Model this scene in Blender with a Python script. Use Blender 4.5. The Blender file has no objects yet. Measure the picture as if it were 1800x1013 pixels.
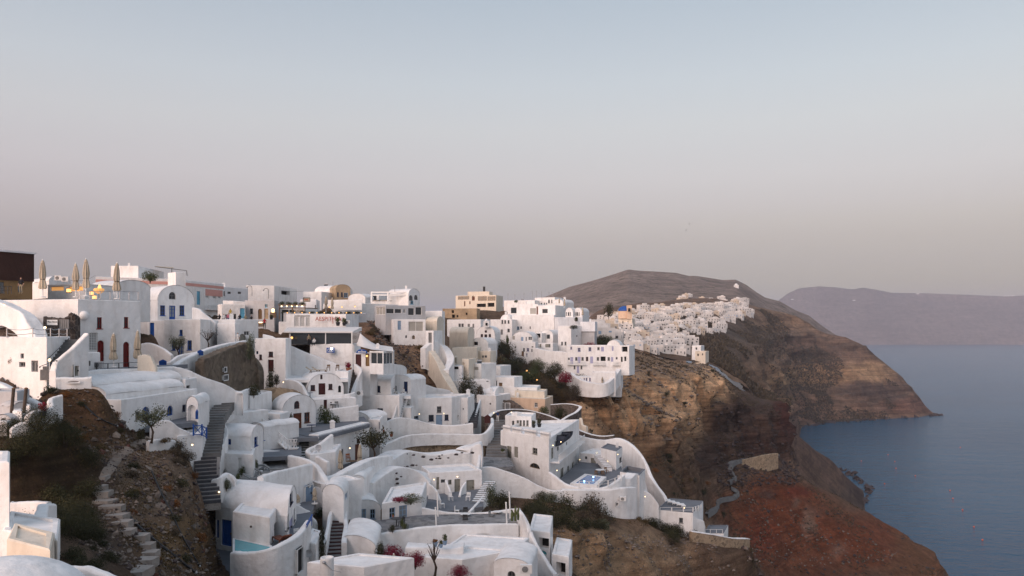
import bpy, bmesh, math, random
import numpy as np
from mathutils import Vector, Matrix
from mathutils.geometry import delaunay_2d_cdt
random.seed(7); RNG = np.random.default_rng(11)
SC = bpy.context.scene; COL = SC.collection
# ------------------------------------------------------------------ camera
F, CX, HY, CAMZ = 1400.0, 900.0, 582.0, 120.0
cam = bpy.data.cameras.new('camera'); co = bpy.data.objects.new('camera', cam); COL.objects.link(co)
co.location = (0, 0, CAMZ); co.rotation_euler = (math.pi/2, 0, 0)
cam.sensor_width = 36; cam.lens = 36*F/1800; cam.shift_y = (HY-506.5)/1800
cam.clip_start = .5; cam.clip_end = 60000
SC.camera = co
# ------------------------------------------------------------------ sky and sun
W_ = bpy.data.worlds.new('World'); SC.world = W_; W_.use_nodes = True
nt = W_.node_tree; nt.nodes.clear()
def N(nt, t, **k):
    n = nt.nodes.new(t)
    for a, b in k.items():
        if a in n.inputs.keys() if hasattr(n.inputs, 'keys') else False: n.inputs[a].default_value = b
        else: setattr(n, a, b)
    return n
def s2l(r, g, b):
    f = lambda c: c/12.92 if c <= .04045 else ((c+.055)/1.055)**2.4
    return (f(r/255), f(g/255), f(b/255), 1)
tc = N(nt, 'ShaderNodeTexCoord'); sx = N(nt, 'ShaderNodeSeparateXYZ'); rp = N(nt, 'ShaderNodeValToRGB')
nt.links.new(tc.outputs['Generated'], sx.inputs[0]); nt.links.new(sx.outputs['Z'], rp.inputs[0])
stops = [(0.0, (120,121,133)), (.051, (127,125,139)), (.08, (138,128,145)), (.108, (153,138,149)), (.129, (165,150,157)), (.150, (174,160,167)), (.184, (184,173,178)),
         (.244, (188,184,187)), (.295, (183,185,191)), (.326, (177,181,189)), (.384, (165,173,184)), (.55, (160,172,188)), (1.0, (150,167,190))]  # stops above the view are brighter than a dusk zenith, to lift ambient light
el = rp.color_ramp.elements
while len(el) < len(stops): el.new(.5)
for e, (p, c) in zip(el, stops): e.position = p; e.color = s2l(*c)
sky = N(nt, 'ShaderNodeTexSky', sky_type='NISHITA', sun_disc=False, sun_elevation=math.radians(3), sun_rotation=math.radians(218), altitude=100)
bg1 = N(nt, 'ShaderNodeBackground'); bg2 = N(nt, 'ShaderNodeBackground'); ad = N(nt, 'ShaderNodeAddShader'); wo = N(nt, 'ShaderNodeOutputWorld')
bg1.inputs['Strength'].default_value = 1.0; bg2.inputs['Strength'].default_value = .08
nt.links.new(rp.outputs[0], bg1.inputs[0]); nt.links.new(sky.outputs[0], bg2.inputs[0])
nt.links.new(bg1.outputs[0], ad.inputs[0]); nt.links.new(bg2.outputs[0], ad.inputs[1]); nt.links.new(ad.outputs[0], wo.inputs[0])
sl = bpy.data.lights.new('sun', 'SUN'); so = bpy.data.objects.new('sun', sl); COL.objects.link(so)
sl.energy = 3.3; sl.angle = math.radians(60); sl.color = (1.0, .76, .67)
so.rotation_euler = Vector((.60, .76, -.33)).to_track_quat('-Z', 'Y').to_euler()
VS = SC.view_settings; VS.view_transform = 'Standard'; VS.look = 'None'; VS.gamma = 1; VS.exposure = 0.08; VS.use_curve_mapping = False
SC.cycles.max_bounces = 6; SC.cycles.volume_bounces = 0; SC.cycles.use_denoising = True
SC.cycles.transparent_max_bounces = 8; SC.cycles.sample_clamp_indirect = 3.0
# ------------------------------------------------------------------ helpers
def P(px, py, d): return Vector(((px-CX)/F*d, d, CAMZ-(py-HY)/F*d))
def XY(px, d): return Vector(((px-CX)/F*d, d))
def ZZ(py, d): return CAMZ-(py-HY)/F*d
MATS = {}
def mat(name, col, rough=.85, var=.12, scale=1.5, bump=.15, bscale=9., spec=.3, emit=None, kind=None, col2=None, metal=0):
    m = bpy.data.materials.new(name); m.use_nodes = True; t = m.node_tree; b = t.nodes['Principled BSDF']; L = t.links.new
    b.inputs['Roughness'].default_value = rough; b.inputs['Specular IOR Level'].default_value = spec; b.inputs['Metallic'].default_value = metal
    if emit:
        b.inputs['Base Color'].default_value = (*col, 1); b.inputs['Emission Color'].default_value = (*col, 1); b.inputs['Emission Strength'].default_value = emit
    else:
        g = N(t, 'ShaderNodeNewGeometry'); n1 = N(t, 'ShaderNodeTexNoise'); n1.inputs['Scale'].default_value = scale*.25; n1.inputs['Detail'].default_value = 6; n1.inputs['Roughness'].default_value = .62
        r = N(t, 'ShaderNodeValToRGB'); c2 = col2 or tuple(max(0, c*(1-var*2.2)) for c in col)
        r.color_ramp.elements[0].position = .30; r.color_ramp.elements[1].position = .62
        r.color_ramp.elements[0].color = (*c2, 1); r.color_ramp.elements[1].color = (*col, 1)
        L(g.outputs['Position'], n1.inputs['Vector']); L(n1.outputs[0], r.inputs[0]); out = r.outputs[0]
        if kind == 'plaster':   # faint vertical rain streaks and patched limewash
            mp = N(t, 'ShaderNodeMapping'); mp.inputs['Scale'].default_value = (1.3, 1.3, .35); L(g.outputs['Position'], mp.inputs[0])
            n3 = N(t, 'ShaderNodeTexNoise'); n3.inputs['Scale'].default_value = 1.; n3.inputs['Detail'].default_value = 5; L(mp.outputs[0], n3.inputs['Vector'])
            r3 = N(t, 'ShaderNodeValToRGB'); r3.color_ramp.elements[0].position = .34; r3.color_ramp.elements[1].position = .52
            r3.color_ramp.elements[0].color = (.80, .775, .75, 1); r3.color_ramp.elements[1].color = (1, 1, 1, 1); L(n3.outputs[0], r3.inputs[0])
            mx = N(t, 'ShaderNodeMix', data_type='RGBA', blend_type='MULTIPLY'); mx.inputs[0].default_value = .5; L(out, mx.inputs[6]); L(r3.outputs[0], mx.inputs[7]); out = mx.outputs[2]
            n4 = N(t, 'ShaderNodeTexNoise'); n4.inputs['Scale'].default_value = 2.4; n4.inputs['Detail'].default_value = 8; n4.inputs['Roughness'].default_value = .8; L(g.outputs['Position'], n4.inputs['Vector'])
            r4 = N(t, 'ShaderNodeValToRGB'); r4.color_ramp.elements[0].position = .30; r4.color_ramp.elements[1].position = .42; r4.color_ramp.elements[0].color = (.72, .68, .64, 1); r4.color_ramp.elements[1].color = (1, 1, 1, 1); L(n4.outputs[0], r4.inputs[0])
            mx4 = N(t, 'ShaderNodeMix', data_type='RGBA', blend_type='MULTIPLY'); mx4.inputs[0].default_value = .6; L(out, mx4.inputs[6]); L(r4.outputs[0], mx4.inputs[7]); out = mx4.outputs[2]
        if kind in ('stone', 'paving'):
            v = N(t, 'ShaderNodeTexVoronoi', feature='DISTANCE_TO_EDGE'); v.inputs['Scale'].default_value = bscale*.3; L(g.outputs['Position'], v.inputs['Vector'])
            v2 = N(t, 'ShaderNodeTexVoronoi'); v2.inputs['Scale'].default_value = bscale*.3; L(g.outputs['Position'], v2.inputs['Vector'])
            hs = N(t, 'ShaderNodeMix', data_type='RGBA', blend_type='MULTIPLY'); hs.inputs[0].default_value = .75; L(out, hs.inputs[6])
            bw = N(t, 'ShaderNodeRGBToBW'); L(v2.outputs['Color'], bw.inputs[0]); mr = N(t, 'ShaderNodeMapRange'); mr.inputs[3].default_value = .35; mr.inputs[4].default_value = 1.5; L(bw.outputs[0], mr.inputs[0]); L(mr.outputs[0], hs.inputs[7])
            r3 = N(t, 'ShaderNodeValToRGB'); r3.color_ramp.elements[1].position = .09; L(v.outputs[0], r3.inputs[0])
            mx = N(t, 'ShaderNodeMix', data_type='RGBA'); L(r3.outputs[0], mx.inputs[0]); mx.inputs[6].default_value = (*(col2 or (.3, .27, .24)), 1); L(hs.outputs[2], mx.inputs[7]); out = mx.outputs[2]
        if kind == 'boards':
            w = N(t, 'ShaderNodeTexWave', bands_direction='Z'); w.inputs['Scale'].default_value = 3.; w.inputs['Distortion'].default_value = .6; L(g.outputs['Position'], w.inputs['Vector'])
            mx = N(t, 'ShaderNodeMix', data_type='RGBA', blend_type='MULTIPLY'); mx.inputs[0].default_value = .6; L(out, mx.inputs[6]); L(w.outputs[0], mx.inputs[7]); out = mx.outputs[2]
        L(out, b.inputs['Base Color'])
        if bump:
            n2 = N(t, 'ShaderNodeTexNoise'); n2.inputs['Scale'].default_value = bscale*.35; n2.inputs['Detail'].default_value = 6
            L(g.outputs['Position'], n2.inputs['Vector']); bp = N(t, 'ShaderNodeBump'); bp.inputs['Strength'].default_value = bump; bp.inputs['Distance'].default_value = .25
            L(n2.outputs[0], bp.inputs['Height']); L(bp.outputs[0], b.inputs['Normal'])
    MATS[name] = m
    return m
mat('white', (.86, .845, .83), kind='plaster', var=.06, scale=2.2, bump=.5, bscale=4)
mat('whitecool', (.77, .78, .80), kind='plaster', var=.06, scale=2, bump=.45, bscale=4)
mat('villagewhite', (.75, .715, .685), kind='plaster', var=.12, scale=.5, bump=.3)
mat('villagecream', (.66, .56, .45), kind='plaster', var=.12, scale=.5, bump=.3)
mat('cream', (.74, .66, .55), kind='plaster', var=.05, bump=.2)
mat('peach', (.74, .54, .39), kind='plaster', var=.05, bump=.2)
mat('salmon', (.70, .36, .31), var=.06)
mat('greywall', (.50, .50, .51), kind='plaster', var=.07)
mat('tanwall', (.46, .34, .22), var=.2, bump=.6)
mat('ochre', (.30, .19, .09), var=.2)
mat('cladding', (.085, .038, .028), kind='boards', var=.2)
mat('blue', (.012, .085, .36), rough=.5, var=.12, bump=.05)
mat('navy', (.010, .025, .085), rough=.5, bump=.05)
mat('ltblue', (.28, .40, .55), rough=.55, bump=.05)
mat('cyan', (.16, .47, .66), rough=.55, bump=.05)
mat('lilac', (.42, .42, .60), rough=.6, bump=.05)
mat('red', (.20, .014, .012), rough=.5, bump=.05)
mat('maroon', (.065, .012, .012), rough=.55, bump=.05)
mat('brown', (.15, .045, .02), rough=.6, bump=.1)
mat('wood', (.20, .115, .055), rough=.7, var=.25, bump=.1)
mat('grey', (.20, .20, .20), rough=.6, bump=.05)
mat('sage', (.30, .29, .25), rough=.6, bump=.05)
mat('dark', (.014, .012, .012), rough=.8, bump=0)
mat('iron', (.03, .03, .032), rough=.5, bump=0)
mat('steel', (.45, .45, .46), rough=.45, bump=0, metal=.3)
mat('wframe', (.76, .75, .73), rough=.6, bump=0, var=.03)
mat('glass', (.035, .04, .045), rough=.08, var=.1, bump=0, spec=.6)
mat('paleglass', (.30, .33, .35), rough=.2, var=.1, bump=0, spec=.5)
mat('skyglass', (.10, .30, .38), rough=.1, bump=0, spec=.6)
mat('curtain', (.42, .40, .36), rough=.6, var=.12, bump=0)
mat('canvas', (.50, .42, .32), rough=.9, var=.15, bump=.3)
mat('awning', (.74, .71, .68), rough=.8, var=.05, bump=.1)
mat('darkcanvas', (.035, .04, .055), rough=.9, bump=.1)
mat('greyfloor', (.17, .18, .20), rough=.8, var=.12, bump=.2, kind=None)
mat('paving', (.15, .15, .16), kind='paving', bscale=5, col2=(.26, .25, .24), bump=.3)
mat('stepgrey', (.19, .185, .18), rough=.9, var=.2, bump=.4, bscale=9)
mat('stepdark', (.085, .085, .095), rough=.9, var=.2, bump=.4)
mat('steppale', (.34, .305, .275), rough=.9, var=.2, bump=.5)
mat('darkstone', (.075, .055, .045), kind='stone', bscale=7, col2=(.17, .14, .12), var=.3, bump=.8)
mat('tanstone', (.26, .19, .125), kind='stone', bscale=6, col2=(.38, .29, .2), var=.3, bump=.8)
mat('ruinstone', (.17, .13, .09), kind='stone', bscale=6, col2=(.13, .10, .075), var=.35, bump=.9)
mat('rockA', (.24, .19, .155), var=.3, bump=.8, scale=4)
mat('rockB', (.085, .06, .055), var=.3, bump=.8, scale=4)
mat('rockC', (.135, .055, .04), var=.3, bump=.8, scale=4)
mat('dirt', (.30, .235, .19), rough=.95, var=.2, bump=.8)
mat('pool', (.012, .15, .42), rough=.15, var=.1, bump=.05, spec=.2)
mat('turq', (.10, .42, .48), rough=.1, var=.1, bump=.05, spec=.5)
mat('bark', (.085, .06, .045), var=.3, bump=.6)
mat('terracotta', (.32, .12, .06), var=.15)
mat('skin', (.42, .24, .17), rough=.6, bump=0); mat('hair', (.02, .014, .01), bump=0)
for n_, c_ in dict(white=(.75, .74, .72), black=(.02, .02, .025), blue=(.03, .06, .16), red=(.35, .03, .03), pink=(.6, .22, .28), khaki=(.3, .25, .17), yellow=(.6, .4, .08)).items(): mat('cloth_'+n_, c_, rough=.95, bump=0)
mat('lamp', (1., .72, .40), emit=3.5); mat('lampsoft', (1., .50, .16), emit=1.6); mat('lit', (1., .50, .16), emit=.42); mat('poollamp', (.35, .65, 1.), emit=4); mat('whitelamp', (.95, .98, 1.), emit=6); mat('pinklamp', (1., .12, .5), emit=1.2)
mat('lettering', (.42, .06, .03), bump=0); mat('inkblack', (.02, .02, .02), bump=0)
mat('orange', (.7, .12, .03), rough=.5, bump=0)
def leafmat(name, a, b):
    m = bpy.data.materials.new(name); m.use_nodes = True; t = m.node_tree; bs = t.nodes['Principled BSDF']; L = t.links.new
    oi = N(t, 'ShaderNodeNewGeometry'); n1 = N(t, 'ShaderNodeTexNoise'); n1.inputs['Scale'].default_value = 1.1; n1.inputs['Detail'].default_value = 4
    wn = N(t, 'ShaderNodeMath', operation='MULTIPLY_ADD'); L(oi.outputs['Random Per Island'], wn.inputs[0]); wn.inputs[1].default_value = .5; L(n1.outputs[0], wn.inputs[2])
    L(oi.outputs['Position'], n1.inputs['Vector'])
    r = N(t, 'ShaderNodeValToRGB'); r.color_ramp.elements[0].position = .45; r.color_ramp.elements[1].position = 1.; r.color_ramp.elements[0].color = (*a, 1); r.color_ramp.elements[1].color = (*b, 1)
    L(wn.outputs[0], r.inputs[0]); L(r.outputs[0], bs.inputs['Base Color']); bs.inputs['Roughness'].default_value = .8; bs.inputs['Specular IOR Level'].default_value = .15
    MATS[name] = m
leafmat('leaf', (.035, .05, .018), (.10, .11, .045)); leafmat('leafolive', (.05, .06, .035), (.13, .14, .085)); leafmat('leafdark', (.022, .026, .013), (.065, .06, .028))
leafmat('leafdry', (.06, .045, .022), (.16, .105, .045)); leafmat('leafbrown', (.045, .034, .024), (.11, .085, .055)); leafmat('bougain', (.10, .006, .02), (.26, .02, .045)); leafmat('leaforange', (.12, .045, .014), (.24, .10, .03))

def tag(o, label=None, cat=None, group=None, kind=None):
    if cat and not kind: kind = 'thing'
    if label: o['label'] = label
    if cat: o['category'] = cat
    if group: o['group'] = group
    if kind: o['kind'] = kind
    return o
def root(name, loc, label, cat, group=None):
    o = bpy.data.objects.new(name, None); o.empty_display_size = .2; COL.objects.link(o); o.location = loc
    return tag(o, label, cat, group)
def tree_copy(o, loc=None, rz=None, sc=None, parent=None, label=None, group=None):
    c = o.copy(); COL.objects.link(c)
    if parent is not None: c.parent = parent
    if loc is not None: c.location = loc
    if rz is not None: c.rotation_euler = (0, 0, rz)
    if sc is not None: c.scale = (sc, sc, sc) if not hasattr(sc, '__len__') else sc
    if label: c['label'] = label
    if group: c['group'] = group
    for ch in KIDS.get(o.name, []):
        k = tree_copy(ch, parent=c)
    KIDS[c.name] = [x for x in c.children] if False else KIDS.get(o.name, [])
    return c
KIDS = {}
class MB:
    def __init__(s): s.v = []; s.f = []
    def add(s, vs, fs):
        b = len(s.v); s.v += [tuple(x) for x in vs]; s.f += [tuple(b+i for i in f) for f in fs]; return s
    def quad(s, a, b, c, d): return s.add([a, b, c, d], [(0, 1, 2, 3)])
    def hexa(s, p):  # 8 points: bottom loop then top loop
        return s.add(p, [(3, 2, 1, 0), (4, 5, 6, 7), (0, 1, 5, 4), (1, 2, 6, 5), (2, 3, 7, 6), (3, 0, 4, 7)])
    def box(s, c, sz, rz=0):
        x, y, z = sz[0]/2, sz[1]/2, sz[2]/2; R = Matrix.Rotation(rz, 3, 'Z'); c = Vector(c)
        return s.hexa([c+R @ Vector(p) for p in ((-x, -y, -z), (x, -y, -z), (x, y, -z), (-x, y, -z), (-x, -y, z), (x, -y, z), (x, y, z), (-x, y, z))])
    def bar(s, a, b, w, h=None):
        a = Vector(a); b = Vector(b); h = h or w; d = (b-a).normalized(); u = d.cross(Vector((0, 0, 1)))
        if u.length < .01: u = Vector((1, 0, 0))
        u.normalize(); v = u.cross(d); q = lambda p: [p-u*w/2-v*h/2, p+u*w/2-v*h/2, p+u*w/2+v*h/2, p-u*w/2+v*h/2]
        return s.hexa(q(a)+q(b))
    def prism(s, poly, z0, z1):
        n = len(poly); vs = [(p[0], p[1], z0) for p in poly]+[(p[0], p[1], z1) for p in poly]
        return s.add(vs, [tuple(reversed(range(n))), tuple(range(n, 2*n))]+[(i, (i+1) % n, n+(i+1) % n, n+i) for i in range(n)])
    def tube(s, pts, r, n=6):
        pts = [Vector(p) for p in pts]; m = len(pts); rs = r if hasattr(r, '__len__') else [r]*m; vs = []; fs = []
        for i, p in enumerate(pts):
            d = (pts[min(i+1, m-1)]-pts[max(i-1, 0)]).normalized(); u = d.cross(Vector((0, 0, 1)))
            if u.length < .05: u = d.cross(Vector((0, 1, 0)))
            u.normalize(); v = d.cross(u)
            for k in range(n): a = 2*math.pi*k/n; vs.append(p+(u*math.cos(a)+v*math.sin(a))*rs[i])
        for i in range(m-1):
            for k in range(n): fs.append((i*n+k, i*n+(k+1) % n, (i+1)*n+(k+1) % n, (i+1)*n+k))
        fs += [tuple(range(n)), tuple(range((m-1)*n, m*n))]
        return s.add(vs, fs)
    def lathe(s, prof, c=(0, 0, 0), n=10, sq=1.):
        vs = []; fs = []; m = len(prof)
        for r, z in prof:
            for k in range(n): a = 2*math.pi*k/n; vs.append((c[0]+r*math.cos(a), c[1]+r*sq*math.sin(a), c[2]+z))
        for i in range(m-1):
            for k in range(n): fs.append((i*n+k, i*n+(k+1) % n, (i+1)*n+(k+1) % n, (i+1)*n+k))
        fs += [tuple(reversed(range(n))), tuple(range((m-1)*n, m*n))]
        return s.add(vs, fs)
    def ball(s, c, r, n=8, m=5): return s.lathe([(max(.001, r*math.sin(math.pi*i/m)), -r*math.cos(math.pi*i/m)) for i in range(m+1)], c, n)
    def build(s, name, m, parent=None, smooth=False, off=None):
        o_ = off if off is not None else (parent.location if parent is not None else Vector((0, 0, 0)))
        me = bpy.data.meshes.new(name); me.from_pydata([(x-o_[0], y-o_[1], z-o_[2]) for x, y, z in s.v], [], s.f); me.update()
        me.materials.append(MATS[m] if isinstance(m, str) else m)
        if smooth: me.polygons.foreach_set('use_smooth', [True]*len(me.polygons))
        o = bpy.data.objects.new(name, me); COL.objects.link(o)
        if parent is not None: o.parent = parent; KIDS.setdefault(parent.name, []).append(o)
        return o
def sub(o, child):   # hang a part's piece under the part (both built with the same offset)
    pr = child.parent
    if pr is not None and child in KIDS.get(pr.name, []): KIDS[pr.name].remove(child)
    child.parent = o; KIDS.setdefault(o.name, []).append(child)
    return child
def inset(poly, t):
    n = len(poly); out = []
    ar = sum(poly[i][0]*poly[(i+1) % n][1]-poly[(i+1) % n][0]*poly[i][1] for i in range(n)); sg = 1 if ar > 0 else -1
    for i in range(n):
        a, b, c = Vector(poly[i-1][:2]), Vector(poly[i][:2]), Vector(poly[(i+1) % n][:2])
        u = (b-a).normalized(); v = (c-b).normalized(); nu = Vector((-u.y, u.x))*sg; nv = Vector((-v.y, v.x))*sg
        k = nu+nv; k = k/max(.25, k.dot(nu)); out.append(b+k*t)
    return out
def arc_poly(kind, s0, s1, z0, z1):
    w = (s1-s0)/2; c = (s0+s1)/2
    if kind == 'rect': return [(s0, z0), (s1, z0), (s1, z1), (s0, z1)]
    if kind == 'half': return [(c+w*math.cos(math.pi*i/10), z0+(z1-z0)*math.sin(math.pi*i/10)) for i in range(11)]
    r = min(w, (z1-z0)*.6)
    return [(s0, z0), (s1, z0)]+[(c+w*math.cos(math.pi*i/10), z1-r+r*math.sin(math.pi*i/10)) for i in range(11)]
def panel(mb, fr, outline, holes, rec=.2):
    """a wall face with real openings; fr(s,z,n) maps to the world, n outward"""
    vs = []; es = []
    def loop(pl):
        b = len(vs); vs.extend(Vector(p) for p in pl); es.extend((b+i, b+(i+1) % len(pl)) for i in range(len(pl)))
    loop(outline)
    for h in holes: loop(h)
    ov, oe, of, *_ = delaunay_2d_cdt(vs, es, [], 1, 1e-4)
    def inside(p, pl):
        c = False; n = len(pl)
        for i in range(n):
            a, b = pl[i], pl[i-1]
            if (a[1] > p[1]) != (b[1] > p[1]) and p[0] < (b[0]-a[0])*(p[1]-a[1])/(b[1]-a[1])+a[0]: c = not c
        return c
    keep = []
    for f in of:
        cx = sum(ov[i][0] for i in f)/len(f); cz = sum(ov[i][1] for i in f)/len(f)
        if inside((cx, cz), outline) and not any(inside((cx, cz), h) for h in holes): keep.append(tuple(f))
    mb.add([fr(p[0], p[1], 0) for p in ov], keep)
    for h in holes:
        for i in range(len(h)):
            a, b = h[i-1], h[i]; mb.quad(fr(a[0], a[1], 0), fr(b[0], b[1], 0), fr(b[0], b[1], -rec), fr(a[0], a[1], -rec))
def fbox(mb, fr, s0, s1, z0, z1, n0, n1):
    return mb.hexa([fr(s0, z0, n1), fr(s1, z0, n1), fr(s1, z0, n0), fr(s0, z0, n0), fr(s0, z1, n1), fr(s1, z1, n1), fr(s1, z1, n0), fr(s0, z1, n0)])
def ring(mb, fr, pl, w, n0, n1):
    cx = sum(p[0] for p in pl)/len(pl); cz = (min(p[1] for p in pl)+max(p[1] for p in pl))/2
    hw = max(.05, (max(p[0] for p in pl)-min(p[0] for p in pl))/2); hz = max(.05, (max(p[1] for p in pl)-min(p[1] for p in pl))/2)
    q = [(cx+(p[0]-cx)*(1-w/hw), cz+(p[1]-cz)*(1-w/hz)) for p in pl]; n = len(pl)
    for i in range(n):
        a, b, c, d = pl[i-1], pl[i], q[i], q[i-1]
        mb.quad(fr(*a, n1), fr(*b, n1), fr(*c, n1), fr(*d, n1)); mb.quad(fr(*d, n1), fr(*c, n1), fr(*c, n0), fr(*d, n0))
def fill(mb, fr, pl, n): mb.add([fr(*p, n) for p in pl], [tuple(range(len(pl)))])
def opening_part(R, fr, kind, pl, col, rec):
    s0 = min(p[0] for p in pl); s1 = max(p[0] for p in pl); z0 = min(p[1] for p in pl); z1 = max(p[1] for p in pl); w = s1-s0; h = z1-z0
    off = R.location
    if kind in 'wAL':
        m = MB(); fw = min(.09, w*.14); ring(m, fr, pl, fw, -rec, -rec+.07)
        nc = 2 if w < 1.6 else 3; nr = max(1, min(3, round(h/.55)))
        top = z1 if kind == 'w' else (z1-min(w/2, h*.6) if kind == 'A' else z0)
        for i in range(1, nc): x = s0+w*i/nc; fbox(m, fr, x-.025, x+.025, z0, z1-(.04 if kind == 'w' else .12), -rec+.01, -rec+.06)
        for i in range(1, nr):
            z = z0+h*i/nr
            if z <= top+.01: fbox(m, fr, s0, s1, z-.025, z+.025, -rec+.01, -rec+.055)
        if kind == 'w' and h > .7: fbox(m, fr, s0-.08, s1+.08, z0-.07, z0, -rec, .05)
        o = m.build('window', col, R); q = MB(); fill(q, fr, pl, -rec+.004); sub(o, q.build('pane', 'glass', R, off=off)).parent = o
    elif kind in 'da':
        m = MB(); fill(m, fr, pl, -rec+.004); ring(m, fr, pl, min(.1, w*.12), -rec, -rec+.08)
        if kind == 'd' and h > 1:
            for (a, b) in ((.10, .45), (.53, .93)): fbox(m, fr, s0+w*.2, s1-w*.2, z0+h*a, z0+h*b, -rec, -rec+.035)
        fbox(m, fr, s0+w*.49, s0+w*.51, z0, z0+h*.8, -rec, -rec+.05)
        o = m.build('door', col, R); q = MB(); fbox(q, fr, s0+w*.80, s0+w*.87, z0+min(1., h*.45), z0+min(1., h*.45)+.12, -rec+.03, -rec+.12); sub(o, q.build('handle', 'iron', R, off=off)).parent = o
    elif kind == 'g':
        m = MB(); ring(m, fr, pl, min(.12, w*.12), -rec, -rec+.08); fbox(m, fr, s0+w*.46, s0+w*.54, z0, z1, -rec+.01, -rec+.07); fbox(m, fr, s0, s1, z0, z0+h*.22, -rec+.01, -rec+.06)
        for i in (1, 2): z = z0+h*(.22+.26*i); fbox(m, fr, s0, s1, z-.03, z+.03, -rec+.01, -rec+.06)
        o = m.build('door', col, R); q = MB(); fill(q, fr, pl, -rec+.004); sub(o, q.build('pane', 'paleglass', R, off=off)).parent = o
    elif kind in 'GYC':
        n = max(1, round(w/1.5)); m = MB(); ring(m, fr, pl, .07, -rec, -rec+.09)
        for i in range(1, n): x = s0+w*i/n; fbox(m, fr, x-.05, x+.05, z0, z1, -rec+.01, -rec+.08)
        o = m.build('window', col, R)
        for i in range(n):
            q = MB(); a = s0+w*i/n; b = s0+w*(i+1)/n; q.quad(fr(a, z0, -rec+.004), fr(b, z0, -rec+.004), fr(b, z1, -rec+.004), fr(a, z1, -rec+.004))
            sub(o, q.build('pane', {'G': 'glass', 'Y': 'lit', 'C': 'curtain'}[kind], R, off=off)).parent = o
    elif kind in 'hn':
        q = MB(); fill(q, fr, pl, -rec+.004); q.build('niche', 'dark' if kind == 'h' else col, R)  # for 'h' a near-black sheet stands in for the unlit space behind the opening
    elif kind == 'l':
        m = MB(); ring(m, fr, pl, .06, -rec, -rec+.06); n = max(2, int(w/.14)); k = max(2, int(h/.14))
        for i in range(1, min(n, 14)): x = s0+w*i/min(n, 14); fbox(m, fr, x-.02, x+.02, z0, z1, -rec, -rec+.05)
        for i in range(1, min(k, 20)): z = z0+h*i/min(k, 20); fbox(m, fr, s0, s1, z-.02, z+.02, -rec, -rec+.045)
        q = MB(); fill(q, fr, pl, -rec+.004); o = m.build('lattice', col, R); sub(o, q.build('backing', 'dark' if h < 1 else 'grey', R, off=off)).parent = o
def frame_of(a, b, inward):
    U = (b-a).normalized(); Nn = Vector((U.y, -U.x))
    if Nn.dot(inward) > 0: Nn = -Nn
    def fr(s, z, n=0): return Vector((a.x+U.x*s+Nn.x*n, a.y+U.y*s+Nn.y*n, z))
    return fr, U, (b-a).length
def hit(a, U, px):
    k = (px-CX)/F; t = (k*a.y-a.x)/(U.x-k*U.y); return t, a.y+t*U.y
HOUSES = []; BASEP = []; CUTS = []
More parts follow.
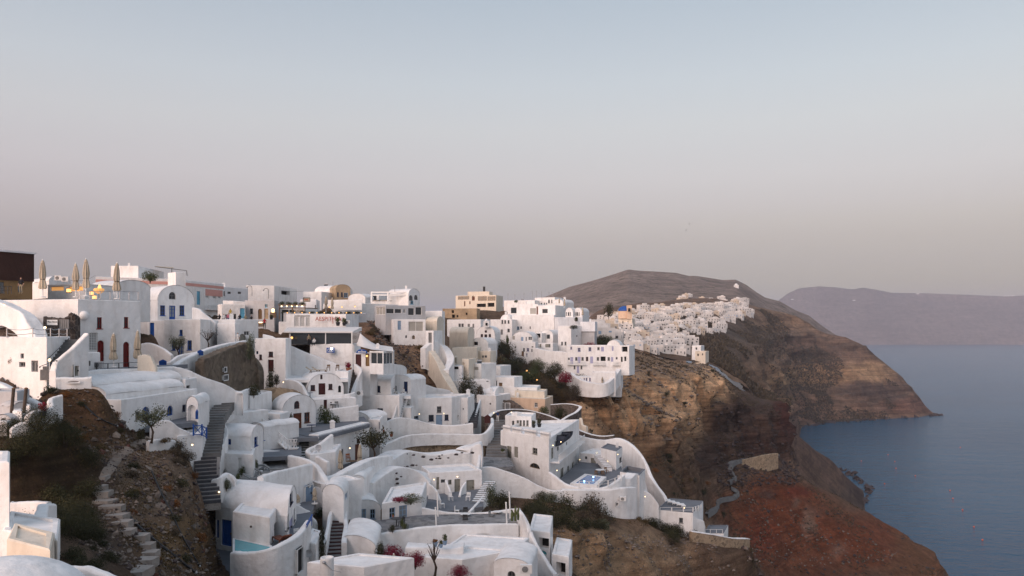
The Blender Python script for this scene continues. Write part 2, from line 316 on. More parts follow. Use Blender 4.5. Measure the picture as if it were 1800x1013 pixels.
def H(label, cor, top, base, ops='', dep=None, roof='flat', m='white', name='house', cat='house', group=None, par=.35, ext=2.5, crown=None, rec=None, rm=None):
    c = [XY(*p) for p in cor]; ref = min(range(len(cor)), key=lambda i: cor[i][1]); d = cor[ref][1]
    zt, zb = ZZ(top, d), ZZ(base, d)-ext; zc = ZZ(crown, d) if crown else zt
    if len(c) == 2:
        u = (c[1]-c[0]).normalized(); pn = Vector((-u.y, u.x)); pn = pn if pn.y > 0 else -pn
        c += [c[1]+pn*(dep or 6), c[0]+pn*(dep or 6)]
    elif len(c) == 3: c.append(c[0]+c[2]-c[1])
    ctr = sum(c, Vector((0, 0)))/len(c); n = len(c)
    R = root(name, (ctr.x, ctr.y, ZZ(base, d)), label, cat, group)
    HOUSES.append((c, ZZ(base, d))); CUTS.append((c, zt-par-.3))
    for i_ in range(n):
        for k_ in range(5): q_ = c[i_].lerp(c[(i_+1) % n], k_/5); BASEP.append((q_.x, q_.y, ZZ(base, d)))
    BASEP.append((ctr.x, ctr.y, ZZ(base, d)))
    wl = MB(); gf = {}
    vf = None
    if roof[0] == 'v': vf = int(roof[1])
    faces = {}
    for op in [o for o in ops.split(';') if o.strip()]:
        t = op.split(); f = int(t[0]); faces.setdefault(f, []).append((t[1], *[float(x) for x in t[2:6]], t[6] if len(t) > 6 else 'grey'))
    parts = []
    for i in range(n):
        a, b = c[i], c[(i+1) % n]; fr, U, Ln = frame_of(a, b, ctr-(a+b)/2)
        ol = [(0, zb), (Ln, zb), (Ln, zt), (0, zt)]
        if vf is not None and i in (vf, (vf+2) % n):
            ol = [(0, zb), (Ln, zb)]+[(Ln/2+Ln/2*math.cos(math.pi*k/16), zt+(zc-zt)*math.sin(math.pi*k/16)) for k in range(17)]
        hs = []
        for (k, px, py, w, h, col) in faces.get(i, []):
            t0, _ = hit(a, U, px-w/2); t1, _ = hit(a, U, px+w/2); _, dd = hit(a, U, px); s0, s1 = min(t0, t1), max(t0, t1)
            s0 = max(.06, s0); s1 = min(Ln-.06, s1)
            if s1-s0 < .12: continue
            za, zz = ZZ(py+h/2, dd), ZZ(py-h/2, dd)
            zz = min(zz, (zt if vf is None or i != vf else zc)-.08)
            pl = arc_poly({'a': 'arch', 'A': 'arch', 'n': 'arch', 'L': 'half'}.get(k, 'rect'), s0, s1, za, zz)
            r_ = rec if rec else (.9 if k in 'h' else (.35 if k in 'n' else (.10 if d > 180 else .18)))
            hs.append((pl, r_)); parts.append((fr, k, pl, col, r_))
        panel(wl, fr, ol, [], 0) if not hs else None
        if hs:
            mx = MB(); rec0 = hs[0][1]
            panel(wl, fr, ol, [h[0] for h in hs], 0.0001)
            for pl, r_ in hs:
                for q in range(len(pl)):
                    p1, p2 = pl[q-1], pl[q]; wl.quad(fr(*p1, 0), fr(*p2, 0), fr(*p2, -r_), fr(*p1, -r_))
    wl.build('wall', m, R)
    rb = MB(); rmat = rm or m
    if vf is not None:
        a, b = c[vf], c[(vf+1) % n]; V = c[(vf+2) % n]-b; Ln = (b-a).length; U = (b-a)/Ln; Vn = V.normalized(); K = 20; ov = .04
        ar = [(Ln/2+(Ln/2+ov)*math.cos(math.pi*k/K), zt+(zc-zt+ov)*math.sin(math.pi*k/K)) for k in range(K+1)]
        NV = 6
        vs = []; 
        for j in range(NV+1):
            o_ = V*(j/NV)-Vn*(ov if j == 0 else (-ov if j == NV else 0))
            for s_, z_ in ar: 
                wob = .05*math.sin(s_*1.3+j*1.7+d) if 0 < j < NV else 0
                p = a+U*s_+o_; vs.append((p.x, p.y, z_+wob))
        fs = [(j*(K+1)+k, j*(K+1)+k+1, (j+1)*(K+1)+k+1, (j+1)*(K+1)+k) for j in range(NV) for k in range(K)]
        rb.add(vs, fs); rb.build('roof', rmat, R, smooth=True)
    elif roof == 'flat':
        pi = inset(c, .28); ch = inset(c, .07); zf = zt-par
        for i in range(n):
            j = (i+1) % n; A = lambda p, z: (p[0], p[1], z)
            rb.quad(A(c[i], zt), A(c[j], zt), A(ch[j], zt+.06), A(ch[i], zt+.06)); rb.quad(A(ch[i], zt+.06), A(ch[j], zt+.06), A(pi[j], zt+.05), A(pi[i], zt+.05)); rb.quad(A(pi[i], zt+.05), A(pi[j], zt+.05), A(pi[j], zf), A(pi[i], zf))
        rb.add([(p[0], p[1], zf) for p in pi], [tuple(range(n))]); rb.build('roof', rmat, R)
    elif roof == 'plain':
        o_ = inset(c, -.03); rb.prism(o_, zt-.02, zt+.12); rb.build('roof', rmat, R)
    elif roof == 'dome':
        r = min((c[1]-c[0]).length, (c[2]-c[1]).length)/2*.98; rb.lathe([(r*math.cos(math.pi/2*i/8)+.001, (zc-zt)*math.sin(math.pi/2*i/8)) for i in range(9)], (ctr.x, ctr.y, zt), 20); rb.prism(inset(c, -.02), zt-.02, zt+.05); rb.build('roof', rmat, R, smooth=False)
    for (fr, k, pl, col, r_) in parts: opening_part(R, fr, k, pl, col, r_)
    R['_c'] = 0; del R['_c']
    return R, c, zt
def crom(pts, sub_=6):
    out = []; n = len(pts)
    for i in range(n-1):
        p0, p1, p2, p3 = [np.array(pts[max(0, min(n-1, j))], float) for j in (i-1, i, i+1, i+2)]
        for k in range(sub_):
            t = k/sub_; out.append(.5*((2*p1)+(-p0+p2)*t+(2*p0-5*p1+4*p2-p3)*t*t+(-p0+3*p1-3*p2+p3)*t**3))
    out.append(np.array(pts[-1], float)); return out
def W(label, pts, th=.4, m='white', curve=True, ext=1.0, name='garden_wall', cat='wall', cap=None, group=None, ops=''):
    """free-standing or retaining wall: 'px ytop ybot d; ...' """
    A = []
    for t in pts.split(';'):
        px, yt, yb, d = [float(x) for x in t.split()]; p = XY(px, d); A.append((p.x, p.y, ZZ(yt, d), ZZ(yb, d)-ext))
    A = crom(A, 9) if curve and len(A) > 2 else [np.array(A[i])*(1-k/6)+np.array(A[i+1])*k/6 for i in range(len(A)-1) for k in range(6)]+[np.array(A[-1])]
    gr = random.Random(len(label)); ph = gr.uniform(0, 6); lum = [(.03*math.sin(k_*.37+ph)+gr.uniform(-.008, .008), .04*math.sin(k_*.29+ph*2)+gr.uniform(-.014, .014), 1+.12*math.sin(k_*.23+ph)) for k_ in range(len(A))]
    mid = A[len(A)//2]; R = root(name, (mid[0], mid[1], mid[3]+ext), label, cat, group); mb = MB(); cb = MB(); vs = []; cv = []
    n = len(A); r = min(.12, th*.3)
    for i in range(n):
        a = Vector(A[max(0, i-1)][:2]); b = Vector(A[min(n-1, i+1)][:2]); u = (b-a); u = u.normalized() if u.length > 1e-6 else Vector((1, 0)); q = Vector((-u.y, u.x))
        if q.y < 0 and abs(q.y) > .0: q = -q if (A[-1][0] < A[0][0]) else q
        x, y, zt, zb = A[i]; lj = lum[i]; x += lj[0]; y += lj[0]; zt += lj[1]; th0 = th; w_ = 0 if m in ('white', 'whitecool') else .05*math.sin(i*2.7)
        tv = th*lj[2]; pr = [(0, zb), (0, zt-r), (r*.35, zt-r*.3), (r, zt), (tv-r, zt), (tv-r*.35, zt-r*.3), (tv, zt-r), (tv, zb)]
        vs += [(x+q.x*s, y+q.y*s, z+(w_ if z > zb else 0)) for s, z in pr]
        if cap: cv += [(x+q.x*s, y+q.y*s, zt+z) for s, z in ((-.05, .01), (-.05, .09), (.0, .12), (th, .12), (th+.05, .09), (th+.05, .01))]
    k = 8; fs = [(i*k+j, (i+1)*k+j, (i+1)*k+(j+1), i*k+j+1) for i in range(n-1) for j in range(k-1)]; fs += [tuple(range(k)), tuple(range((n-1)*k, n*k))]
    mb.add(vs, fs); mb.build('wall_body', m, R)
    for i_ in range(0, n, 2): BASEP.append((A[i_][0], A[i_][1], A[i_][3]+ext))
    if cap:
        k = 6; fs = [(i*k+j, (i+1)*k+j, (i+1)*k+(j+1) % k, i*k+(j+1) % k) for i in range(n-1) for j in range(k)]; fs += [tuple(range(k)), tuple(range((n-1)*k, n*k))]
        cb.add(cv, fs); cb.build('coping', cap, R)
    for op in [o for o in ops.split(';') if o.strip()]:   # shallow openings set just proud of the wall face
        t = op.split(); px, py, w, h = [float(x) for x in t[1:5]]; col = t[5] if len(t) > 5 else 'grey'
        best = None
        for i in range(n-1):
            xa, xb = CX+A[i][0]/A[i][1]*F, CX+A[i+1][0]/A[i+1][1]*F
            if min(xa, xb) <= px <= max(xa, xb): best = i; break
        if best is None: continue
        a = Vector(A[best][:2]); b = Vector(A[best+1][:2]); fr, U, Ln = frame_of(a, b, Vector((0, 1))); t0, _ = hit(a, U, px-w/2); t1, _ = hit(a, U, px+w/2); _, dd = hit(a, U, px)
        pl = arc_poly({'a': 'arch', 'A': 'arch', 'n': 'arch', 'L': 'half'}.get(t[0], 'rect'), min(t0, t1), max(t0, t1), ZZ(py+h/2, dd), ZZ(py-h/2, dd))
        g = lambda s, z, nn=0, fr=fr: fr(s, z, nn+.24)
        mm = MB(); ring(mm, g, [((p[0]-(pl[0][0]+pl[1][0])/2)*1.12+(pl[0][0]+pl[1][0])/2, p[1]+.0) for p in pl], .09, -.26, .0); mm.build('surround', m if m in ('white', 'whitecool') else 'white', R)
        opening_part(R, g, t[0], pl, col, .14)
    return R
def S(label, a, b, w, n, m='stepgrey', riser=None, name='stairway', group=None):
    """flight of steps from pixel point a to b (px,py,d)"""
    p, q = P(*a), P(*b); R = root(name, p, label, 'stairs', group); d = Vector((q.x-p.x, q.y-p.y)); L = d.length; d /= L; rz = math.atan2(d.y, d.x)
    for i in range(n):
        z = p.z+(q.z-p.z)*(i+1)/n; rise = (q.z-p.z)/n; s = L*(i+.5)/n; dp = L/n
        jw = w*(1+.03*math.sin(i*3.3)); mb = MB(); mb.box((p.x+d.x*s, p.y+d.y*s, z-.4), (dp*1.02, jw, .8), rz); o = mb.build('step', m, R)
        if riser:
            mb = MB(); sg = -1 if q.z > p.z else 1; s2 = s+sg*(dp*.5+.015); mb.box((p.x+d.x*s2, p.y+d.y*s2, z-abs(rise)/2-.02), (.05, jw*.995, abs(rise)), rz); mb.box((p.x+d.x*(s2+.06), p.y+d.y*(s2+.06), z+.006), (.1, jw*.99, .012), rz); sub(o, mb.build('riser', riser, R, off=R.location)).parent = o
    return R
def T(label, pts, y, m='paving', th=.4, name='terrace', cat='terrace'):
    """level floor: 'px d; px d; ...', y = image row of the first corner"""
    c = [XY(*[float(v) for v in t.split()]) for t in pts.split(';')]; z = ZZ(y, float(pts.split(';')[0].split()[1])); ctr = sum(c, Vector((0, 0)))/len(c)
    CUTS.append((c, z-.35)); R = root(name, (ctr.x, ctr.y, z), label, cat); MB().prism(c, z-th, z).build('floor', m, R); return R, z
# ------------------------------------------------------------------ noise
def hash3(i, j, k, s=0):
    h = (i.astype(np.int64)*374761393+j.astype(np.int64)*668265263+k.astype(np.int64)*2147483647+s*974634777) & 0xffffffff
    h = ((h ^ (h >> 13))*1274126177) & 0xffffffff; h = (h ^ (h >> 16)) & 0xffffffff
    return h/4294967295.0
def vnoise(p, s=0):
    i = np.floor(p); f = p-i; f = f*f*(3-2*f); i = i.astype(np.int64); r = 0
    for a in (0, 1):
        for b in (0, 1):
            for c in (0, 1):
                w = (f[..., 0] if a else 1-f[..., 0])*(f[..., 1] if b else 1-f[..., 1])*(f[..., 2] if c else 1-f[..., 2])
                r = r+w*hash3(i[..., 0]+a, i[..., 1]+b, i[..., 2]+c, s)
    return r*2-1
def worley(p, s=0):
    i = np.floor(p).astype(np.int64); best = np.full(p.shape[:-1], 9.)
    for a in (-1, 0, 1):
        for b in (-1, 0, 1):
            for c in (-1, 0, 1):
                q = i+np.array([a, b, c]); d = (q[..., 0]+hash3(q[..., 0], q[..., 1], q[..., 2], s)-p[..., 0])**2+(q[..., 1]+hash3(q[..., 0], q[..., 1], q[..., 2], s+1)-p[..., 1])**2+(q[..., 2]+hash3(q[..., 0], q[..., 1], q[..., 2], s+2)-p[..., 2])**2
                best = np.minimum(best, d)
    return np.sqrt(best)
def fbm(p, o=4, s=0, ridged=False):
    r = 0; a = 1.; t = 0
    for k in range(o):
        n = vnoise(p*2**k, s+k); n = (1-2*np.abs(n))-.36 if ridged else n
        r = r+a*n; t += a; a *= .5
    return r/t
# ------------------------------------------------------------------ the caldera slope: ground profile seen along each bearing, (distance, image row)
COLS = {
 -300: [(5,1100),(12,1040),(30,1040),(45,900),(55,790),(60,725),(66,675),(70,625),(76,560),(90,545),(300,560)],
 0:   [(5,1200),(13,1060),(30,1010),(45,905),(54,800),(58,745),(62,690),(66,665),(70,612),(76,560),(90,545),(110,540),(300,570)],
 60:  [(5,1250),(14,1100),(30,1030),(42,960),(50,830),(55,765),(58,725),(61,690),(65,668),(70,625),(76,570),(90,545),(120,540),(300,570)],
 120: [(5,1300),(20,1120),(36,1015),(44,930),(51,830),(56,750),(60,705),(63,683),(67,670),(72,640),(80,580),(95,545),(125,535),(300,570)],
 200: [(5,1350),(20,1150),(36,1035),(41,975),(46,900),(51,840),(56,785),(59,745),(63,725),(70,680),(80,665),(95,660),(112,640),(128,600),(142,560),(165,540),(300,575)],
 300: [(5,1400),(20,1200),(38,1060),(44,990),(50,905),(54,850),(58,800),(61,785),(64,782),(70,760),(80,705),(92,668),(105,655),(116,640),(126,600),(145,560),(170,545),(300,580)],
 348: [(5,1400),(20,1210),(39,1080),(47,1010),(52,950),(56,885),(60,855),(64,835),(70,800),(80,735),(92,685),(104,650),(116,632),(128,605),(150,570),(170,552),(300,580)],
 385: [(5,1400),(20,1240),(40,1110),(52,1050),(57,1005),(61,970),(66,905),(74,850),(84,780),(92,720),(100,670),(108,640),(118,620),(130,608),(150,585),(168,565),(200,550),(300,580)],
 450: [(5,1400),(20,1250),(40,1120),(56,1045),(64,980),(72,900),(80,850),(88,795),(96,745),(105,705),(116,670),(128,630),(142,605),(158,582),(180,560),(205,550),(320,585)],
 550: [(5,1400),(20,1280),(40,1150),(60,1050),(70,960),(80,885),(90,830),(100,780),(110,735),(120,700),(130,660),(145,605),(170,560),(210,545),(320,585)],
 640: [(5,1400),(20,1290),(40,1160),(62,1060),(74,975),(85,905),(98,850),(112,800),(124,755),(134,715),(144,690),(151,655),(154,600),(163,575),(172,562),(200,556),(230,548),(330,590)],
 700: [(5,1400),(20,1290),(40,1160),(64,1060),(76,985),(88,920),(100,865),(114,815),(126,770),(138,725),(149,695),(152,636),(158,618),(165,603),(176,590),(200,572),(235,552),(330,590)],
 760: [(5,1400),(20,1290),(40,1165),(66,1060),(80,985),(92,920),(104,870),(118,812),(132,765),(144,725),(154,705),(158,695),(161,645),(178,628),(200,610),(230,580),(260,556),(340,590)],
 850: [(5,1400),(20,1290),(40,1170),(70,1060),(84,975),(98,915),(110,870),(122,815),(136,765),(150,735),(170,705),(190,680),(215,640),(240,600),(258,560),(275,545),(350,590)],
 930: [(5,1400),(20,1290),(40,1180),(72,1060),(84,1000),(94,910),(104,895),(116,868),(128,835),(142,780),(165,742),(190,700),(212,672),(228,655),(246,620),(270,560),(290,548),(400,590)],
 1000: [(5,1400),(20,1290),(40,1180),(72,1090),(87,1050),(90.5,940),(97,912),(110,890),(122,880),(136,840),(152,778),(175,752),(198,728),(215,700),(230,690),(244,665),(262,600),(285,560),(310,552),(420,585)],
 1060: [(5,1400),(20,1290),(40,1180),(76,1100),(91,1060),(95,950),(102,918),(116,905),(128,890),(142,840),(165,815),(190,795),(206,778),(211,706),(228,692),(246,675),(262,650),(280,620),(310,592),(360,596),(420,602),(520,575),(640,552),(900,545)],
 1120: [(5,1400),(20,1290),(40,1190),(80,1110),(96,1060),(100.5,958),(107,928),(120,925),(132,905),(146,880),(168,860),(190,830),(211,800),(217,704),(238,684),(242,655),(262,640),(285,622),(320,622),(380,624),(440,618),(520,588),(640,560),(820,540),(1000,535)],
 1180: [(5,1400),(20,1290),(40,1200),(84,1120),(102,1055),(106.5,962),(113,935),(124,945),(138,950),(155,930),(180,890),(205,845),(224,812),(230,722),(250,702),(254,668),(275,652),(310,640),(380,640),(450,635),(520,603),(640,570),(820,540),(1000,530),(1100,528)],
 1240: [(5,1400),(20,1300),(40,1210),(86,1140),(108,1060),(114,968),(120,948),(128,965),(150,1010),(180,980),(220,930),(250,890),(272,830),(288,785),(296,748),(301,676),(318,658),(340,640),(390,650),(470,640),(560,608),(680,580),(860,545),(1050,528),(1120,525)],
 1300: [(5,1400),(20,1300),(40,1220),(88,1150),(112,1030),(121,968),(126,955),(132,1000),(150,1090),(200,1080),(240,1010),(270,920),(290,850),(304,814),(317,796),(323,722),(345,700),(365,690),(420,690),(500,655),(600,620),(740,590),(880,562),(1050,538),(1120,533)],
 1340: [(5,1400),(20,1300),(40,1230),(92,1170),(116,1080),(126,1010),(132,1060),(160,1120),(210,1090),(245,1020),(275,930),(298,850),(312,810),(324,803),(331,730),(350,710),(368,705),(430,720),(520,685),(620,650),(740,625),(880,590),(1020,560),(1110,541)],
 1370: [(5,1400),(20,1310),(60,1230),(110,1190),(125,1200),(170,1140),(220,1090),(255,1020),(285,920),(306,850),(318,820),(338,806),(346,725),(366,703),(390,712),(460,745),(560,728),(640,728),(740,700),(860,660),(980,610),(1100,560),(1140,548)],
 1400: [(5,1400),(20,1320),(60,1260),(115,1240),(180,1150),(230,1085),(265,1010),(295,910),(318,845),(330,832),(350,850),(400,850),(460,815),(520,780),(570,764),(610,790),(640,860),(760,820),(940,765),(1005,750),(1040,715),(1080,665),(1120,605),(1160,560)],
 1450: [(5,1400),(20,1330),(60,1290),(120,1270),(190,1180),(245,1075),(275,1005),(305,910),(332,865),(345,860),(370,890),(420,890),(480,858),(540,825),(590,800),(620,840),(680,850),(800,810),(980,766),(1048,743),(1070,710),(1100,665),(1135,615),(1165,588)],
 1520: [(5,1400),(20,1340),(60,1320),(130,1290),(200,1200),(255,1075),(285,1000),(315,925),(336,897),(360,930),(420,940),(480,925),(545,890),(600,864),(622,885),(700,840),(900,782),(1050,750),(1078,737),(1095,705),(1125,660),(1165,614)],
 1580: [(5,1400),(20,1350),(60,1350),(140,1310),(210,1200),(265,1070),(292,1005),(318,948),(330,934),(350,985),(400,1090),(560,940),(700,870),(900,800),(1060,758),(1100,734),(1112,708),(1135,680),(1160,656)],
 1640: [(5,1400),(20,1360),(60,1360),(150,1330),(220,1200),(270,1075),(298,1005),(322,964),(335,1010),(400,1060),(560,900),(700,840),(900,790),(1080,757),(1140,734),(1152,727),(1165,729)],
 1680: [(5,1400),(20,1370),(60,1370),(150,1340),(220,1230),(275,1110),(300,1060),(320,1030),(335,1080),(400,1100),(560,910),(700,845),(900,795),(1100,760),(1160,745)],
 1900: [(5,1400),(20,1400),(60,1400),(150,1380),(220,1330),(300,1250),(400,1120),(560,920),(700,850),(900,800),(1100,765),(1160,760)],
}
CK = sorted(COLS); CU = np.array([(k-CX)/F for k in CK])
def colz(k, Y):
    t = COLS[k]; d = np.array([a for a, b in t], float); z = np.array([CAMZ-(b-HY)/F*a for a, b in t])
    l = np.log(d); h = np.diff(l); m = np.diff(z)/h; s = np.zeros(len(z)); s[0] = m[0]; s[-1] = m[-1]
    for i in range(1, len(z)-1):
        s[i] = 0 if m[i-1]*m[i] <= 0 else 2*m[i-1]*m[i]/(m[i-1]+m[i])
    x = np.clip(np.log(Y), l[0], l[-1]); i = np.clip(np.searchsorted(l, x)-1, 0, len(h)-1); q = (x-l[i])/h[i]
    out = (1+2*q)*(1-q)**2*z[i]+q*(1-q)**2*h[i]*s[i]+q*q*(3-2*q)*z[i+1]+q*q*(q-1)*h[i]*s[i+1]
    return out
def terrain_grid(U, Y):
    C = np.stack([colz(k, Y) for k in CK])
    i = np.clip(np.searchsorted(CU, U)-1, 0, len(CU)-2); t = (U-CU[i])/(CU[i+1]-CU[i]); t = t*t*(3-2*t)*.5+t*.5
    Zo = C[i]*(1-t)[:, None]+C[i+1]*t[:, None]; st_ = (U[1]-U[0])*F; k = max(1, int(26/st_)); w = np.exp(-(np.arange(-k, k+1)/k*1.7)**2); w /= w.sum(); pd = np.pad(Zo, ((k, k), (0, 0)), mode='edge')
    return sum(w[j]*pd[j:j+len(U)] for j in range(2*k+1))
# colour of the rock and earth: (px, py, rx, ry, colour, relief in metres at that place)
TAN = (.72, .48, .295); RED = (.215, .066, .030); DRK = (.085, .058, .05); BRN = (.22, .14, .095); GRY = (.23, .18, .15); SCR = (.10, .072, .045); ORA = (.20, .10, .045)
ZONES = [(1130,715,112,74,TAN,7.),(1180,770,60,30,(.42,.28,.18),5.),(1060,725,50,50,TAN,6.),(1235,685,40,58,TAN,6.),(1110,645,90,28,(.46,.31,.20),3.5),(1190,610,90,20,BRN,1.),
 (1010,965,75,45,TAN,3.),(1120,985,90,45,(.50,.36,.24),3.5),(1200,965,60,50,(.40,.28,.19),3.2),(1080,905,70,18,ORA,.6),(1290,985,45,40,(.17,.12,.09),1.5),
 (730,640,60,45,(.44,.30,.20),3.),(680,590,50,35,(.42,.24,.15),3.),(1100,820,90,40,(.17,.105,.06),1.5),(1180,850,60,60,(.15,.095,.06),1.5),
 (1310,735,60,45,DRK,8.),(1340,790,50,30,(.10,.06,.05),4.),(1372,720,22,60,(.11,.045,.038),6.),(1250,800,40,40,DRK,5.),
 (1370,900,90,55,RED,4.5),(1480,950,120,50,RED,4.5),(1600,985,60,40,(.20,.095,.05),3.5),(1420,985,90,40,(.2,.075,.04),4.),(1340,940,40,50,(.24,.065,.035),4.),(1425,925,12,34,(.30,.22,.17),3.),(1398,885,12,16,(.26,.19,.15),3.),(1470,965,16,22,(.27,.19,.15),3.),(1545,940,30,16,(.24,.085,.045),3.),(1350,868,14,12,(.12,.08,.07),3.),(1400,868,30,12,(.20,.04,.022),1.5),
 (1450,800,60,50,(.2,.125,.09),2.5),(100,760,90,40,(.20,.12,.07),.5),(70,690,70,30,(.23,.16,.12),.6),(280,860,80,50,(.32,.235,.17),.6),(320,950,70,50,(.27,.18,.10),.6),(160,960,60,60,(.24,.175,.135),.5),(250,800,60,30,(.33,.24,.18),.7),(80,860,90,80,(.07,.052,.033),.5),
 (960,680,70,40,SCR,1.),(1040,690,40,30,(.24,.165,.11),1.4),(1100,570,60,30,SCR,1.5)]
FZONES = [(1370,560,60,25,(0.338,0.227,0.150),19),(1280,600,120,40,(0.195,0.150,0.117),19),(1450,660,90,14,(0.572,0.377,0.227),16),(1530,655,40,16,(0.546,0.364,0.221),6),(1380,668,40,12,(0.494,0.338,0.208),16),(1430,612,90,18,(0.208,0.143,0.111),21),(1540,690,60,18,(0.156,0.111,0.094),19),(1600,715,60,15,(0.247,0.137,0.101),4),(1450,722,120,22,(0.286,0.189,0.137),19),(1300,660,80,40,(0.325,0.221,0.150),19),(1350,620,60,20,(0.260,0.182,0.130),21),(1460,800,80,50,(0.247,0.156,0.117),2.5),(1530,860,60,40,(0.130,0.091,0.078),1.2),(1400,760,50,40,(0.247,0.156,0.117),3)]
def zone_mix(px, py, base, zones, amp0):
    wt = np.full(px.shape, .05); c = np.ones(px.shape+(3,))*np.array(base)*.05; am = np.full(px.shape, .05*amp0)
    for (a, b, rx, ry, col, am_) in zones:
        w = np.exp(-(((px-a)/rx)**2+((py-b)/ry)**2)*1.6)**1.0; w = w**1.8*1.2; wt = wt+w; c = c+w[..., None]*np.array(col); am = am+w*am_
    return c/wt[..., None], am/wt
def make_terrain(name, px0, px1, npx, d0, d1, nd, base, zones, amp0, fscale, label, far=False, rows=None):
    U = (np.linspace(px0, px1, npx)-CX)/F; Y = rows if rows is not None else np.exp(np.linspace(math.log(d0), math.log(d1), nd)); nd = len(Y)
    Zg = terrain_grid(U, Y); X = U[:, None]*Y[None, :]; YY = np.broadcast_to(Y, X.shape); p = np.stack([X, YY, Zg], -1)
    gu = np.gradient(p, axis=0); gv = np.gradient(p, axis=1); nr = np.cross(gu, gv); nr /= np.linalg.norm(nr, axis=-1, keepdims=True)+1e-9; nr *= np.sign(nr[..., 2:3]+1e-9)
    px = CX+F*p[..., 0]/p[..., 1]; py = HY-F*(p[..., 2]-CAMZ)/p[..., 1]
    j = np.stack([p[..., 0], p[..., 1], p[..., 2]], -1); wob = fbm(j/fscale/3, 3, 91)*(12 if far else 26)+fbm(j/fscale*1.3, 4, 95)*(7 if far else 16)
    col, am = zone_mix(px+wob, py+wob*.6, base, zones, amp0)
    st = np.stack([p[..., 0]*.12, p[..., 1]*.12, p[..., 2]*(3.2 if far else 2.2)+wob*.1], -1)/fscale      # bedding
    steep = np.clip((.85-nr[..., 2])/.5, 0, 1)
    disp = am*(.5*fbm(p/fscale/2.2, 5, 3)+.6*fbm(p/fscale, 5, 9, True)*(.3+.7*steep)+.25*fbm(p/fscale*4, 4, 19, True)*steep+.95*fbm(st, 4, 17)*steep)
    gull = fbm(np.stack([p[..., 0]/fscale/1.4, p[..., 1]/fscale/5, p[..., 2]/fscale/9], -1), 4, 41, True)
    disp = disp+am*.8*gull*steep
    wp = p+fbm(p/fscale*1.2, 3, 66)[..., None]*fscale*.35; cells = worley(np.stack([wp[..., 0]/fscale*1.1, wp[..., 1]/fscale*1.1, wp[..., 2]/fscale*1.6], -1), 7); fac = worley(wp/fscale*3.2, 13)
    disp = disp+am*steep*(.75*(.55-cells)+.28*(.5-fac))
    sea_f = np.clip((p[..., 2]-1)/14, .08, 1) if far else 1.; disp = disp*sea_f
    fade = np.ones_like(disp)
    q = p+nr*disp[..., None]*fade[..., None]
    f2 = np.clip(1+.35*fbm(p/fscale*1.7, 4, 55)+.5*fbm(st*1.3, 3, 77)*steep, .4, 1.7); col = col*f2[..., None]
    nu = len(U); idx = np.arange(nu*nd).reshape(nu, nd)
    quads = np.stack([idx[:-1, :-1], idx[1:, :-1], idx[1:, 1:], idx[:-1, 1:]], -1).reshape(-1, 4)
    me = bpy.data.meshes.new(name); me.vertices.add(nu*nd); me.vertices.foreach_set('co', q.reshape(-1).astype(np.float32))
    me.loops.add(quads.size); me.loops.foreach_set('vertex_index', quads.reshape(-1).astype(np.int32)); me.polygons.add(len(quads)); me.polygons.foreach_set('loop_start', np.arange(0, quads.size, 4, dtype=np.int32)); me.update(calc_edges=True); me.validate()
    at = me.attributes.new('zone', 'FLOAT_COLOR', 'POINT'); at.data.foreach_set('color', np.concatenate([col, np.ones(col.shape[:-1]+(1,))], -1).reshape(-1).astype(np.float32))
    me.polygons.foreach_set('use_smooth', [True]*len(me.polygons))
    o = bpy.data.objects.new(name, me); COL.objects.link(o); tag(o, label, None, None, 'structure')
    return o, q, nr, px, py
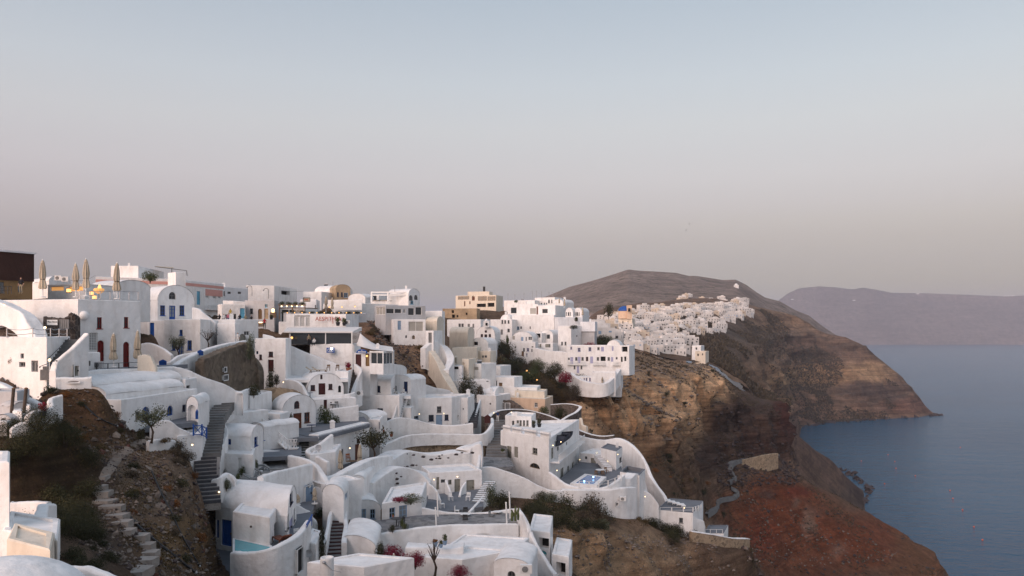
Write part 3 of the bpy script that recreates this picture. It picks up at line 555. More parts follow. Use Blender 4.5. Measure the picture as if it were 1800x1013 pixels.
def earthmat(name, sc, bump, scrub, dist):
    m = bpy.data.materials.new(name); m.use_nodes = True; t = m.node_tree; b = t.nodes['Principled BSDF']; L = t.links.new
    b.inputs['Roughness'].default_value = .95; b.inputs['Specular IOR Level'].default_value = .1
    at = N(t, 'ShaderNodeAttribute', attribute_name='zone'); g = N(t, 'ShaderNodeNewGeometry')
    n1 = N(t, 'ShaderNodeTexNoise'); n1.inputs['Scale'].default_value = sc; n1.inputs['Detail'].default_value = 9; n1.inputs['Roughness'].default_value = .7; L(g.outputs['Position'], n1.inputs['Vector'])
    r1 = N(t, 'ShaderNodeValToRGB'); r1.color_ramp.elements[0].position = .33; r1.color_ramp.elements[1].position = .68; r1.color_ramp.elements[0].color = (.60, .58, .57, 1); r1.color_ramp.elements[1].color = (1.35, 1.32, 1.28, 1); L(n1.outputs[0], r1.inputs[0])
    mx = N(t, 'ShaderNodeMix', data_type='RGBA', blend_type='MULTIPLY'); mx.inputs[0].default_value = .85; L(at.outputs['Color'], mx.inputs[6]); L(r1.outputs[0], mx.inputs[7])
    # pebbles and loose stones
    v = N(t, 'ShaderNodeTexVoronoi'); v.inputs['Scale'].default_value = sc*9; L(g.outputs['Position'], v.inputs['Vector']); rv = N(t, 'ShaderNodeValToRGB'); rv.color_ramp.elements[0].position = .1; rv.color_ramp.elements[1].position = .35; rv.color_ramp.elements[0].color = (1.6, 1.55, 1.5, 1); rv.color_ramp.elements[1].color = (.9, .9, .9, 1); L(v.outputs['Distance'], rv.inputs[0])
    mx1 = N(t, 'ShaderNodeMix', data_type='RGBA', blend_type='MULTIPLY'); mx1.inputs[0].default_value = .65; L(mx.outputs[2], mx1.inputs[6]); L(rv.outputs[0], mx1.inputs[7])
    # dry scrub specks on the gentler ground
    n2 = N(t, 'ShaderNodeTexNoise'); n2.inputs['Scale'].default_value = sc*2.6; n2.inputs['Detail'].default_value = 8; n2.inputs['Roughness'].default_value = .75; L(g.outputs['Position'], n2.inputs['Vector'])
    r2 = N(t, 'ShaderNodeValToRGB'); r2.color_ramp.elements[0].position = .52; r2.color_ramp.elements[1].position = .60; L(n2.outputs[0], r2.inputs[0])
    sp = N(t, 'ShaderNodeSeparateXYZ'); L(g.outputs['Normal'], sp.inputs[0]); mr = N(t, 'ShaderNodeMapRange'); mr.inputs[1].default_value = .35; mr.inputs[2].default_value = .8; mr.inputs[3].default_value = .1; mr.inputs[4].default_value = scrub; L(sp.outputs['Z'], mr.inputs[0])
    mu = N(t, 'ShaderNodeMath', operation='MULTIPLY'); L(r2.outputs[0], mu.inputs[0]); L(mr.outputs[0], mu.inputs[1])
    mx2 = N(t, 'ShaderNodeMix', data_type='RGBA'); L(mu.outputs[0], mx2.inputs[0]); L(mx1.outputs[2], mx2.inputs[6]); mx2.inputs[7].default_value = (.062, .055, .03, 1)
    mp = N(t, 'ShaderNodeMapping'); mp.inputs['Scale'].default_value = (sc*.18, sc*.18, sc*3.4); L(g.outputs['Position'], mp.inputs[0]); ns = N(t, 'ShaderNodeTexNoise'); ns.inputs['Scale'].default_value = 1.; ns.inputs['Detail'].default_value = 6; ns.inputs['Roughness'].default_value = .65; L(mp.outputs[0], ns.inputs['Vector'])
    rs = N(t, 'ShaderNodeValToRGB'); rs.color_ramp.elements[0].position = .40; rs.color_ramp.elements[1].position = .60; rs.color_ramp.elements[0].color = (.72, .68, .66, 1); rs.color_ramp.elements[1].color = (1.42, 1.38, 1.33, 1); L(ns.outputs[0], rs.inputs[0])
    ms = N(t, 'ShaderNodeMapRange'); ms.inputs[1].default_value = .95; ms.inputs[2].default_value = .55; ms.inputs[3].default_value = 0; ms.inputs[4].default_value = .95; L(sp.outputs['Z'], ms.inputs[0])
    mx3 = N(t, 'ShaderNodeMix', data_type='RGBA', blend_type='MULTIPLY'); L(ms.outputs[0], mx3.inputs[0]); L(mx2.outputs[2], mx3.inputs[6]); L(rs.outputs[0], mx3.inputs[7]); L(mx3.outputs[2], b.inputs['Base Color'])
    n3 = N(t, 'ShaderNodeTexNoise'); n3.inputs['Scale'].default_value = sc*5; n3.inputs['Detail'].default_value = 9; n3.inputs['Roughness'].default_value = .72; L(g.outputs['Position'], n3.inputs['Vector'])
    bp = N(t, 'ShaderNodeBump'); bp.inputs['Strength'].default_value = bump; bp.inputs['Distance'].default_value = dist; L(n3.outputs[0], bp.inputs['Height']); L(bp.outputs[0], b.inputs['Normal'])
    MATS[name] = m; return m
earthmat('earth', .38, 1., .45, 1.5); earthmat('earthfar', .07, 1., .5, 9.); earthmat('earthmtn', .022, .8, .7, 14.)
def rows(*seg):
    out = []
    for a, b, n in seg: out += list(np.exp(np.linspace(math.log(a), math.log(b), n, endpoint=False)))
    return np.array(out+[seg[-1][1]])
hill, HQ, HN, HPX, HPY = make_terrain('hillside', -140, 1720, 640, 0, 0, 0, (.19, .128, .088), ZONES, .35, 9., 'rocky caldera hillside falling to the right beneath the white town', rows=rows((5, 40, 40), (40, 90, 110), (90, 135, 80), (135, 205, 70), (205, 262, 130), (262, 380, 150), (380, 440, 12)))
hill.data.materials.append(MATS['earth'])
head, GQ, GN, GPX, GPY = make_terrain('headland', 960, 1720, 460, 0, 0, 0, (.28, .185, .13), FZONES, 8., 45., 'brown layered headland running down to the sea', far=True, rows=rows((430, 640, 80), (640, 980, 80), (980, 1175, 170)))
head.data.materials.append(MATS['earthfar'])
# ------------------------------------------------------------------ mountain, far island, sea
def ridge(name, sil, dfront, dcrest, dback, zfront, npx, nd, amp, fs, base, label, var=.3):
    xs = [a for a, b in sil]; U = (np.linspace(xs[0], xs[-1], npx)-CX)/F; t = np.linspace(0, 1, nd); pxs = U*F+CX
    zc = CAMZ-(np.interp(pxs, xs, [b for a, b in sil])-HY)/F*dcrest
    p = np.zeros((npx, nd, 3)); tt = np.clip(t/.75, 0, 1); back = np.clip((t-.75)/.25, 0, 1)
    D = dfront+(dcrest-dfront)*tt+(dback-dcrest)*back; p[..., 1] = D[None]; p[..., 0] = U[:, None]*D[None]
    zf = zfront(pxs) if callable(zfront) else np.full(npx, zfront); prof = tt**.85
    p[..., 2] = zf[:, None]+(zc-zf)[:, None]*prof[None]-back[None]**1.2*(zc-zf)[:, None]*.5
    n = fbm(np.stack([p[..., 0]/fs, p[..., 1]/fs, p[..., 2]/fs*.3], -1), 5, 5)*.5+fbm(p/fs*.6, 4, 8, True)*.6
    env = np.sin(np.pi*np.clip(tt, 0, 1)*.5)**.5*(1-.75*np.exp(-((tt-1)/.06)**2)); p[..., 2] += n*amp*env[None]*.8; p[..., 1] += n*amp*1.2
    nu = npx; idx = np.arange(nu*nd).reshape(nu, nd); quads = np.stack([idx[:-1, :-1], idx[1:, :-1], idx[1:, 1:], idx[:-1, 1:]], -1).reshape(-1, 4)
    me = bpy.data.meshes.new(name); me.from_pydata(p.reshape(-1, 3).tolist(), [], quads.tolist()); me.update()
    c = np.array(base)*(1+var*fbm(p/fs*1.5, 4, 31))[..., None]; at = me.attributes.new('zone', 'FLOAT_COLOR', 'POINT'); at.data.foreach_set('color', np.concatenate([c, np.ones(c.shape[:-1]+(1,))], -1).reshape(-1).astype(np.float32))
    me.polygons.foreach_set('use_smooth', [True]*len(me.polygons)); me.materials.append(MATS['earthmtn']); o = bpy.data.objects.new(name, me); COL.objects.link(o); tag(o, label, None, None, 'structure'); return o, p
mtn, MQ = ridge('mountain', [(700,560),(880,540),(960,521),(1000,504),(1050,491),(1080,482),(1105,474),(1125,476),(1160,478),(1190,480),(1212,486),(1225,485),(1250,489),(1270,492),(1292,491),(1310,500),(1330,514),(1345,523),(1372,530),(1400,546),(1425,556),(1445,572),(1475,592),(1510,606),(1540,640),(1580,690)], 1080, 1750, 2300, lambda x: np.interp(x, [700,1100,1300,1400,1450,1550], [100,148,140,60,-10,-20]), 300, 130, 26, 160., (.30, .235, .20), 'broad brown mountain rising behind the far village')
isl, IQ = ridge('far_island', [(1290,600),(1340,556),(1370,527),(1385,516),(1405,507),(1440,503),(1470,505),(1500,509),(1520,506),(1545,510),(1570,515),(1620,515),(1700,517),(1760,520),(1800,519),(1900,522),(2050,520)], 7000, 7700, 9000, -5, 260, 60, 130, 900., (.22, .175, .165), 'long far island cliff across the bay', .25)
def seamat():
    m = bpy.data.materials.new('sea'); m.use_nodes = True; t = m.node_tree; b = t.nodes['Principled BSDF']; L = t.links.new
    b.inputs['Roughness'].default_value = .16; b.inputs['IOR'].default_value = 1.33; b.inputs['Specular IOR Level'].default_value = .5
    g = N(t, 'ShaderNodeNewGeometry'); n0 = N(t, 'ShaderNodeTexNoise'); n0.inputs['Scale'].default_value = .004; n0.inputs['Detail'].default_value = 5; L(g.outputs['Position'], n0.inputs['Vector'])
    r = N(t, 'ShaderNodeValToRGB'); r.color_ramp.elements[0].position = .35; r.color_ramp.elements[1].position = .65; r.color_ramp.elements[0].color = (.012, .074, .145, 1); r.color_ramp.elements[1].color = (.020, .098, .178, 1); L(n0.outputs[0], r.inputs[0]); L(r.outputs[0], b.inputs['Base Color'])
    mp = N(t, 'ShaderNodeMapping'); mp.inputs['Rotation'].default_value = (0, 0, .5); mp.inputs['Scale'].default_value = (1., 2.2, 1.); L(g.outputs['Position'], mp.inputs[0])
    prev = None
    for sc, st, ds in ((.03, .9, 5.), (.11, 1., 2.2), (.4, .8, .6)):
        n = N(t, 'ShaderNodeTexNoise'); n.inputs['Scale'].default_value = sc; n.inputs['Detail'].default_value = 5; n.inputs['Roughness'].default_value = .6; L(mp.outputs[0], n.inputs['Vector'])
        bp = N(t, 'ShaderNodeBump'); bp.inputs['Strength'].default_value = st; bp.inputs['Distance'].default_value = ds; L(n.outputs[0], bp.inputs['Height'])
        if prev: L(prev.outputs[0], bp.inputs['Normal'])
        prev = bp
    L(prev.outputs[0], b.inputs['Normal']); MATS['sea'] = m
seamat()
mb = MB(); mb.add([(-9000, 150, 0), (30000, 150, 0), (30000, 40000, 0), (-9000, 40000, 0)], [(0, 1, 2, 3)]); tag(mb.build('sea', 'sea'), 'calm dark blue sea filling the caldera', None, None, 'structure')
# ================================================================== the town, from the left edge to the right
# --- skyline on the left
R, c, zt = H('ochre house with a dark brown boarded upper storey at the left edge of the skyline', [(-70,82),(57,88)], 491, 520, '0 g 3 506 9 20 grey;0 g 36 504 9 20 grey', dep=9, m='ochre', roof='plain')
mb = MB(); z1 = ZZ(447, 88); mb.prism(inset(c, -.12), zt+.12, z1); mb.build('upper_storey', 'cladding', R); mb = MB(); mb.prism(inset(c, -.28), z1, z1+.18); mb.build('cornice', 'whitecool', R)
H('small white vaulted house with two air conditioners behind the roof terrace', [(52,108),(86,102),(124,108)], 494, 522, roof='v1', crown=483)
H('low restaurant pavilion with lamplit windows on the roof terrace', [(84,94),(149,92)], 501, 526, '0 Y 100 507 24 10 wframe;0 Y 133 508 26 10 wframe', dep=4, roof='plain', rm='awning', name='pavilion', cat='pavilion')
H('low white vaulted roof behind the closed parasols', [(160,100),(204,98)], 504, 530, dep=5, roof='v1', crown=491)
R, c, zt = H('white townhouse with a salmon cornice band and salmon balcony wall on the skyline', [(168,143),(312,150),(393,166)], 487, 548, '1 d 349 524 6 24 cyan;1 g 364 520 5 11 wframe;1 g 377 521 6 11 wframe;1 g 386 521 5 11 wframe', par=.3)
for i in (0, 1):
    fr, U, Ln = frame_of(c[i], c[i+1], sum(c, Vector((0, 0)))/4-(c[i]+c[i+1])/2); q = MB(); fbox(q, fr, 0, Ln, zt-1.0, zt-.45, 0, .06); q.build('band', 'salmon', R)
q = MB(); t0 = hit(c[1], U, 361)[0]; t1 = hit(c[1], U, 391)[0]; fbox(q, fr, t0, t1, zt-2.6, zt-1.3, 0, .05); q.build('wall_panel', 'salmon', R)
q = MB()
for k in range(14): s_ = t0+(t1-t0)*k/13; fbox(q, fr, s_-.05, s_+.05, zt-5.4, zt-4.6, .55, .68)
fbox(q, fr, t0, t1, zt-4.6, zt-4.48, .5, .72); fbox(q, fr, t0, t1, zt-5.5, zt-5.36, .0, .74); q.build('balustrade', 'white', R)
H('white rooftop block above the salmon banded townhouse', [(195,149),(243,149),(288,164)], 468, 490)
q = root('roof_pergola', P(300,488,150), 'thin iron pergola frame on the roof of the salmon banded townhouse', 'pergola')
m_ = MB(); a, b, c_, d_ = P(272,469,155), P(328,476,156), P(329,485,156), P(300,472,155); m_.bar(a, b, .1); m_.bar(b, c_, .1); m_.bar(P(302,472,156), P(302,488,156), .1); m_.build('frame', 'iron', q); m_ = MB(); m_.quad(a, P(305,472,155), P(305,470,163), P(275,468,163)); m_.build('canopy', 'canvas', q)
H('tall white chimney pillar beside the roof shrub', [(295,130),(309,128)], 479, 508, dep=1.6, name='chimney', cat='chimney', par=.1)
# --- the big mansion with red windows
R, c, zt = H('large white mansion with red windows and red arched doors', [(-40,75),(137,71.5),(247,77)], 527, 660, '1 w 175 568 9 20 red;1 w 222 567 8 19 red;1 a 177 617 12 37 red;1 a 222 624 11 46 red;1 l 164 601 15 32 wframe;1 w 157 639 6 10 grey', par=.5, m='white')
R, c, zt = H('white vaulted chapel house with blue windows and a grey lunette', [(206,127),(277,114),(342,119)], 528, 600, '1 g 303 550 11 25 blue;1 w 286 546 9 18 blue;1 w 320 546 9 18 blue;1 A 303 520 12 13 grey;0 w 254 546 9 17 blue', roof='v1', crown=500)
H('white lower block with a tall blue door under the chapel house', [(244,113),(291,108),(300,113)], 564, 650, '0 d 267 581 8 27 blue;0 h 255 622 10 20 dark', par=.3)
H('white lower house with blue glazed door behind the olive tree', [(288,108),(352,105),(384,118)], 562, 645, '0 w 318 585 6 10 blue;0 g 318 617 10 26 blue;0 w 333 607 8 17 blue;0 w 305 608 7 16 blue', par=.6)
W('rising white parapet at the right shoulder of the chapel house', '338 540 566 113;350 545 566 112;366 556 570 112;378 567 574 112', th=.5)
H('plain white cube house with drain holes beside the road gate', [(382,112),(413,110),(420,118)], 569, 615, par=.3)
H('white gate house with a pale wooden gate on the road', [(413,118),(454,122)], 562, 612, '0 a 426 598 13 22 sage;0 w 434 586 10 8 wframe', dep=5)
W('curved white parapet beside the red arched doors', '246 606 650 98;262 603 650 98;285 612 650 97;300 625 650 96', th=.4)
W('cream rounded garden wall under the tall parasol', '242 626 648 73;258 624 648 73;267 630 648 73;273 645 650 73', m='cream')
W('white parapet wall with a blue pointed gate along the upper road', '272 640 652 88;300 636 652 88;318 624 650 90;345 620 646 92;360 615 640 95', th=.45)
# --- left stairs and terrace with the stone sign wall
W('broad white stair parapet sweeping down at the left edge', '-30 522 560 69;0 533 552 68.5;20 540 560 68;38 552 580 67.5;50 572 596 67;62 592 600 66.5', th=1.1)
W('dark stone arch wall under the sweeping stair', '-20 545 600 70.4;5 553 598 70.2;28 560 598 70;45 575 598 69.6;52 594 600 69.4', m='darkstone')
W('dark stone wall carrying a white name board and a grey panel', '75 556 596 69.5;88 558 596 69.6;105 560 596 69.7;118 556 596 69.8;123 551 596 69.9;129 551 596 70;132 560 596 70', m='darkstone', th=.6)
S('dark steps behind the sweeping white parapet', (72,592,69.8), (38,556,72), 1.4, 9, 'stepdark')
H('white terrace house with slate doors below the stone sign wall', [(-40,63),(82,60.5),(123,68)], 594, 668, '0 w 39 626 6 9 grey;0 d 61 644 12 20 grey;0 w 39 641 11 9 grey', par=.12)
S('grey steps climbing beside the triangular white wall', (90,655,60), (134,597,67), 1.5, 11, 'stepgrey')
W('triangular white stair wall with a small sage door', '98 652 672 59;104 634 672 59.4;130 610 672 60.4;156 585 672 61.6', th=.5, curve=False, ops='d 131 652 10 22 sage')
H('small white annex with a window at the foot of the mansion', [(155,69.5),(176,70.5)], 621, 655, '0 w 157 639 5 9 grey', dep=4)
T('narrow terrace in front of the red arched doors', '130 68.5;200 71;304 77.6;330 82;250 78.5;138 72', 652, 'greyfloor')
W('long curved white parapet under the two closed parasols', '124 664 676 66;135 658 674 66.6;152 653 672 67.6;195 649 668 70.2;245 647 666 73.2;304 645 662 77', th=.4)
W('low white bench wall with a niche above the rocks', '98 665 680 57;130 664 680 57.5;160 662 680 58', th=.6, ops='n 129 671 22 6 brown')
H('long white upper vault roof stepping down from the parapet', [(163,64.6),(318,74.6)], 677, 712, dep=3.6, roof='v1', crown=662)
H('long white lower vault roof above the blue arched windows', [(186,62.9),(322,72.6)], 694, 720, dep=2.8, roof='v1', crown=680)
H('white cave house with a blue arched door and blue arched window', [(213,62),(347,74)], 704, 756, '0 a 256 728 14 26 blue;0 A 299 722 11 18 blue;0 w 324 718 7 13 navy;0 d 242 732 8 16 grey', dep=5, par=.1)
H('small white vaulted porch beside the broad grey stairs', [(328,69),(348,68.5),(368,73)], 712, 748, '0 n 337 727 14 30 white', roof='v0', crown=698, dep=3)
H('white boxy roof room with a small shutter above the porch', [(311,75.5),(326,74.2),(346,77)], 668, 700, '1 w 331 682 7 9 grey', par=.15)
W('white retaining wall bending down to the broad stairs', '303 645 700 77.2;330 650 702 77.8;362 664 706 78.8;395 676 710 80.2;413 684 712 81;415 694 714 81', th=.6)
W('white parapet of the upper road over the ruin wall', '310 644 662 82;330 630 650 86;355 618 640 91;395 606 632 98;436 598 625 104', th=.7)
W('ruined olive brown stone wall with two small openings', '358 636 690 86;368 628 690 87;398 616 692 92;420 608 694 96;437 602 694 98;448 625 694 99;456 662 694 99', m='ruinstone', th=1.2, ops='w 393 650 5 10 grey;d 394 664 8 11 grey')
W('pale broken stone wall at the foot of the ruin', '458 685 700 98;480 682 700 98;520 686 702 99;534 694 704 100', m='tanstone', th=.8)
# --- broad stairs in the middle left
S('upper flight of broad grey stairs by the porch', (376,736,74), (402,700,83), 1.7, 9, 'stepgrey')
S('middle flight of broad grey stairs beside the blue railing', (367,800,66.5), (377,737,74), 1.8, 13, 'stepgrey')
S('lower flight of white edged stairs above the big vault', (368,885,61.5), (360,802,66.5), 1.7, 12, 'steppale', 'stepdark')
W('white stair wall running from the ruin down past the broad steps', '443 680 700 92;420 689 712 87;395 704 725 82;378 722 745 77.5;386 738 765 76;390 756 780 74.5;382 785 812 72;374 800 840 69;374 842 862 66', th=.5)
H('white flat cave roof above the small white vault', [(386,82),(472,88)], 731, 762, '0 w 419 748 13 7 brown', dep=8, par=.08)
H('white hillside roof block behind the stair wall', [(400,93),(440,89),(478,96)], 697, 735, par=.1)
R, c, zt = H('white vaulted house with brown door and arched brown window', [(466,101),(497,93),(555,97)], 722, 766, '1 A 522 712 10 14 maroon;1 d 523 741 15 29 brown;1 w 540 734 10 18 brown', roof='v1', crown=697)
H('small white side room with a brown window by the lattice stair', [(456,90),(492,88),(508,91)], 729, 760, '1 w 501 745 5 10 brown', par=.1)
H('little white vaulted house with blue windows left of the lattice stair', [(386,76.5),(441,75),(463,79)], 769, 806, '0 w 403 777 6 10 blue;1 w 450 776 6 16 blue', roof='v1', crown=752)
H('white base room under the little vaulted house', [(384,73),(445,72),(452,80)], 800, 842, '0 d 422 820 7 30 wframe;0 n 391 826 8 22 white', par=.1)
H('white hidden house with a blue window behind the lattice stair', [(440,84),(464,83)], 752, 795, '0 w 463 767 3 14 blue', dep=5, roof='v0', crown=744)
q = root('outdoor_stair', P(490,775,88), 'white lattice stair descending to the small courtyard', 'stairs')
a, b, e = P(458,747,88), P(508,789,84), P(524,788,84); m_ = MB(); m_.bar(a, b, .8, .12); m_.bar(b, e, .8, .12); m_.build('stringer', 'white', q)
m_ = MB()
for (u, v) in ((a, b), (b, e)):
    m_.bar(u+Vector((0, -.4, 1.)), v+Vector((0, -.4, 1.)), .07); n_ = 9 if u is a else 3
    for k in range(n_):
        p0 = u.lerp(v, k/n_)+Vector((0, -.4, .05)); p1 = u.lerp(v, (k+1)/n_)+Vector((0, -.4, 1.)); p2 = u.lerp(v, k/n_)+Vector((0, -.4, 1.)); p3 = u.lerp(v, (k+1)/n_)+Vector((0, -.4, .05)); m_.bar(p0, p1, .045); m_.bar(p2, p3, .045); m_.bar(p0, p2, .06)
m_.build('railing', 'wframe', q)
W('dark rock wall under the lattice stair', '466 752 800 90;485 762 802 89;505 780 804 88;520 790 805 87', m='darkstone', th=1.)
T('grey courtyard floor with the lattice stair', '425 78;530 80;530 90;440 88', 806, 'greyfloor')
H('white block with a blue door under the blue cross railing', [(311,64),(355,66),(364,70)], 768, 800, '0 d 325 777 8 14 blue', par=.1)
W('white curved courtyard wall right of the olive tree', '262 752 778 63.5;275 741 778 63.5;298 741 778 64;318 752 778 64.5;333 760 778 65', th=.35)
W('low white wall at the head of the dirt path', '262 776 790 59;285 772 790 60;305 773 790 61;312 780 792 61.5', th=.35)
T('small grey yard behind the olive tree', '255 64;345 68;350 74;262 68', 752, 'greyfloor')
# --- big vault in the lower left centre
H('big white barrel vault house with blue door near the bottom', [(379,64),(505,60.5),(521,66.2)], 908, 990, '0 d 398 937 18 46 blue;0 d 382 930 6 32 blue;1 w 512 876 5 20 navy;1 d 512 930 7 38 lilac;1 w 506 918 4 26 grey;1 w 517.5 905 2.5 22 grey', roof='v1', crown=869)
H('white annex with a sundial dot in front of the big vault', [(409,60),(474,58),(496,64)], 911, 985, '1 w 486 930 8 27 navy', par=.08)
T('grey sun terrace beside the big vault', '470 57;540 64;556 74;500 72', 968, 'greyfloor')
T('small blue shaded yard by the blue door', '380 60;412 57;412 64;380 66', 990, 'greyfloor')
W('sweeping white terrace wall below the plunge pool', '404 972 1030 56;425 972 1035 55.5;470 966 1040 55;505 954 1040 56;528 938 1030 58;548 915 1010 61', th=.5, ops='h 523 985 10 46 navy')
W('curved white screen wall behind the terrace table', '514 889 925 68;528 889 925 68.5;541 897 925 69;550 905 930 69.5;552 925 935 69.5', th=.3)
W('scalloped white screen by the pale blue door', '524 876 900 74;534 879 900 74;541 890 902 74;552 898 904 74', th=.3)
q = root('plunge_pool', P(440,966,57), 'turquoise plunge pool at the foot of the white annex', 'pool'); m_ = MB(); m_.prism([XY(413,56.6), XY(468,55.9), XY(474,57.4), XY(413,59.5)], ZZ(964,57)-.4, ZZ(964,57)); m_.build('water', 'turq', q); m_ = MB(); m_.prism([XY(409,56.0), XY(474,55.2), XY(478,58.0), XY(409,60)], ZZ(964,57)-.6, ZZ(964,57)-.06); m_.build('basin', 'white', q)
# --- sun lounger terrace
T('dark paved sun terrace with four grey loungers', '418 68;462 66;506 78;500 84;432 82', 858, 'paving')
W('pinkish white back wall of the sun lounger terrace', '440 792 830 81;470 792 830 82;500 794 830 83;505 803 830 83', th=.4)
W('sloping white wall right of the sun lounger terrace', '462 838 900 66.5;490 828 905 69;520 822 905 72;549 816 900 75', th=.5, curve=False, ops='d 540 868 13 32 ltblue;w 541 854 4 6 grey')
W('white planter wall by the sun terrace gate', '372 845 862 63.5;388 838 862 63.5;402 832 862 64.5;412 845 862 64.5', th=.35)
# --- long wall terrace in the centre
H('long tall white wall house with a brown door and lamp', [(560,88),(649,100)], 765, 838, '0 d 628 795 8 29 brown;0 w 630 776 6 9 brown;0 d 602 797 3 15 maroon', dep=1.2, par=.02)
T('grey roof terrace in front of the brown door vault', '515 86;560 87;650 99;640 108;510 97', 771, 'greyfloor')
T('brown paved terrace with two closed parasols', '578 82;660 88;662 99;588 90', 845, 'stepdark')
W('cream planter wall on the grey roof terrace', '597 742 756 103;625 745 758 103;651 750 760 104', th=.5, m='cream')
S('white steps with grey treads beside the long wall', (522,812,84), (543,775,90), 1.4, 8, 'white', 'stepgrey')
W('white stair parapet curving into the terrace below', '580 763 800 87;562 778 810 85.5;537 790 815 84;552 802 822 82.5;575 812 840 81', th=.45)
H('small white cabin with an arched brown window', [(545,82),(590,84),(600,90)], 800, 845, '0 A 572 816 8 11 brown', par=.1)
W('white curved wall below the arched window cabin', '505 800 835 79;530 806 845 77;552 818 862 76;566 838 880 75;572 855 890 74.5', th=.5)
H('pinkish white rounded house end with a small blue window', [(567,72),(604,71),(613,75)], 870, 910, '1 w 609 872 4 12 ltblue', roof='v0', crown=854)
W('white swooping wall above the rounded house end', '568 835 900 77;590 838 900 78;612 828 900 80;640 814 890 84;660 806 880 88;690 800 870 93', th=1.)
H('white cave house with an arched niche right of the rounded end', [(612,80),(640,81),(660,88)], 846, 895, '0 A 628 866 7 13 grey', roof='v0', crown=838)
W('white plastered rock face with black drain holes', '664 820 880 90;685 811 880 94;700 802 880 98;722 794 870 101;760 799 860 103;800 796 855 104;824 796 852 104.6;830 785 850 105;846 783 850 105;848 815 850 105', th=2.5)
W('lower bulge of white plastered rock above the pergola house', '655 850 890 84;680 832 890 88;705 822 890 91;735 828 890 93;755 850 890 93', th=2.)
# --- courtyard with sage doors
H('curved white courtyard house with sage doors and two wall lamps', [(756,94),(847,96)], 832, 893, '0 d 804 855 10 25 sage;0 d 827 857 14 26 sage;0 d 769.6 850 5 22 sage;0 w 791 848 6 9 sage;0 w 779 846 8 6 grey', dep=5, par=.2)
T('grey courtyard with white chairs and curved dividers', '735 82;850 86;850 96;752 92', 906, 'greyfloor')
W('curved white divider left in the sage door courtyard', '753 850 880 90;765 862 885 89.5;774 880 890 89;776 892 895 89', th=.25)
W('curved white divider in the middle of the sage door courtyard', '782 844 870 93;787 856 875 92;790 870 875 91', th=.25)
W('curved white divider beside the double sage door', '820 848 872 93;812 860 873 92;810 871 875 91', th=.25)
S('dark and white steps right of the sage door courtyard', (832,894,86), (862,846,97), 1.3, 14, 'white', 'stepdark')
W('white wall rising beside the dark and white steps', '827 900 905 84;840 886 900 87;855 866 890 92;868 847 880 98', th=.3)
W('white shoulder wall left of the dark and white steps', '846 800 870 102;842 825 875 99;838 840 880 97', th=.4)
# --- lower centre terrace and houses
H('white house with a shallow arched roof and pale blue door', [(611,79),(669,80)], 897, 938, '0 g 637 910 13 30 ltblue;0 w 655 904 9 17 ltblue;0 w 617 908 6 9 ltblue', dep=6, roof='v0', crown=881)
H('white house with pale blue glazed door under the bougainvillea', [(671,77),(741,80),(750,88)], 886, 935, '0 w 690 902 11 19 ltblue;0 g 709 905 15 33 ltblue', par=.12)
T('large dark paved terrace with round tables', '606 70.7;650 69.8;720 71.7;800 73.7;912 75.7;906 79.4;742 78.5;690 77;612 74.5', 941, 'paving')
W('long white front parapet of the dark paved terrace', '604 931 1030 70;625 938 1030 69.5;650 941 1030 69;720 931 1030 71;800 922 1030 73;860 922 1030 74;912 922 1030 75', th=.4, ops='w 642 960 8 12 ltblue;n 843 944 44 17 white')
W('low white back parapet of the dark paved terrace', '742 893 915 78.6;790 901 915 78.8;850 901 915 79;908 895 915 79.4', th=.35)
W('white stepped wall right of the dark terrace', '908 893 960 76;916 903 965 75;924 918 970 74.5;928 935 980 74', th=.35)
S('dark steps with rust risers between the white walls', (583,996,62), (592,902,73.5), 1.35, 15, 'stepgrey', 'maroon')
W('white wall left of the rust riser steps', '582 890 925 74;577 905 950 70;572 930 990 66;566 955 1010 63', th=.3)
W('white wall right of the rust riser steps', '603 886 930 75;604 915 940 71;603 930 975 68;600 955 1010 64', th=.4)
H('white sloping roof below the dark terrace in the bottom centre', [(786,69.5),(906,68),(930,72)], 968, 1040, '0 A 905 1000 8 10 grey', par=.05)
H('white ridge roof with lattice vents in the bottom centre', [(728,66),(812,65),(905,68)], 985, 1040, par=.05)
H('white low house with a round topped window at the bottom edge', [(868,64),(932,63),(945,68)], 998, 1040, '0 A 899 1010 14 12 grey', roof='v0', crown=985)
W('white terrace lip with three blue flower pots', '712 962 1000 67;735 962 1000 67;780 966 1000 67;815 960 1000 67', th=1.6)
H('white pergola room with a small pool at the terrace corner', [(930,78),(967,77),(972,84)], 937, 990, '0 h 956 955 18 18 dark;0 n 954 972 14 8 turq', par=.06)
H('second white pergola room at the bottom edge of the cliff', [(970,74),(1000,73),(1006,79)], 980, 1040, '0 h 986 1000 16 22 dark', par=.06)
W('white stepped wall down to the pergola rooms', '930 935 1010 73;945 965 1015 72;960 990 1030 71;974 1010 1040 70', th=.4)
H('near white roof with a sharp right edge at the bottom', [(540,49),(640,48),(728,50)], 998, 1060, par=.03, dep=5)
H('white house with a pale blue shutter left of the bougainvillea', [(600,66),(660,64),(670,70)], 962, 1030, '0 d 630 986 9 18 ltblue', roof='v0', crown=948)
H('white house wall with a satellite dish above the blue doorway', [(536,61),(555,60),(566,64)], 958, 1035, par=.06)
H('white house with a pale lattice balcony under the curved wall', [(545,76),(570,74)], 852, 905, '0 l 557 853 14 9 wframe', dep=4, par=.05)
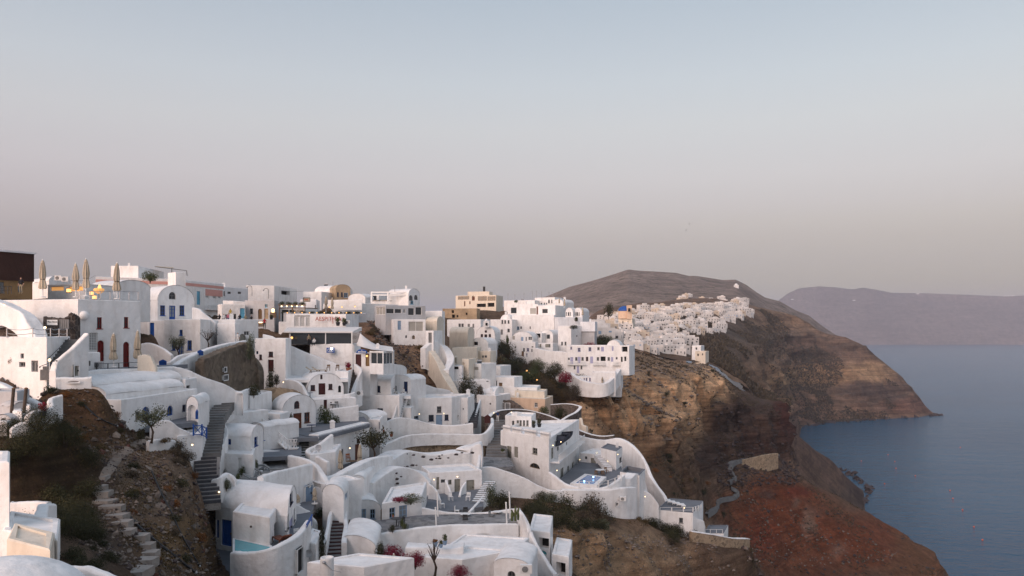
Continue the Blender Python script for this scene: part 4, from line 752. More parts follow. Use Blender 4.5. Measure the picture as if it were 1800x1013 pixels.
# --- restaurants and the skyline behind them
H('pale grey house row with small windows below the curved street lamps', [(392,172),(436,178)], 505, 548, '0 w 403 515 6 4 grey;0 w 421 515 6 4 grey;0 w 394 516 3 8 grey', dep=8, m='whitecool')
H('white cube with grey right side on the left skyline', [(433,188),(482,190),(522,204)], 502, 545, '1 h 502 515 15 7 dark', par=.2)
H('stone faced shop with a teal shutter and arched doorway', [(430,152),(482,150),(492,158)], 528, 575, '0 a 457 552 7 18 wood;0 w 468 538 5 6 cyan;0 d 468 552 7 18 tanwall;0 w 442 547 5 9 iron', m='greywall')
H('white shop front with pale turquoise door and boards', [(390,148),(431,150)], 535, 575, '0 d 427 551 10 18 cyan;0 w 412 557 6 10 iron;0 w 398 556 5 6 grey;0 d 441 556 5 14 navy', dep=5)
W('white balustrade wall above the turquoise shop', '392 528 540 155;410 529 540 155;430 531 542 156', th=.3, curve=False)
W('cream parapet below the shops with a lit strip', '378 565 600 124;400 564 600 124;430 567 600 125;452 572 600 126', th=.4, m='cream')
H('white cafe under a vine pergola with hanging bulbs', [(490,150),(537,148),(545,154)], 566, 590, par=.1, name='cafe', cat='cafe')
H('dark glazed cafe room under the vine pergola', [(492,153),(536,151)], 542, 570, '0 G 514 555 40 22 wframe', dep=4, roof='plain', rm='wood', name='cafe', cat='cafe')
H('white wall block with a framed black sign', [(528,158),(556,157),(562,165)], 527, 562, '0 d 547 551 6 11 sage;0 w 555 541 3 9 grey', m='whitecool')
H('white cube with grey side in front of the ochre arches', [(533,204),(565,202),(592,212)], 513, 545, par=.2)
H('ochre house front with twin arched gables on the skyline', [(590,206),(616,208)], 508, 540, '0 w 594 518 3 8 navy;0 w 601 518 3 8 navy;0 w 608 519 7 8 ltblue', dep=5, m='tanwall', roof='v0', crown=500)
H('long white barrel vault behind the ochre twin gables', [(553,214),(592,211)], 513, 540, dep=7, roof='v1', crown=501)
H('dark timber pergola building with open sides on the skyline', [(616,215),(666,212)], 519, 540, '0 h 633 527 20 10 dark;0 G 655 524 14 8 iron', dep=6, roof='plain', rm='iron')
H('white tent shaped roof left of the open pergola', [(612,206),(642,204)], 524, 545, dep=4, roof='v0', crown=516)
R, c, zt = H('white long terrace house with hanging lamps under a deep cornice', [(568,176),(637,174),(700,182)], 534, 566, '0 w 554 540 3 8 grey', par=.2)
W('long white cornice wall above the hanging lamps', '576 527 537 172;605 527 537 172;636 527 537 172', th=.5, curve=False)
R, c, zt = H('white pergola house with open beams on the right of the restaurants', [(652,186),(718,184)], 529, 550, '0 G 668 526 26 3 grey;0 A 687 526 5 5 grey', dep=4, par=.1)
m_ = MB()
for k, px in enumerate((653, 682, 718)): m_.bar(P(px, 532, 183.5), P(px, 514, 183.5), .35); m_.bar(P(px, 516, 183.5), P(px, 515, 188), .3)
for py in (514, 519): m_.bar(P(652, py, 183.5), P(719, py, 183.5), .28)
m_.build('pergola_beam', 'wframe', R)
H('white block with two tall arched gables facing right on the skyline', [(682,186),(718,183),(738,188)], 517, 560, '1 A 722 524 7 10 grey;1 A 731 523 6 9 grey;1 w 724 532 5 6 cyan', roof='v1', crown=507)
H('grey storey with wide glass corner windows above the rock', [(659,170),(678,166),(748,172)], 537, 568, '0 C 669 547 16 13 wframe;1 G 686 547 14 9 wframe;1 G 700 547 12 8 wframe;1 w 711 547 4 7 wframe;1 G 723 548 11 13 wframe;1 G 736 547 11 14 wframe', m='greywall', par=.5)
H('tall white house with curtained windows on top of the rock', [(692,164),(748,166)], 562, 606, '0 C 731 574 26 17 wframe;0 A 727 593 5 7 tanwall;0 A 714 592 3 5 grey;0 d 702 572 6 16 ltblue', dep=6, par=.1, ext=.3)
R, c, zt = H('white restaurant wall with red lettering and lattice screens', [(503,140),(608,138)], 553, 580, '0 l 521 566 8 17 wframe;0 l 531 566 8 17 wframe;0 l 541 566 7 17 wframe;0 l 531 556 28 3 wframe', dep=6, par=.1)
W('planted parapet with small lights above the lettered wall', '498 550 556 142;550 551 557 142;600 552 558 142;645 551 557 145', th=.5, m='greywall')
H('white restaurant terrace block under the glazed dining room', [(545,126),(620,124),(634,132)], 605, 655, par=.1)
R = root('dining_room', P(565,605,128), 'glazed restaurant dining room under a long white awning', 'restaurant')
m_ = MB(); m_.prism([XY(500,130), XY(620,126), XY(634,136), XY(505,140)], ZZ(605,126)-.2, ZZ(605,126)); m_.build('floor', 'stepgrey', R)
m_ = MB(); m_.hexa([P(498,585,126), P(620,585,124), P(636,582,134), P(505,582,138), P(498,583,126), P(620,583,124), P(636,575,134), P(505,576,138)]); m_.build('awning', 'awning', R)
m_ = MB(); m_.quad(P(508,583,138), P(632,583,137), P(632,607,137), P(508,607,138)); m_.build('back_wall', 'greywall', R)
for px, d in ((510,126.4), (572.5,125.2), (618.5,124.2), (634,133)): m_ = MB(); m_.bar(P(px,606,d), P(px,584,d), .16); m_.build('post', 'wframe', R)
for x0, x1, d0, d1 in ((511,572,126.3,125.3), (573,618,125.2,124.3), (619,633,124.3,132.5)): m_ = MB(); m_.quad(P(x0,605,d0), P(x1,605,d1), P(x1,586,d1), P(x0,586,d0)); m_.build('glass_panel', 'glass', R)
W('white sloping side wall of the glazed restaurant', '462 588 650 118;480 592 650 118;508 606 655 119;545 622 660 120;590 640 662 120;620 650 662 121', th=.6, curve=False)
H('white house with two maroon openings left of the sloping wall', [(448,112),(502,110),(512,118)], 596, 690, '0 w 476 623 8 9 maroon;0 d 476 643 10 21 maroon;0 w 458 628 5 9 maroon;0 w 452 620 4 5 navy', par=.3)
R = root('sail_canopy', P(650,612,122), 'white peaked canvas canopy over the restaurant entrance', 'canopy')
m_ = MB(); pk = P(633,586,124); rim = [P(621,606,119), P(655,615,117), P(692,618,118), P(690,610,126), P(650,604,128)]
NS = 6; vs = []; fs = []
for i in range(NS+1):
    for p in rim: q = pk.lerp(p, i/NS); q.z -= 1.2*math.sin(math.pi*i/NS)*.6; vs.append(q)
for i in range(NS):
    for j in range(len(rim)): fs.append((i*5+j, i*5+(j+1) % 5, (i+1)*5+(j+1) % 5, (i+1)*5+j))
m_.add(vs, fs); m_.build('canvas', 'awning', R, smooth=True); m_ = MB(); m_.bar(P(622,640,119.5), P(622,606,119.5), .12); m_.bar(P(690,640,118.5), P(690,616,118.5), .12); m_.build('post', 'wframe', R)
H('glazed white entrance room under the peaked canopy', [(650,118),(674,116.5),(693,121)], 619, 655, '0 G 662 630 22 20 wframe;1 G 683 630 18 20 wframe', par=.05, roof='plain', ext=.3)
H('white restaurant porch with a maroon door and ochre panel', [(622,119.5),(651,119)], 621, 668, '0 d 630 634 10 22 maroon;0 d 646 632 7 24 ochre', dep=3, par=.1)
T('white sun deck with wooden deck chairs below the restaurant', '500 108;612 110;618 121;505 120', 668, 'white')
H('white vaulted house with maroon doors below the deck chairs', [(541,108),(604,110)], 684, 716, '0 d 566 684 12 20 maroon;0 w 550 682 8 10 maroon;0 w 581 680 7 10 maroon;0 w 565 663 4 8 maroon;0 a 597 684 5 12 dark', dep=8, roof='v0', crown=657)
H('white terrace house block right of the maroon vault', [(590,114),(612,112),(622,120)], 654, 700, '0 w 596 667 6 6 maroon', par=.1)
W('white curved wall left of the maroon vault', '498 668 700 108;515 668 700 107;530 678 704 106;540 700 712 105', th=.4)
S('dark pebble stairs between white walls below the restaurant', (606,692,113), (621,650,119), 1.7, 9, 'darkstone')
W('white curved wall right of the pebble stairs', '622 640 700 118;632 650 700 116;624 668 705 115;616 690 710 113', th=.5)
W('white parapet of the maroon door terrace', '548 700 720 105;580 697 718 106;612 692 718 107;625 690 718 108', th=.35)
H('white low house with a maroon door above the green shrubs', [(548,103),(626,106)], 703, 752, '0 d 572 711 6 16 maroon;0 w 582 710 3 6 maroon', dep=6, par=.1)
W('white stepped parapet above the grey roof terrace', '580 720 745 101;605 716 745 102;630 712 745 103', th=.35)
# --- white houses in the centre
H('large white vaulted house with navy windows in the centre', [(622,124),(687,121),(700,130)], 674, 705, '0 w 665 684 7 11 navy', roof='v1', crown=662, dep=8)
H('tall white base house with two navy windows', [(612,120),(702,118),(716,126)], 696, 768, '0 w 668 724 10 12 navy;0 w 668 741 10 9 navy;0 w 683 738 9 6 navy', par=.1)
H('white upper vault above the navy window house', [(626,134),(680,130),(715,138)], 655, 690, roof='v1', crown=643, par=.1)
H('white niche house with navy doors behind the two seated people', [(686,127),(722,125)], 669, 705, '0 d 693 686 8 15 navy;0 d 713 681 7 20 navy', dep=4, roof='v0', crown=660)
T('small white terrace with the two seated people', '684 122;722 121;722 127;686 127', 696, 'white')
S('narrow white steps below the seated people', (697,742,118), (710,697,123.5), 1.1, 11, 'white', 'greywall')
W('white parapet left of the narrow steps', '703 694 740 119;698 712 745 118;692 735 755 117', th=.3)
H('wide white house with slate door and lamps in the centre', [(707,126),(794,128),(830,136)], 701, 760, '0 w 772 720 8 11 grey;0 w 758 735 9 11 navy;0 d 772 739 11 19 ltblue;0 w 785 734 7 10 navy;0 w 731 724 6 4 grey;0 w 731 733 9 8 ltblue;1 n 805 735 6 12 white', par=.3)
H('small white shed on the front of the wide white house', [(700,121),(722,119.5),(728,123)], 719, 748, par=.05, roof='plain')
H('white stepped block right of the slate door house', [(798,132),(822,131),(834,138)], 700, 752, '0 n 806 735 6 11 white;0 w 814 719 2 3 grey', par=.15)
S('slate stairs climbing behind the curved white wall', (828,746,131), (834,708,142), 2., 12, 'stepdark')
W('tall curved white wall right of the slate stairs', '846 703 768 142;840 722 772 137;834 742 772 132;824 750 775 128', th=.4)
W('curved white roof terrace wall above the wide house', '722 676 704 136;745 675 704 138;765 682 706 140;790 686 708 142;793 695 710 142', th=.4)
W('long cream white wall winding below the slate door', '664 752 800 112;680 742 795 114;700 734 790 116;725 737 785 118;760 745 785 120;800 748 785 121;832 744 785 122', th=.5)
W('white coping wall on top of the tan stone terrace', '672 785 797 108;690 776 788 110;715 766 775 113;760 763 771 116;805 763 771 118;845 764 772 119;858 758 772 121;868 745 766 125;867 735 758 128', th=.5)
W('tan retaining wall studded with dark stones', '668 797 832 108.6;690 787 830 110.6;718 774 824 113.6;760 770 816 116.6;805 770 812 118.6;846 771 812 119.6;856 770 812 121', th=1.2, m='tanstone')
H('white low house with a navy door left of the winding wall', [(648,108),(668,107),(674,112)], 739, 785, '0 d 667 748 3 12 navy', par=.1)
H('white vaulted house with a half round window right of the terrace', [(610,112),(648,110)], 735, 770, '0 L 627 736 8 5 grey', dep=4, roof='v0', crown=726)
# --- stone path and the hotel with the pool
S('rough stone stairs climbing between white walls', (872,815,112), (874,738,136), 3., 16, 'stepgrey')
T('cobbled landing at the foot of the stone stairs', '846 104;905 106;895 113;850 114', 824, 'paving')
W('dark lava stone wall with a white coping along the hotel path', '858 741 752 133;868 728 748 137;882 722 748 140;905 721 745 142;935 723 748 143;965 732 758 143;1000 748 772 142;1030 762 784 141;1055 768 786 140;1078 766 780 139', th=.6, m='darkstone', cap='white')
W('curved terrace wall with white coping behind the hotel', '968 712 728 158;990 711 728 158;1008 712 730 157;1018 716 734 156;1012 724 744 154;998 731 748 151;985 740 752 149', th=.5, m='darkstone', cap='white')
R, c, zt = H('peach walled house with a white window above the lava wall', [(874,164),(958,158),(972,166)], 702, 738, '0 w 942 712 6 8 wframe', m='peach', par=.2, rm='cream')
H('cream rooftop block on the peach walled house', [(905,166),(957,163),(962,170)], 689, 705, m='cream', par=.1)
W('dark stone gate wall with a slate gate beside the peach house', '872 704 735 157;898 704 735 156;912 713 735 155;924 724 735 154', m='darkstone', th=.6, curve=False, ops='d 882 714 9 14 iron;d 893 714 8 12 grey')
W('cream wall with a raised finial right of the lava wall', '1006 747 765 150;1014 743 765 150;1019 735 765 149;1022 746 768 148;1030 750 772 147', th=.5, m='cream')
R, c, zt = H('white hotel house with sage doors and a half round window', [(880,121),(965,111.5),(1018,136),(918,133)], 772, 868, '0 d 895 795 8 21 sage;0 d 907 795 7 19 sage;0 w 940 793 9 11 sage;0 L 940 819 18 9 wood;1 d 971 797 4 20 sage;1 w 981 789 3 8 grey;1 d 988 833 5 20 sage;1 w 999 824 3 10 sage;1 d 1007 820 3 16 sage;1 d 1018 818 5 22 sage;1 w 996 780 2 6 grey', par=.4)
m_ = MB()
for i, (x0, x1) in enumerate(((884,897), (900,916), (922,942), (950,965))):
    u = XY(x0, 121-(x0-880)/85*9.5-.05); v = XY(x1, 121-(x1-880)/85*9.5-.05); fr, U, Ln = frame_of(u, v, Vector((0, 1))); fbox(m_, fr, 0, Ln, zt+.05, zt+.9, -.3, 0)
m_.build('parapet_block', 'white', R)
m_ = MB(); a = XY(882,120.5); b = XY(965,111.3); m_.bar((a.x, a.y, zt+.62), (b.x, b.y, zt+.62), .12); m_.build('rail', 'greywall', R)
fr, U, Ln = frame_of(c[1], c[2], Vector((-1, 1))); m_ = MB(); fbox(m_, fr, 1.0, Ln*.93, ZZ(812,113)-.1, ZZ(812,113)+.1, 0, 1.3)
bo = m_.build('balcony', 'white', R); m_ = MB(); zb_ = ZZ(812,113)+.1
for k in range(34): s_ = 1.0+(Ln*.93-1)*k/33; fbox(m_, fr, s_-.03, s_+.03, zb_, zb_+.95, 1.2, 1.26)
fbox(m_, fr, 1., Ln*.93, zb_+.95, zb_+1.02, 1.18, 1.28); sub(bo, m_.build('balustrade', 'wframe', R, off=R.location)).parent = bo
for s_ in (5.5, 9.3):
    m_ = MB(); vs = [fr(s_, zb_+3.2, .05)]
    for k in range(9): a_ = math.pi/2*k/8; vs += [fr(s_-1.3, zb_+3.2-1.5*math.sin(a_), .05+1.5*math.cos(a_)), fr(s_+1.3, zb_+3.2-1.5*math.sin(a_), .05+1.5*math.cos(a_))]
    m_.add(vs, [(2*k+1, 2*k+2, 2*k+4, 2*k+3) for k in range(8)]+[tuple([0]+[1+2*k for k in range(9)]), tuple([0]+[2+2*k for k in range(9)])]); m_.build('awning', 'darkcanvas', R)
H('white rooftop room with five narrow windows on the hotel', [(888,131),(934,129),(942,135)], 733, 768, '0 w 902 747 4 14 grey;0 w 910 744 4 10 sage;0 w 915 744 4 10 sage;0 w 921 744 4 10 sage;0 w 927 744 4 10 sage', par=.2)
H('little white chimney block on the hotel rooftop room', [(899,133),(909,132)], 726, 736, dep=1., par=.05, name='chimney', cat='chimney')
R = root('skylight', P(975,768,122), 'slanted blue glass skylight on the hotel roof', 'skylight'); a, b, e, f_ = P(957,770,115), P(969,778,113.5), P(992,768,121), P(979,760,124)
for k in range(3):
    q = MB(); q.quad(a.lerp(f_, k/3), b.lerp(e, k/3), b.lerp(e, (k+.94)/3), a.lerp(f_, (k+.94)/3)); q.build('glass_panel', 'skyglass', R)
q = MB(); [q.bar(a.lerp(f_, k/3), b.lerp(e, k/3), .12) for k in range(4)]; q.bar(a, f_, .14); q.bar(b, e, .14); q.build('frame', 'wframe', R)
W('white balustrade wall beside the skylight', '948 766 776 117;965 760 772 121;985 752 764 127', th=.4, curve=False)
H('white roof step behind the skylight', [(985,132),(1002,128),(1016,135)], 762, 790, '0 w 993 764 5 4 grey', par=.1)
W('great white plastered slope enclosing the hotel', '934 737 790 137;960 742 800 138;990 753 810 139;1030 769 830 139;1060 774 845 138;1085 770 850 136.5;1105 780 860 134;1122 796 870 131;1133 815 880 128.5;1140 835 890 126.5;1152 852 895 124.5;1164 870 900 122.5;1172 889 905 121', th=.55)
H('white back wall house with a sage door behind the pool', [(1018,132),(1058,130)], 800, 838, '0 d 1043 816 9 21 sage;0 w 1030 805 4 5 grey', dep=6, par=.1)
H('white hotel annex with a grey sun roof right of the pool', [(1056,128),(1083,124),(1094,129)], 794, 842, '1 w 1091 808 4 8 grey', par=.05, rm='greyfloor')
S('white steps with an iron rail right of the sage door', (1070,822,123), (1050,800,129), 1.1, 8, 'white', 'greywall')
T('grey pool terrace of the hotel', '966 110;1010 107;1060 107;1100 112;1092 128;1022 134', 858, 'greyfloor')
R = root('swimming_pool', P(1035,848,113), 'blue swimming pool with a white rim on the hotel terrace', 'pool'); zp = ZZ(858,110)
pc = [XY(1002,111), XY(1050,109.5), XY(1066,116), XY(1028,118.5)]; m_ = MB(); m_.prism(pc, zp-.2, zp+.45); m_.build('rim', 'white', R); m_ = MB(); m_.prism(inset(pc, .7), zp+.4, zp+.47); m_.build('water', 'pool', R)
W('curved white retaining wall under the pool terrace', '964 830 880 109.5;975 838 885 108.5;992 850 890 107.5;1015 857 895 106.5;1045 858 900 106.5;1070 855 900 107;1088 845 900 108.5;1098 834 900 110', th=.5)
W('lower white path wall in front of the hotel', '845 822 872 102;870 822 872 102.5;895 830 872 103;925 842 874 103.5;950 855 876 103.8;972 863 880 104;990 862 885 104.5', th=.4)
W('white hotel base wall running down to the cliff', '988 860 870 104.6;1020 862 882 105;1050 862 900 106;1080 860 915 107;1100 858 918 108;1118 856 915 110', th=.8, ops='w 1092 876 10 7 grey;a 1083 886 5 8 grey')
W('white rounded buttress right of the pool', '1094 838 905 110.5;1108 842 910 111;1120 832 912 113;1132 842 915 115;1140 868 915 116', th=1.5, ops='L 1140 870 5 3 grey')
H('white terrace box with a white bench right of the pool', [(1090,116),(1124,113),(1134,118)], 836, 880, par=.5, rm='greyfloor')
W('white curved wall above the lower grey sun terrace', '1130 862 905 115;1142 868 905 115;1152 878 905 115;1158 888 905 115', th=.5)
R, c, zt = H('white lower hotel house with a grey sun terrace and one small window', [(1154,116),(1218,114),(1236,122)], 902, 940, '0 w 1197 915 7 9 grey', par=.02, rm='greyfloor', ext=4)
W('white stepped wall descending from the lower hotel house', '1216 903 945 114;1226 912 948 115;1238 916 950 116;1240 925 955 116.5', th=.4, curve=False, ext=3)
H('last small white terrace house at the end of the hotel path', [(1236,117),(1272,117),(1280,122)], 938, 955, '', par=.05, rm='greyfloor', ext=4)
W('white ended path wall above the tan cliff', '1216 935 948 112;1245 940 955 113;1280 946 960 115;1305 948 962 117;1318 949 962 118.5', th=.6, m='tanstone', cap='white', ext=.8)
# --- houses on the right of the rock outcrop, middle distance
H('cream flat house beside the tall white house on the rock', [(745,178),(777,176),(782,184)], 547, 600, '', par=.2)
H('cream barrel roof house left of the small dome church', [(748,172),(768,169),(780,176)], 566, 610, '', m='cream', roof='v1', crown=556)
H('white house with a slate door on the rock edge', [(748,160),(762,159),(778,166)], 582, 612, '0 d 756 594 6 18 grey', par=.2)
W('white hillside wall falling along the rock outcrop', '748 612 640 158;765 600 650 160;775 605 660 162;785 630 680 160;778 650 690 156', th=1.5)
W('white wall sweeping down right of the rock outcrop', '752 614 650 159;764 632 665 157;775 655 690 155;790 680 700 153;800 694 705 152', th=1.6, m='cream')
H('big cream block with a blank front in the middle distance', [(790,196),(822,190),(834,196)], 586, 640, '', m='cream', roof='v1', crown=575, par=.1)
H('white church with a small belfry and four square windows', [(838,214),(870,212),(880,222)], 588, 612, '0 w 847 590 4 5 maroon;0 w 854 591 5 6 maroon;0 w 861 590 4 5 maroon;0 w 854 583 4 4 maroon', roof='v0', crown=573, dep=7, name='church', cat='church')
R = root('belfry', P(855,574,212), 'tiny white belfry on the church with four windows', 'belfry'); m_ = MB(); m_.box(P(855,570,212), (1.6, .7, 1.6)); m_.lathe([(.5, 0), (.45, .3), (.01, .7)], P(855,565,212), 8); m_.build('gable', 'white', R); m_ = MB(); m_.box(P(855,570,211.5), (.5, .2, .7)); m_.build('bell_opening', 'dark', R)
H('white flat house with paired windows behind the church', [(786,232),(845,228)], 562, 596, '0 w 808 572 4 6 grey;0 w 813 572 4 6 grey;0 d 824 574 4 9 grey;0 d 832 573 3 7 grey', dep=7, par=.2)
H('white low vault with a dark opening below the church', [(828,196),(858,194)], 606, 622, '0 h 834 604 12 6 dark', dep=5, roof='v0', crown=594)
H('cream house with paired windows and a flat cornice', [(838,184),(862,182),(872,186)], 618, 655, '0 w 849 627 3 4 grey;0 w 854 627 4 4 grey;0 w 851 640 3 4 grey;0 w 855 640 3 4 grey', m='cream', par=.2)
H('cream roof terrace block in the middle distance', [(795,176),(838,180),(846,190)], 612, 650, '', m='cream', par=.2)
H('cream shed with an open side right of the outcrop', [(780,166),(798,164),(804,170)], 628, 650, '1 h 801 634 4 10 dark', m='cream', par=.1)
H('white terrace house with a dark shade awning', [(778,162),(812,160),(818,166)], 644, 672, '0 h 798 647 16 5 dark', par=.1)
H('cream pillar house between two roof terraces', [(812,164),(824,162),(836,168)], 632, 678, '0 n 814 640 6 6 cream', m='cream', par=.1)
H('white house with a shuttered loggia behind the dark tree', [(818,168),(846,166)], 640, 680, '0 C 832 648 18 6 wframe', dep=6, par=.1)
H('white rubble yard house behind the dark tree', [(790,158),(862,160)], 670, 690, '0 w 857 668 4 7 grey', dep=5, par=.2)
H('white cube house on a terrace above the dark tree', [(862,180),(880,178),(898,184)], 644, 668, '', par=.15)
H('white cafe terrace with an orange awning', [(852,172),(904,170)], 664, 690, '0 G 868 674 12 10 wframe;0 d 880 676 6 6 wood', dep=6, par=.1)
H('white vaulted roof left of the peach house', [(822,160),(870,158),(886,164)], 692, 715, '', roof='v1', crown=682)
H('cream wall house with rounded corners left of the peach house', [(838,156),(872,154)], 696, 740, '0 w 862 710 3 3 grey', dep=6, par=.2)
H('long white roof block above the peach house', [(856,172),(944,168),(950,176)], 682, 705, '', par=.2)
# tan grand house on the skyline and ruin
R, c, zt = H('tan mansion with wide glazed galleries on the skyline', [(801,286),(872,280),(884,290)], 519, 552, '0 G 815 524 20 6 tanwall;0 G 848 525 16 8 tanwall;0 G 864 525 14 8 tanwall;0 d 817 534 2 9 brown;0 w 826 532 2 5 brown;0 n 832 524 5 9 brown;0 h 846 537 16 6 tanwall;0 h 863 536 12 7 tanwall', m='cream', par=.3)
m_ = MB(); m_.prism([XY(822,284), XY(860,282), XY(866,288), XY(826,290)], zt, zt+1.4); m_.build('roof_room', 'cream', R); m_ = MB(); m_.bar(P(851,519,284), P(851,504,284), .8); m_.build('chimney', 'iron', R)
H('ruined tan stone house with dark openings under the skyline mansion', [(778,258),(838,256)], 543, 562, '0 h 796 548 4 5 dark;0 h 797 556 5 6 dark;0 h 820 552 3 4 dark;0 h 804 556 3 4 dark', dep=5, m='tanwall', roof='plain')
# white hotel cluster, upper right
def ROW(y, dflt=None): pass
H('white hotel block with a wide glass wall at the upper right', [(892,262),(946,258)], 535, 560, '0 G 903 546 10 10 grey;0 C 937 547 11 11 wframe;0 d 944.5 546 3 14 brown', dep=8, par=.2)
H('white hotel block with twin sliding windows at the upper right', [(946,258),(976,256),(990,264)], 537, 562, '0 G 958 547 10 8 wframe', par=.2)
H('white top block with small windows on the upper right skyline', [(940,274),(975,270),(990,278)], 523, 545, '0 w 965 530 3 6 grey;0 w 970 530 2 6 grey;0 w 948 534 2 3 grey;0 w 952 534 2 3 grey;0 w 957 534 2 3 grey;0 w 961 534 2 3 grey', par=.3)
H('white terrace block with a roof shrub on the upper right', [(886,272),(940,268)], 528, 545, '', dep=6, par=.3)
H('white vault beside the top block on the upper right', [(972,270),(990,268)], 533, 560, '', dep=8, roof='v0', crown=526)
H('white twin gable house with narrow windows, left gable', [(994,254),(1007,253)], 549, 575, '0 w 995.5 552 1.5 6 grey;0 w 999.5 552 3 6 grey;0 w 1003 552 1.5 6 grey', dep=8, roof='v0', crown=541)
H('white twin gable house with narrow windows, right gable', [(1009,255),(1023,254)], 549, 575, '0 w 1011 552 1.5 6 grey;0 w 1014.5 552 3 6 grey;0 w 1018 552 1.5 6 grey', dep=8, roof='v0', crown=541)
H('large blank white wall house in the upper right cluster', [(900,254),(974,250),(982,258)], 554, 600, '0 w 916 576 3 4 grey;0 w 932 576 2 4 grey;0 w 911 577 4 6 ltblue', par=.2)
H('white house with three dark windows left of the blank wall', [(862,250),(900,248)], 562, 612, '0 w 883 566 3 7 grey;0 w 888 566 3 6 grey;0 w 894 566 3 6 grey;0 d 882 584 4 9 grey;0 w 894 581 4 6 grey', dep=7, par=.3)
H('white domed turret house left of the blank wall', [(880,256),(898,254)], 562, 580, '', dep=6, roof='v0', crown=553)
H('white blue shaded block under the twin gables', [(982,246),(1024,248)], 558, 590, '', dep=6, m='whitecool', par=.2)
H('white infinity terrace on a grey retaining wall', [(1020,240),(1046,238),(1050,246)], 566, 580, '', m='whitecool', par=.1, ext=.5)
H('grey retaining block under the infinity terrace', [(1020,240.5),(1045,238.5),(1049,246)], 580, 596, '', m='greywall', roof='plain')
H('tall cream tower house with a flat roof garden', [(981,236),(1004,234),(1022,240)], 573, 615, '0 w 988 604 3 6 grey;0 w 994 604 3 6 grey;1 w 1014 591 2 3 grey', m='white', par=.2)
H('white arched loggia house with dark glass in the cluster', [(950,242),(972,240)], 590, 615, '0 G 961 592 12 8 wframe', dep=6, roof='v0', crown=580)
H('white villa with a dark covered terrace left of the arched loggia', [(936,241),(952,239)], 586, 612, '0 h 944 590 12 8 dark', dep=5, par=.1)
H('white house with stair and two dark doors under the loggia', [(940,232),(972,230)], 604, 620, '0 d 945 608 3 7 grey;0 d 950 608 3 6 sage;0 d 963 608 9 6 sage;0 w 966 608 2 5 grey', dep=5, par=.1)
H('white vaulted villa with a glass balcony above the shrubs', [(900,236),(936,234)], 596, 612, '0 C 903 594 5 7 wframe;0 d 918 596 4 7 ltblue;0 d 925 596 2 7 grey;0 w 932 595 7 6 wframe', dep=7, roof='v0', crown=583)
H('white villa with brown door and slit windows above the shrubs', [(896,226),(941,224),(946,230)], 602, 640, '0 d 919 622 4 9 wood;0 w 902 620 3 6 grey;0 w 921 615 3 6 grey;0 w 928 615 4 6 lilac;0 w 935 616 2 5 grey;0 w 936 610 3 2 dark;0 w 906 611 2 3 dark', par=.2)
W('long plain white retaining wall left of the lilac hotel', '940 612 650 221;960 616 660 219;985 618 668 217;1002 622 672 215', th=1.)
R, c, zt = H('white hotel with lilac doors and a scalloped roofline', [(996,214),(1092,211)], 608, 682, '0 w 1004 612 3 5 lilac;0 w 1018 615 5 7 lilac;0 w 1037 614 5 7 lilac;0 w 1037 607 2 3 grey;0 w 1052 613 4 5 grey;0 d 1059 614 5 8 lilac;0 d 1077 613 3 8 lilac;0 w 1000 631 3 4 grey;0 d 1005 634 5 12 lilac;0 w 1013 631 4 6 grey;0 d 1018 633 5 11 lilac;0 w 1024 631 4 6 grey;0 w 1032 631 4 7 maroon;0 d 1040 633 5 12 lilac;0 w 1051 631 4 6 grey;0 h 1060 631 9 8 wood;0 w 1070 631 4 6 grey;0 d 1076 632 4 8 lilac;0 w 1084 630 3 4 grey;0 w 1010 646 3 6 grey;0 d 1016 650 4 12 lilac;0 w 1022 646 3 6 grey', dep=7, par=.3)
fr, U, Ln = frame_of(c[0], c[1], Vector((0, 1)))
for k, s_ in enumerate(np.linspace(.3, Ln-.4, 9)):
    if k in (3, 6): continue
    q = MB()
    for i in range(9): fbox(q, fr, s_+i*.16-.03, s_+i*.16+.03, ZZ(641.5,212), ZZ(641.5,212)+.75, .5, .56)
    fbox(q, fr, s_-.1, s_+1.4, ZZ(641.5,212)+.75, ZZ(641.5,212)+.83, .46, .6); fbox(q, fr, s_-.15, s_+1.5, ZZ(641.5,212)-.15, ZZ(641.5,212), .0, .62); q.build('balustrade', 'wframe', R)
H('white vaulted gable wing of the lilac hotel', [(1066,213),(1091,211.5),(1096,218)], 612, 640, '0 h 1078 613 3 9 dark', roof='v0', crown=598)
H('white open pergola room at the right end of the lilac hotel', [(1091,210),(1106,209)], 608, 640, '0 h 1098 614 10 9 greywall;0 d 1092.5 632 4 9 iron;0 h 1099 631 4 8 dark', dep=5, par=.05, ext=3)
H('white lower wing with a pale vault under the lilac hotel', [(1008,206),(1044,204)], 664, 678, '0 w 1027 667 2 5 lilac;0 w 1031 667 3 6 lilac;0 w 1037 667 3 7 lilac', dep=5, roof='plain')
W('white prow terrace below the lilac hotel', '1000 655 690 208;1020 668 690 203;1045 674 692 200;1066 674 690 200;1080 664 682 203;1092 648 668 208', th=1.2)
H('white wedge house at the foot of the prow terrace', [(1040,204),(1082,203)], 655, 680, '', dep=4, par=.1)
H('cream small house below the far village ruins', [(1222,432),(1240,428),(1246,436)], 618, 630, '0 h 1227 624 3 4 grey;0 w 1235 623 2 3 grey', m='cream', par=.2, ext=8)
H('cream terraced house on the far cliff edge', [(1216,445),(1232,442),(1238,450)], 608, 620, '0 h 1224 613 3 4 grey', m='white', par=.2, ext=8)
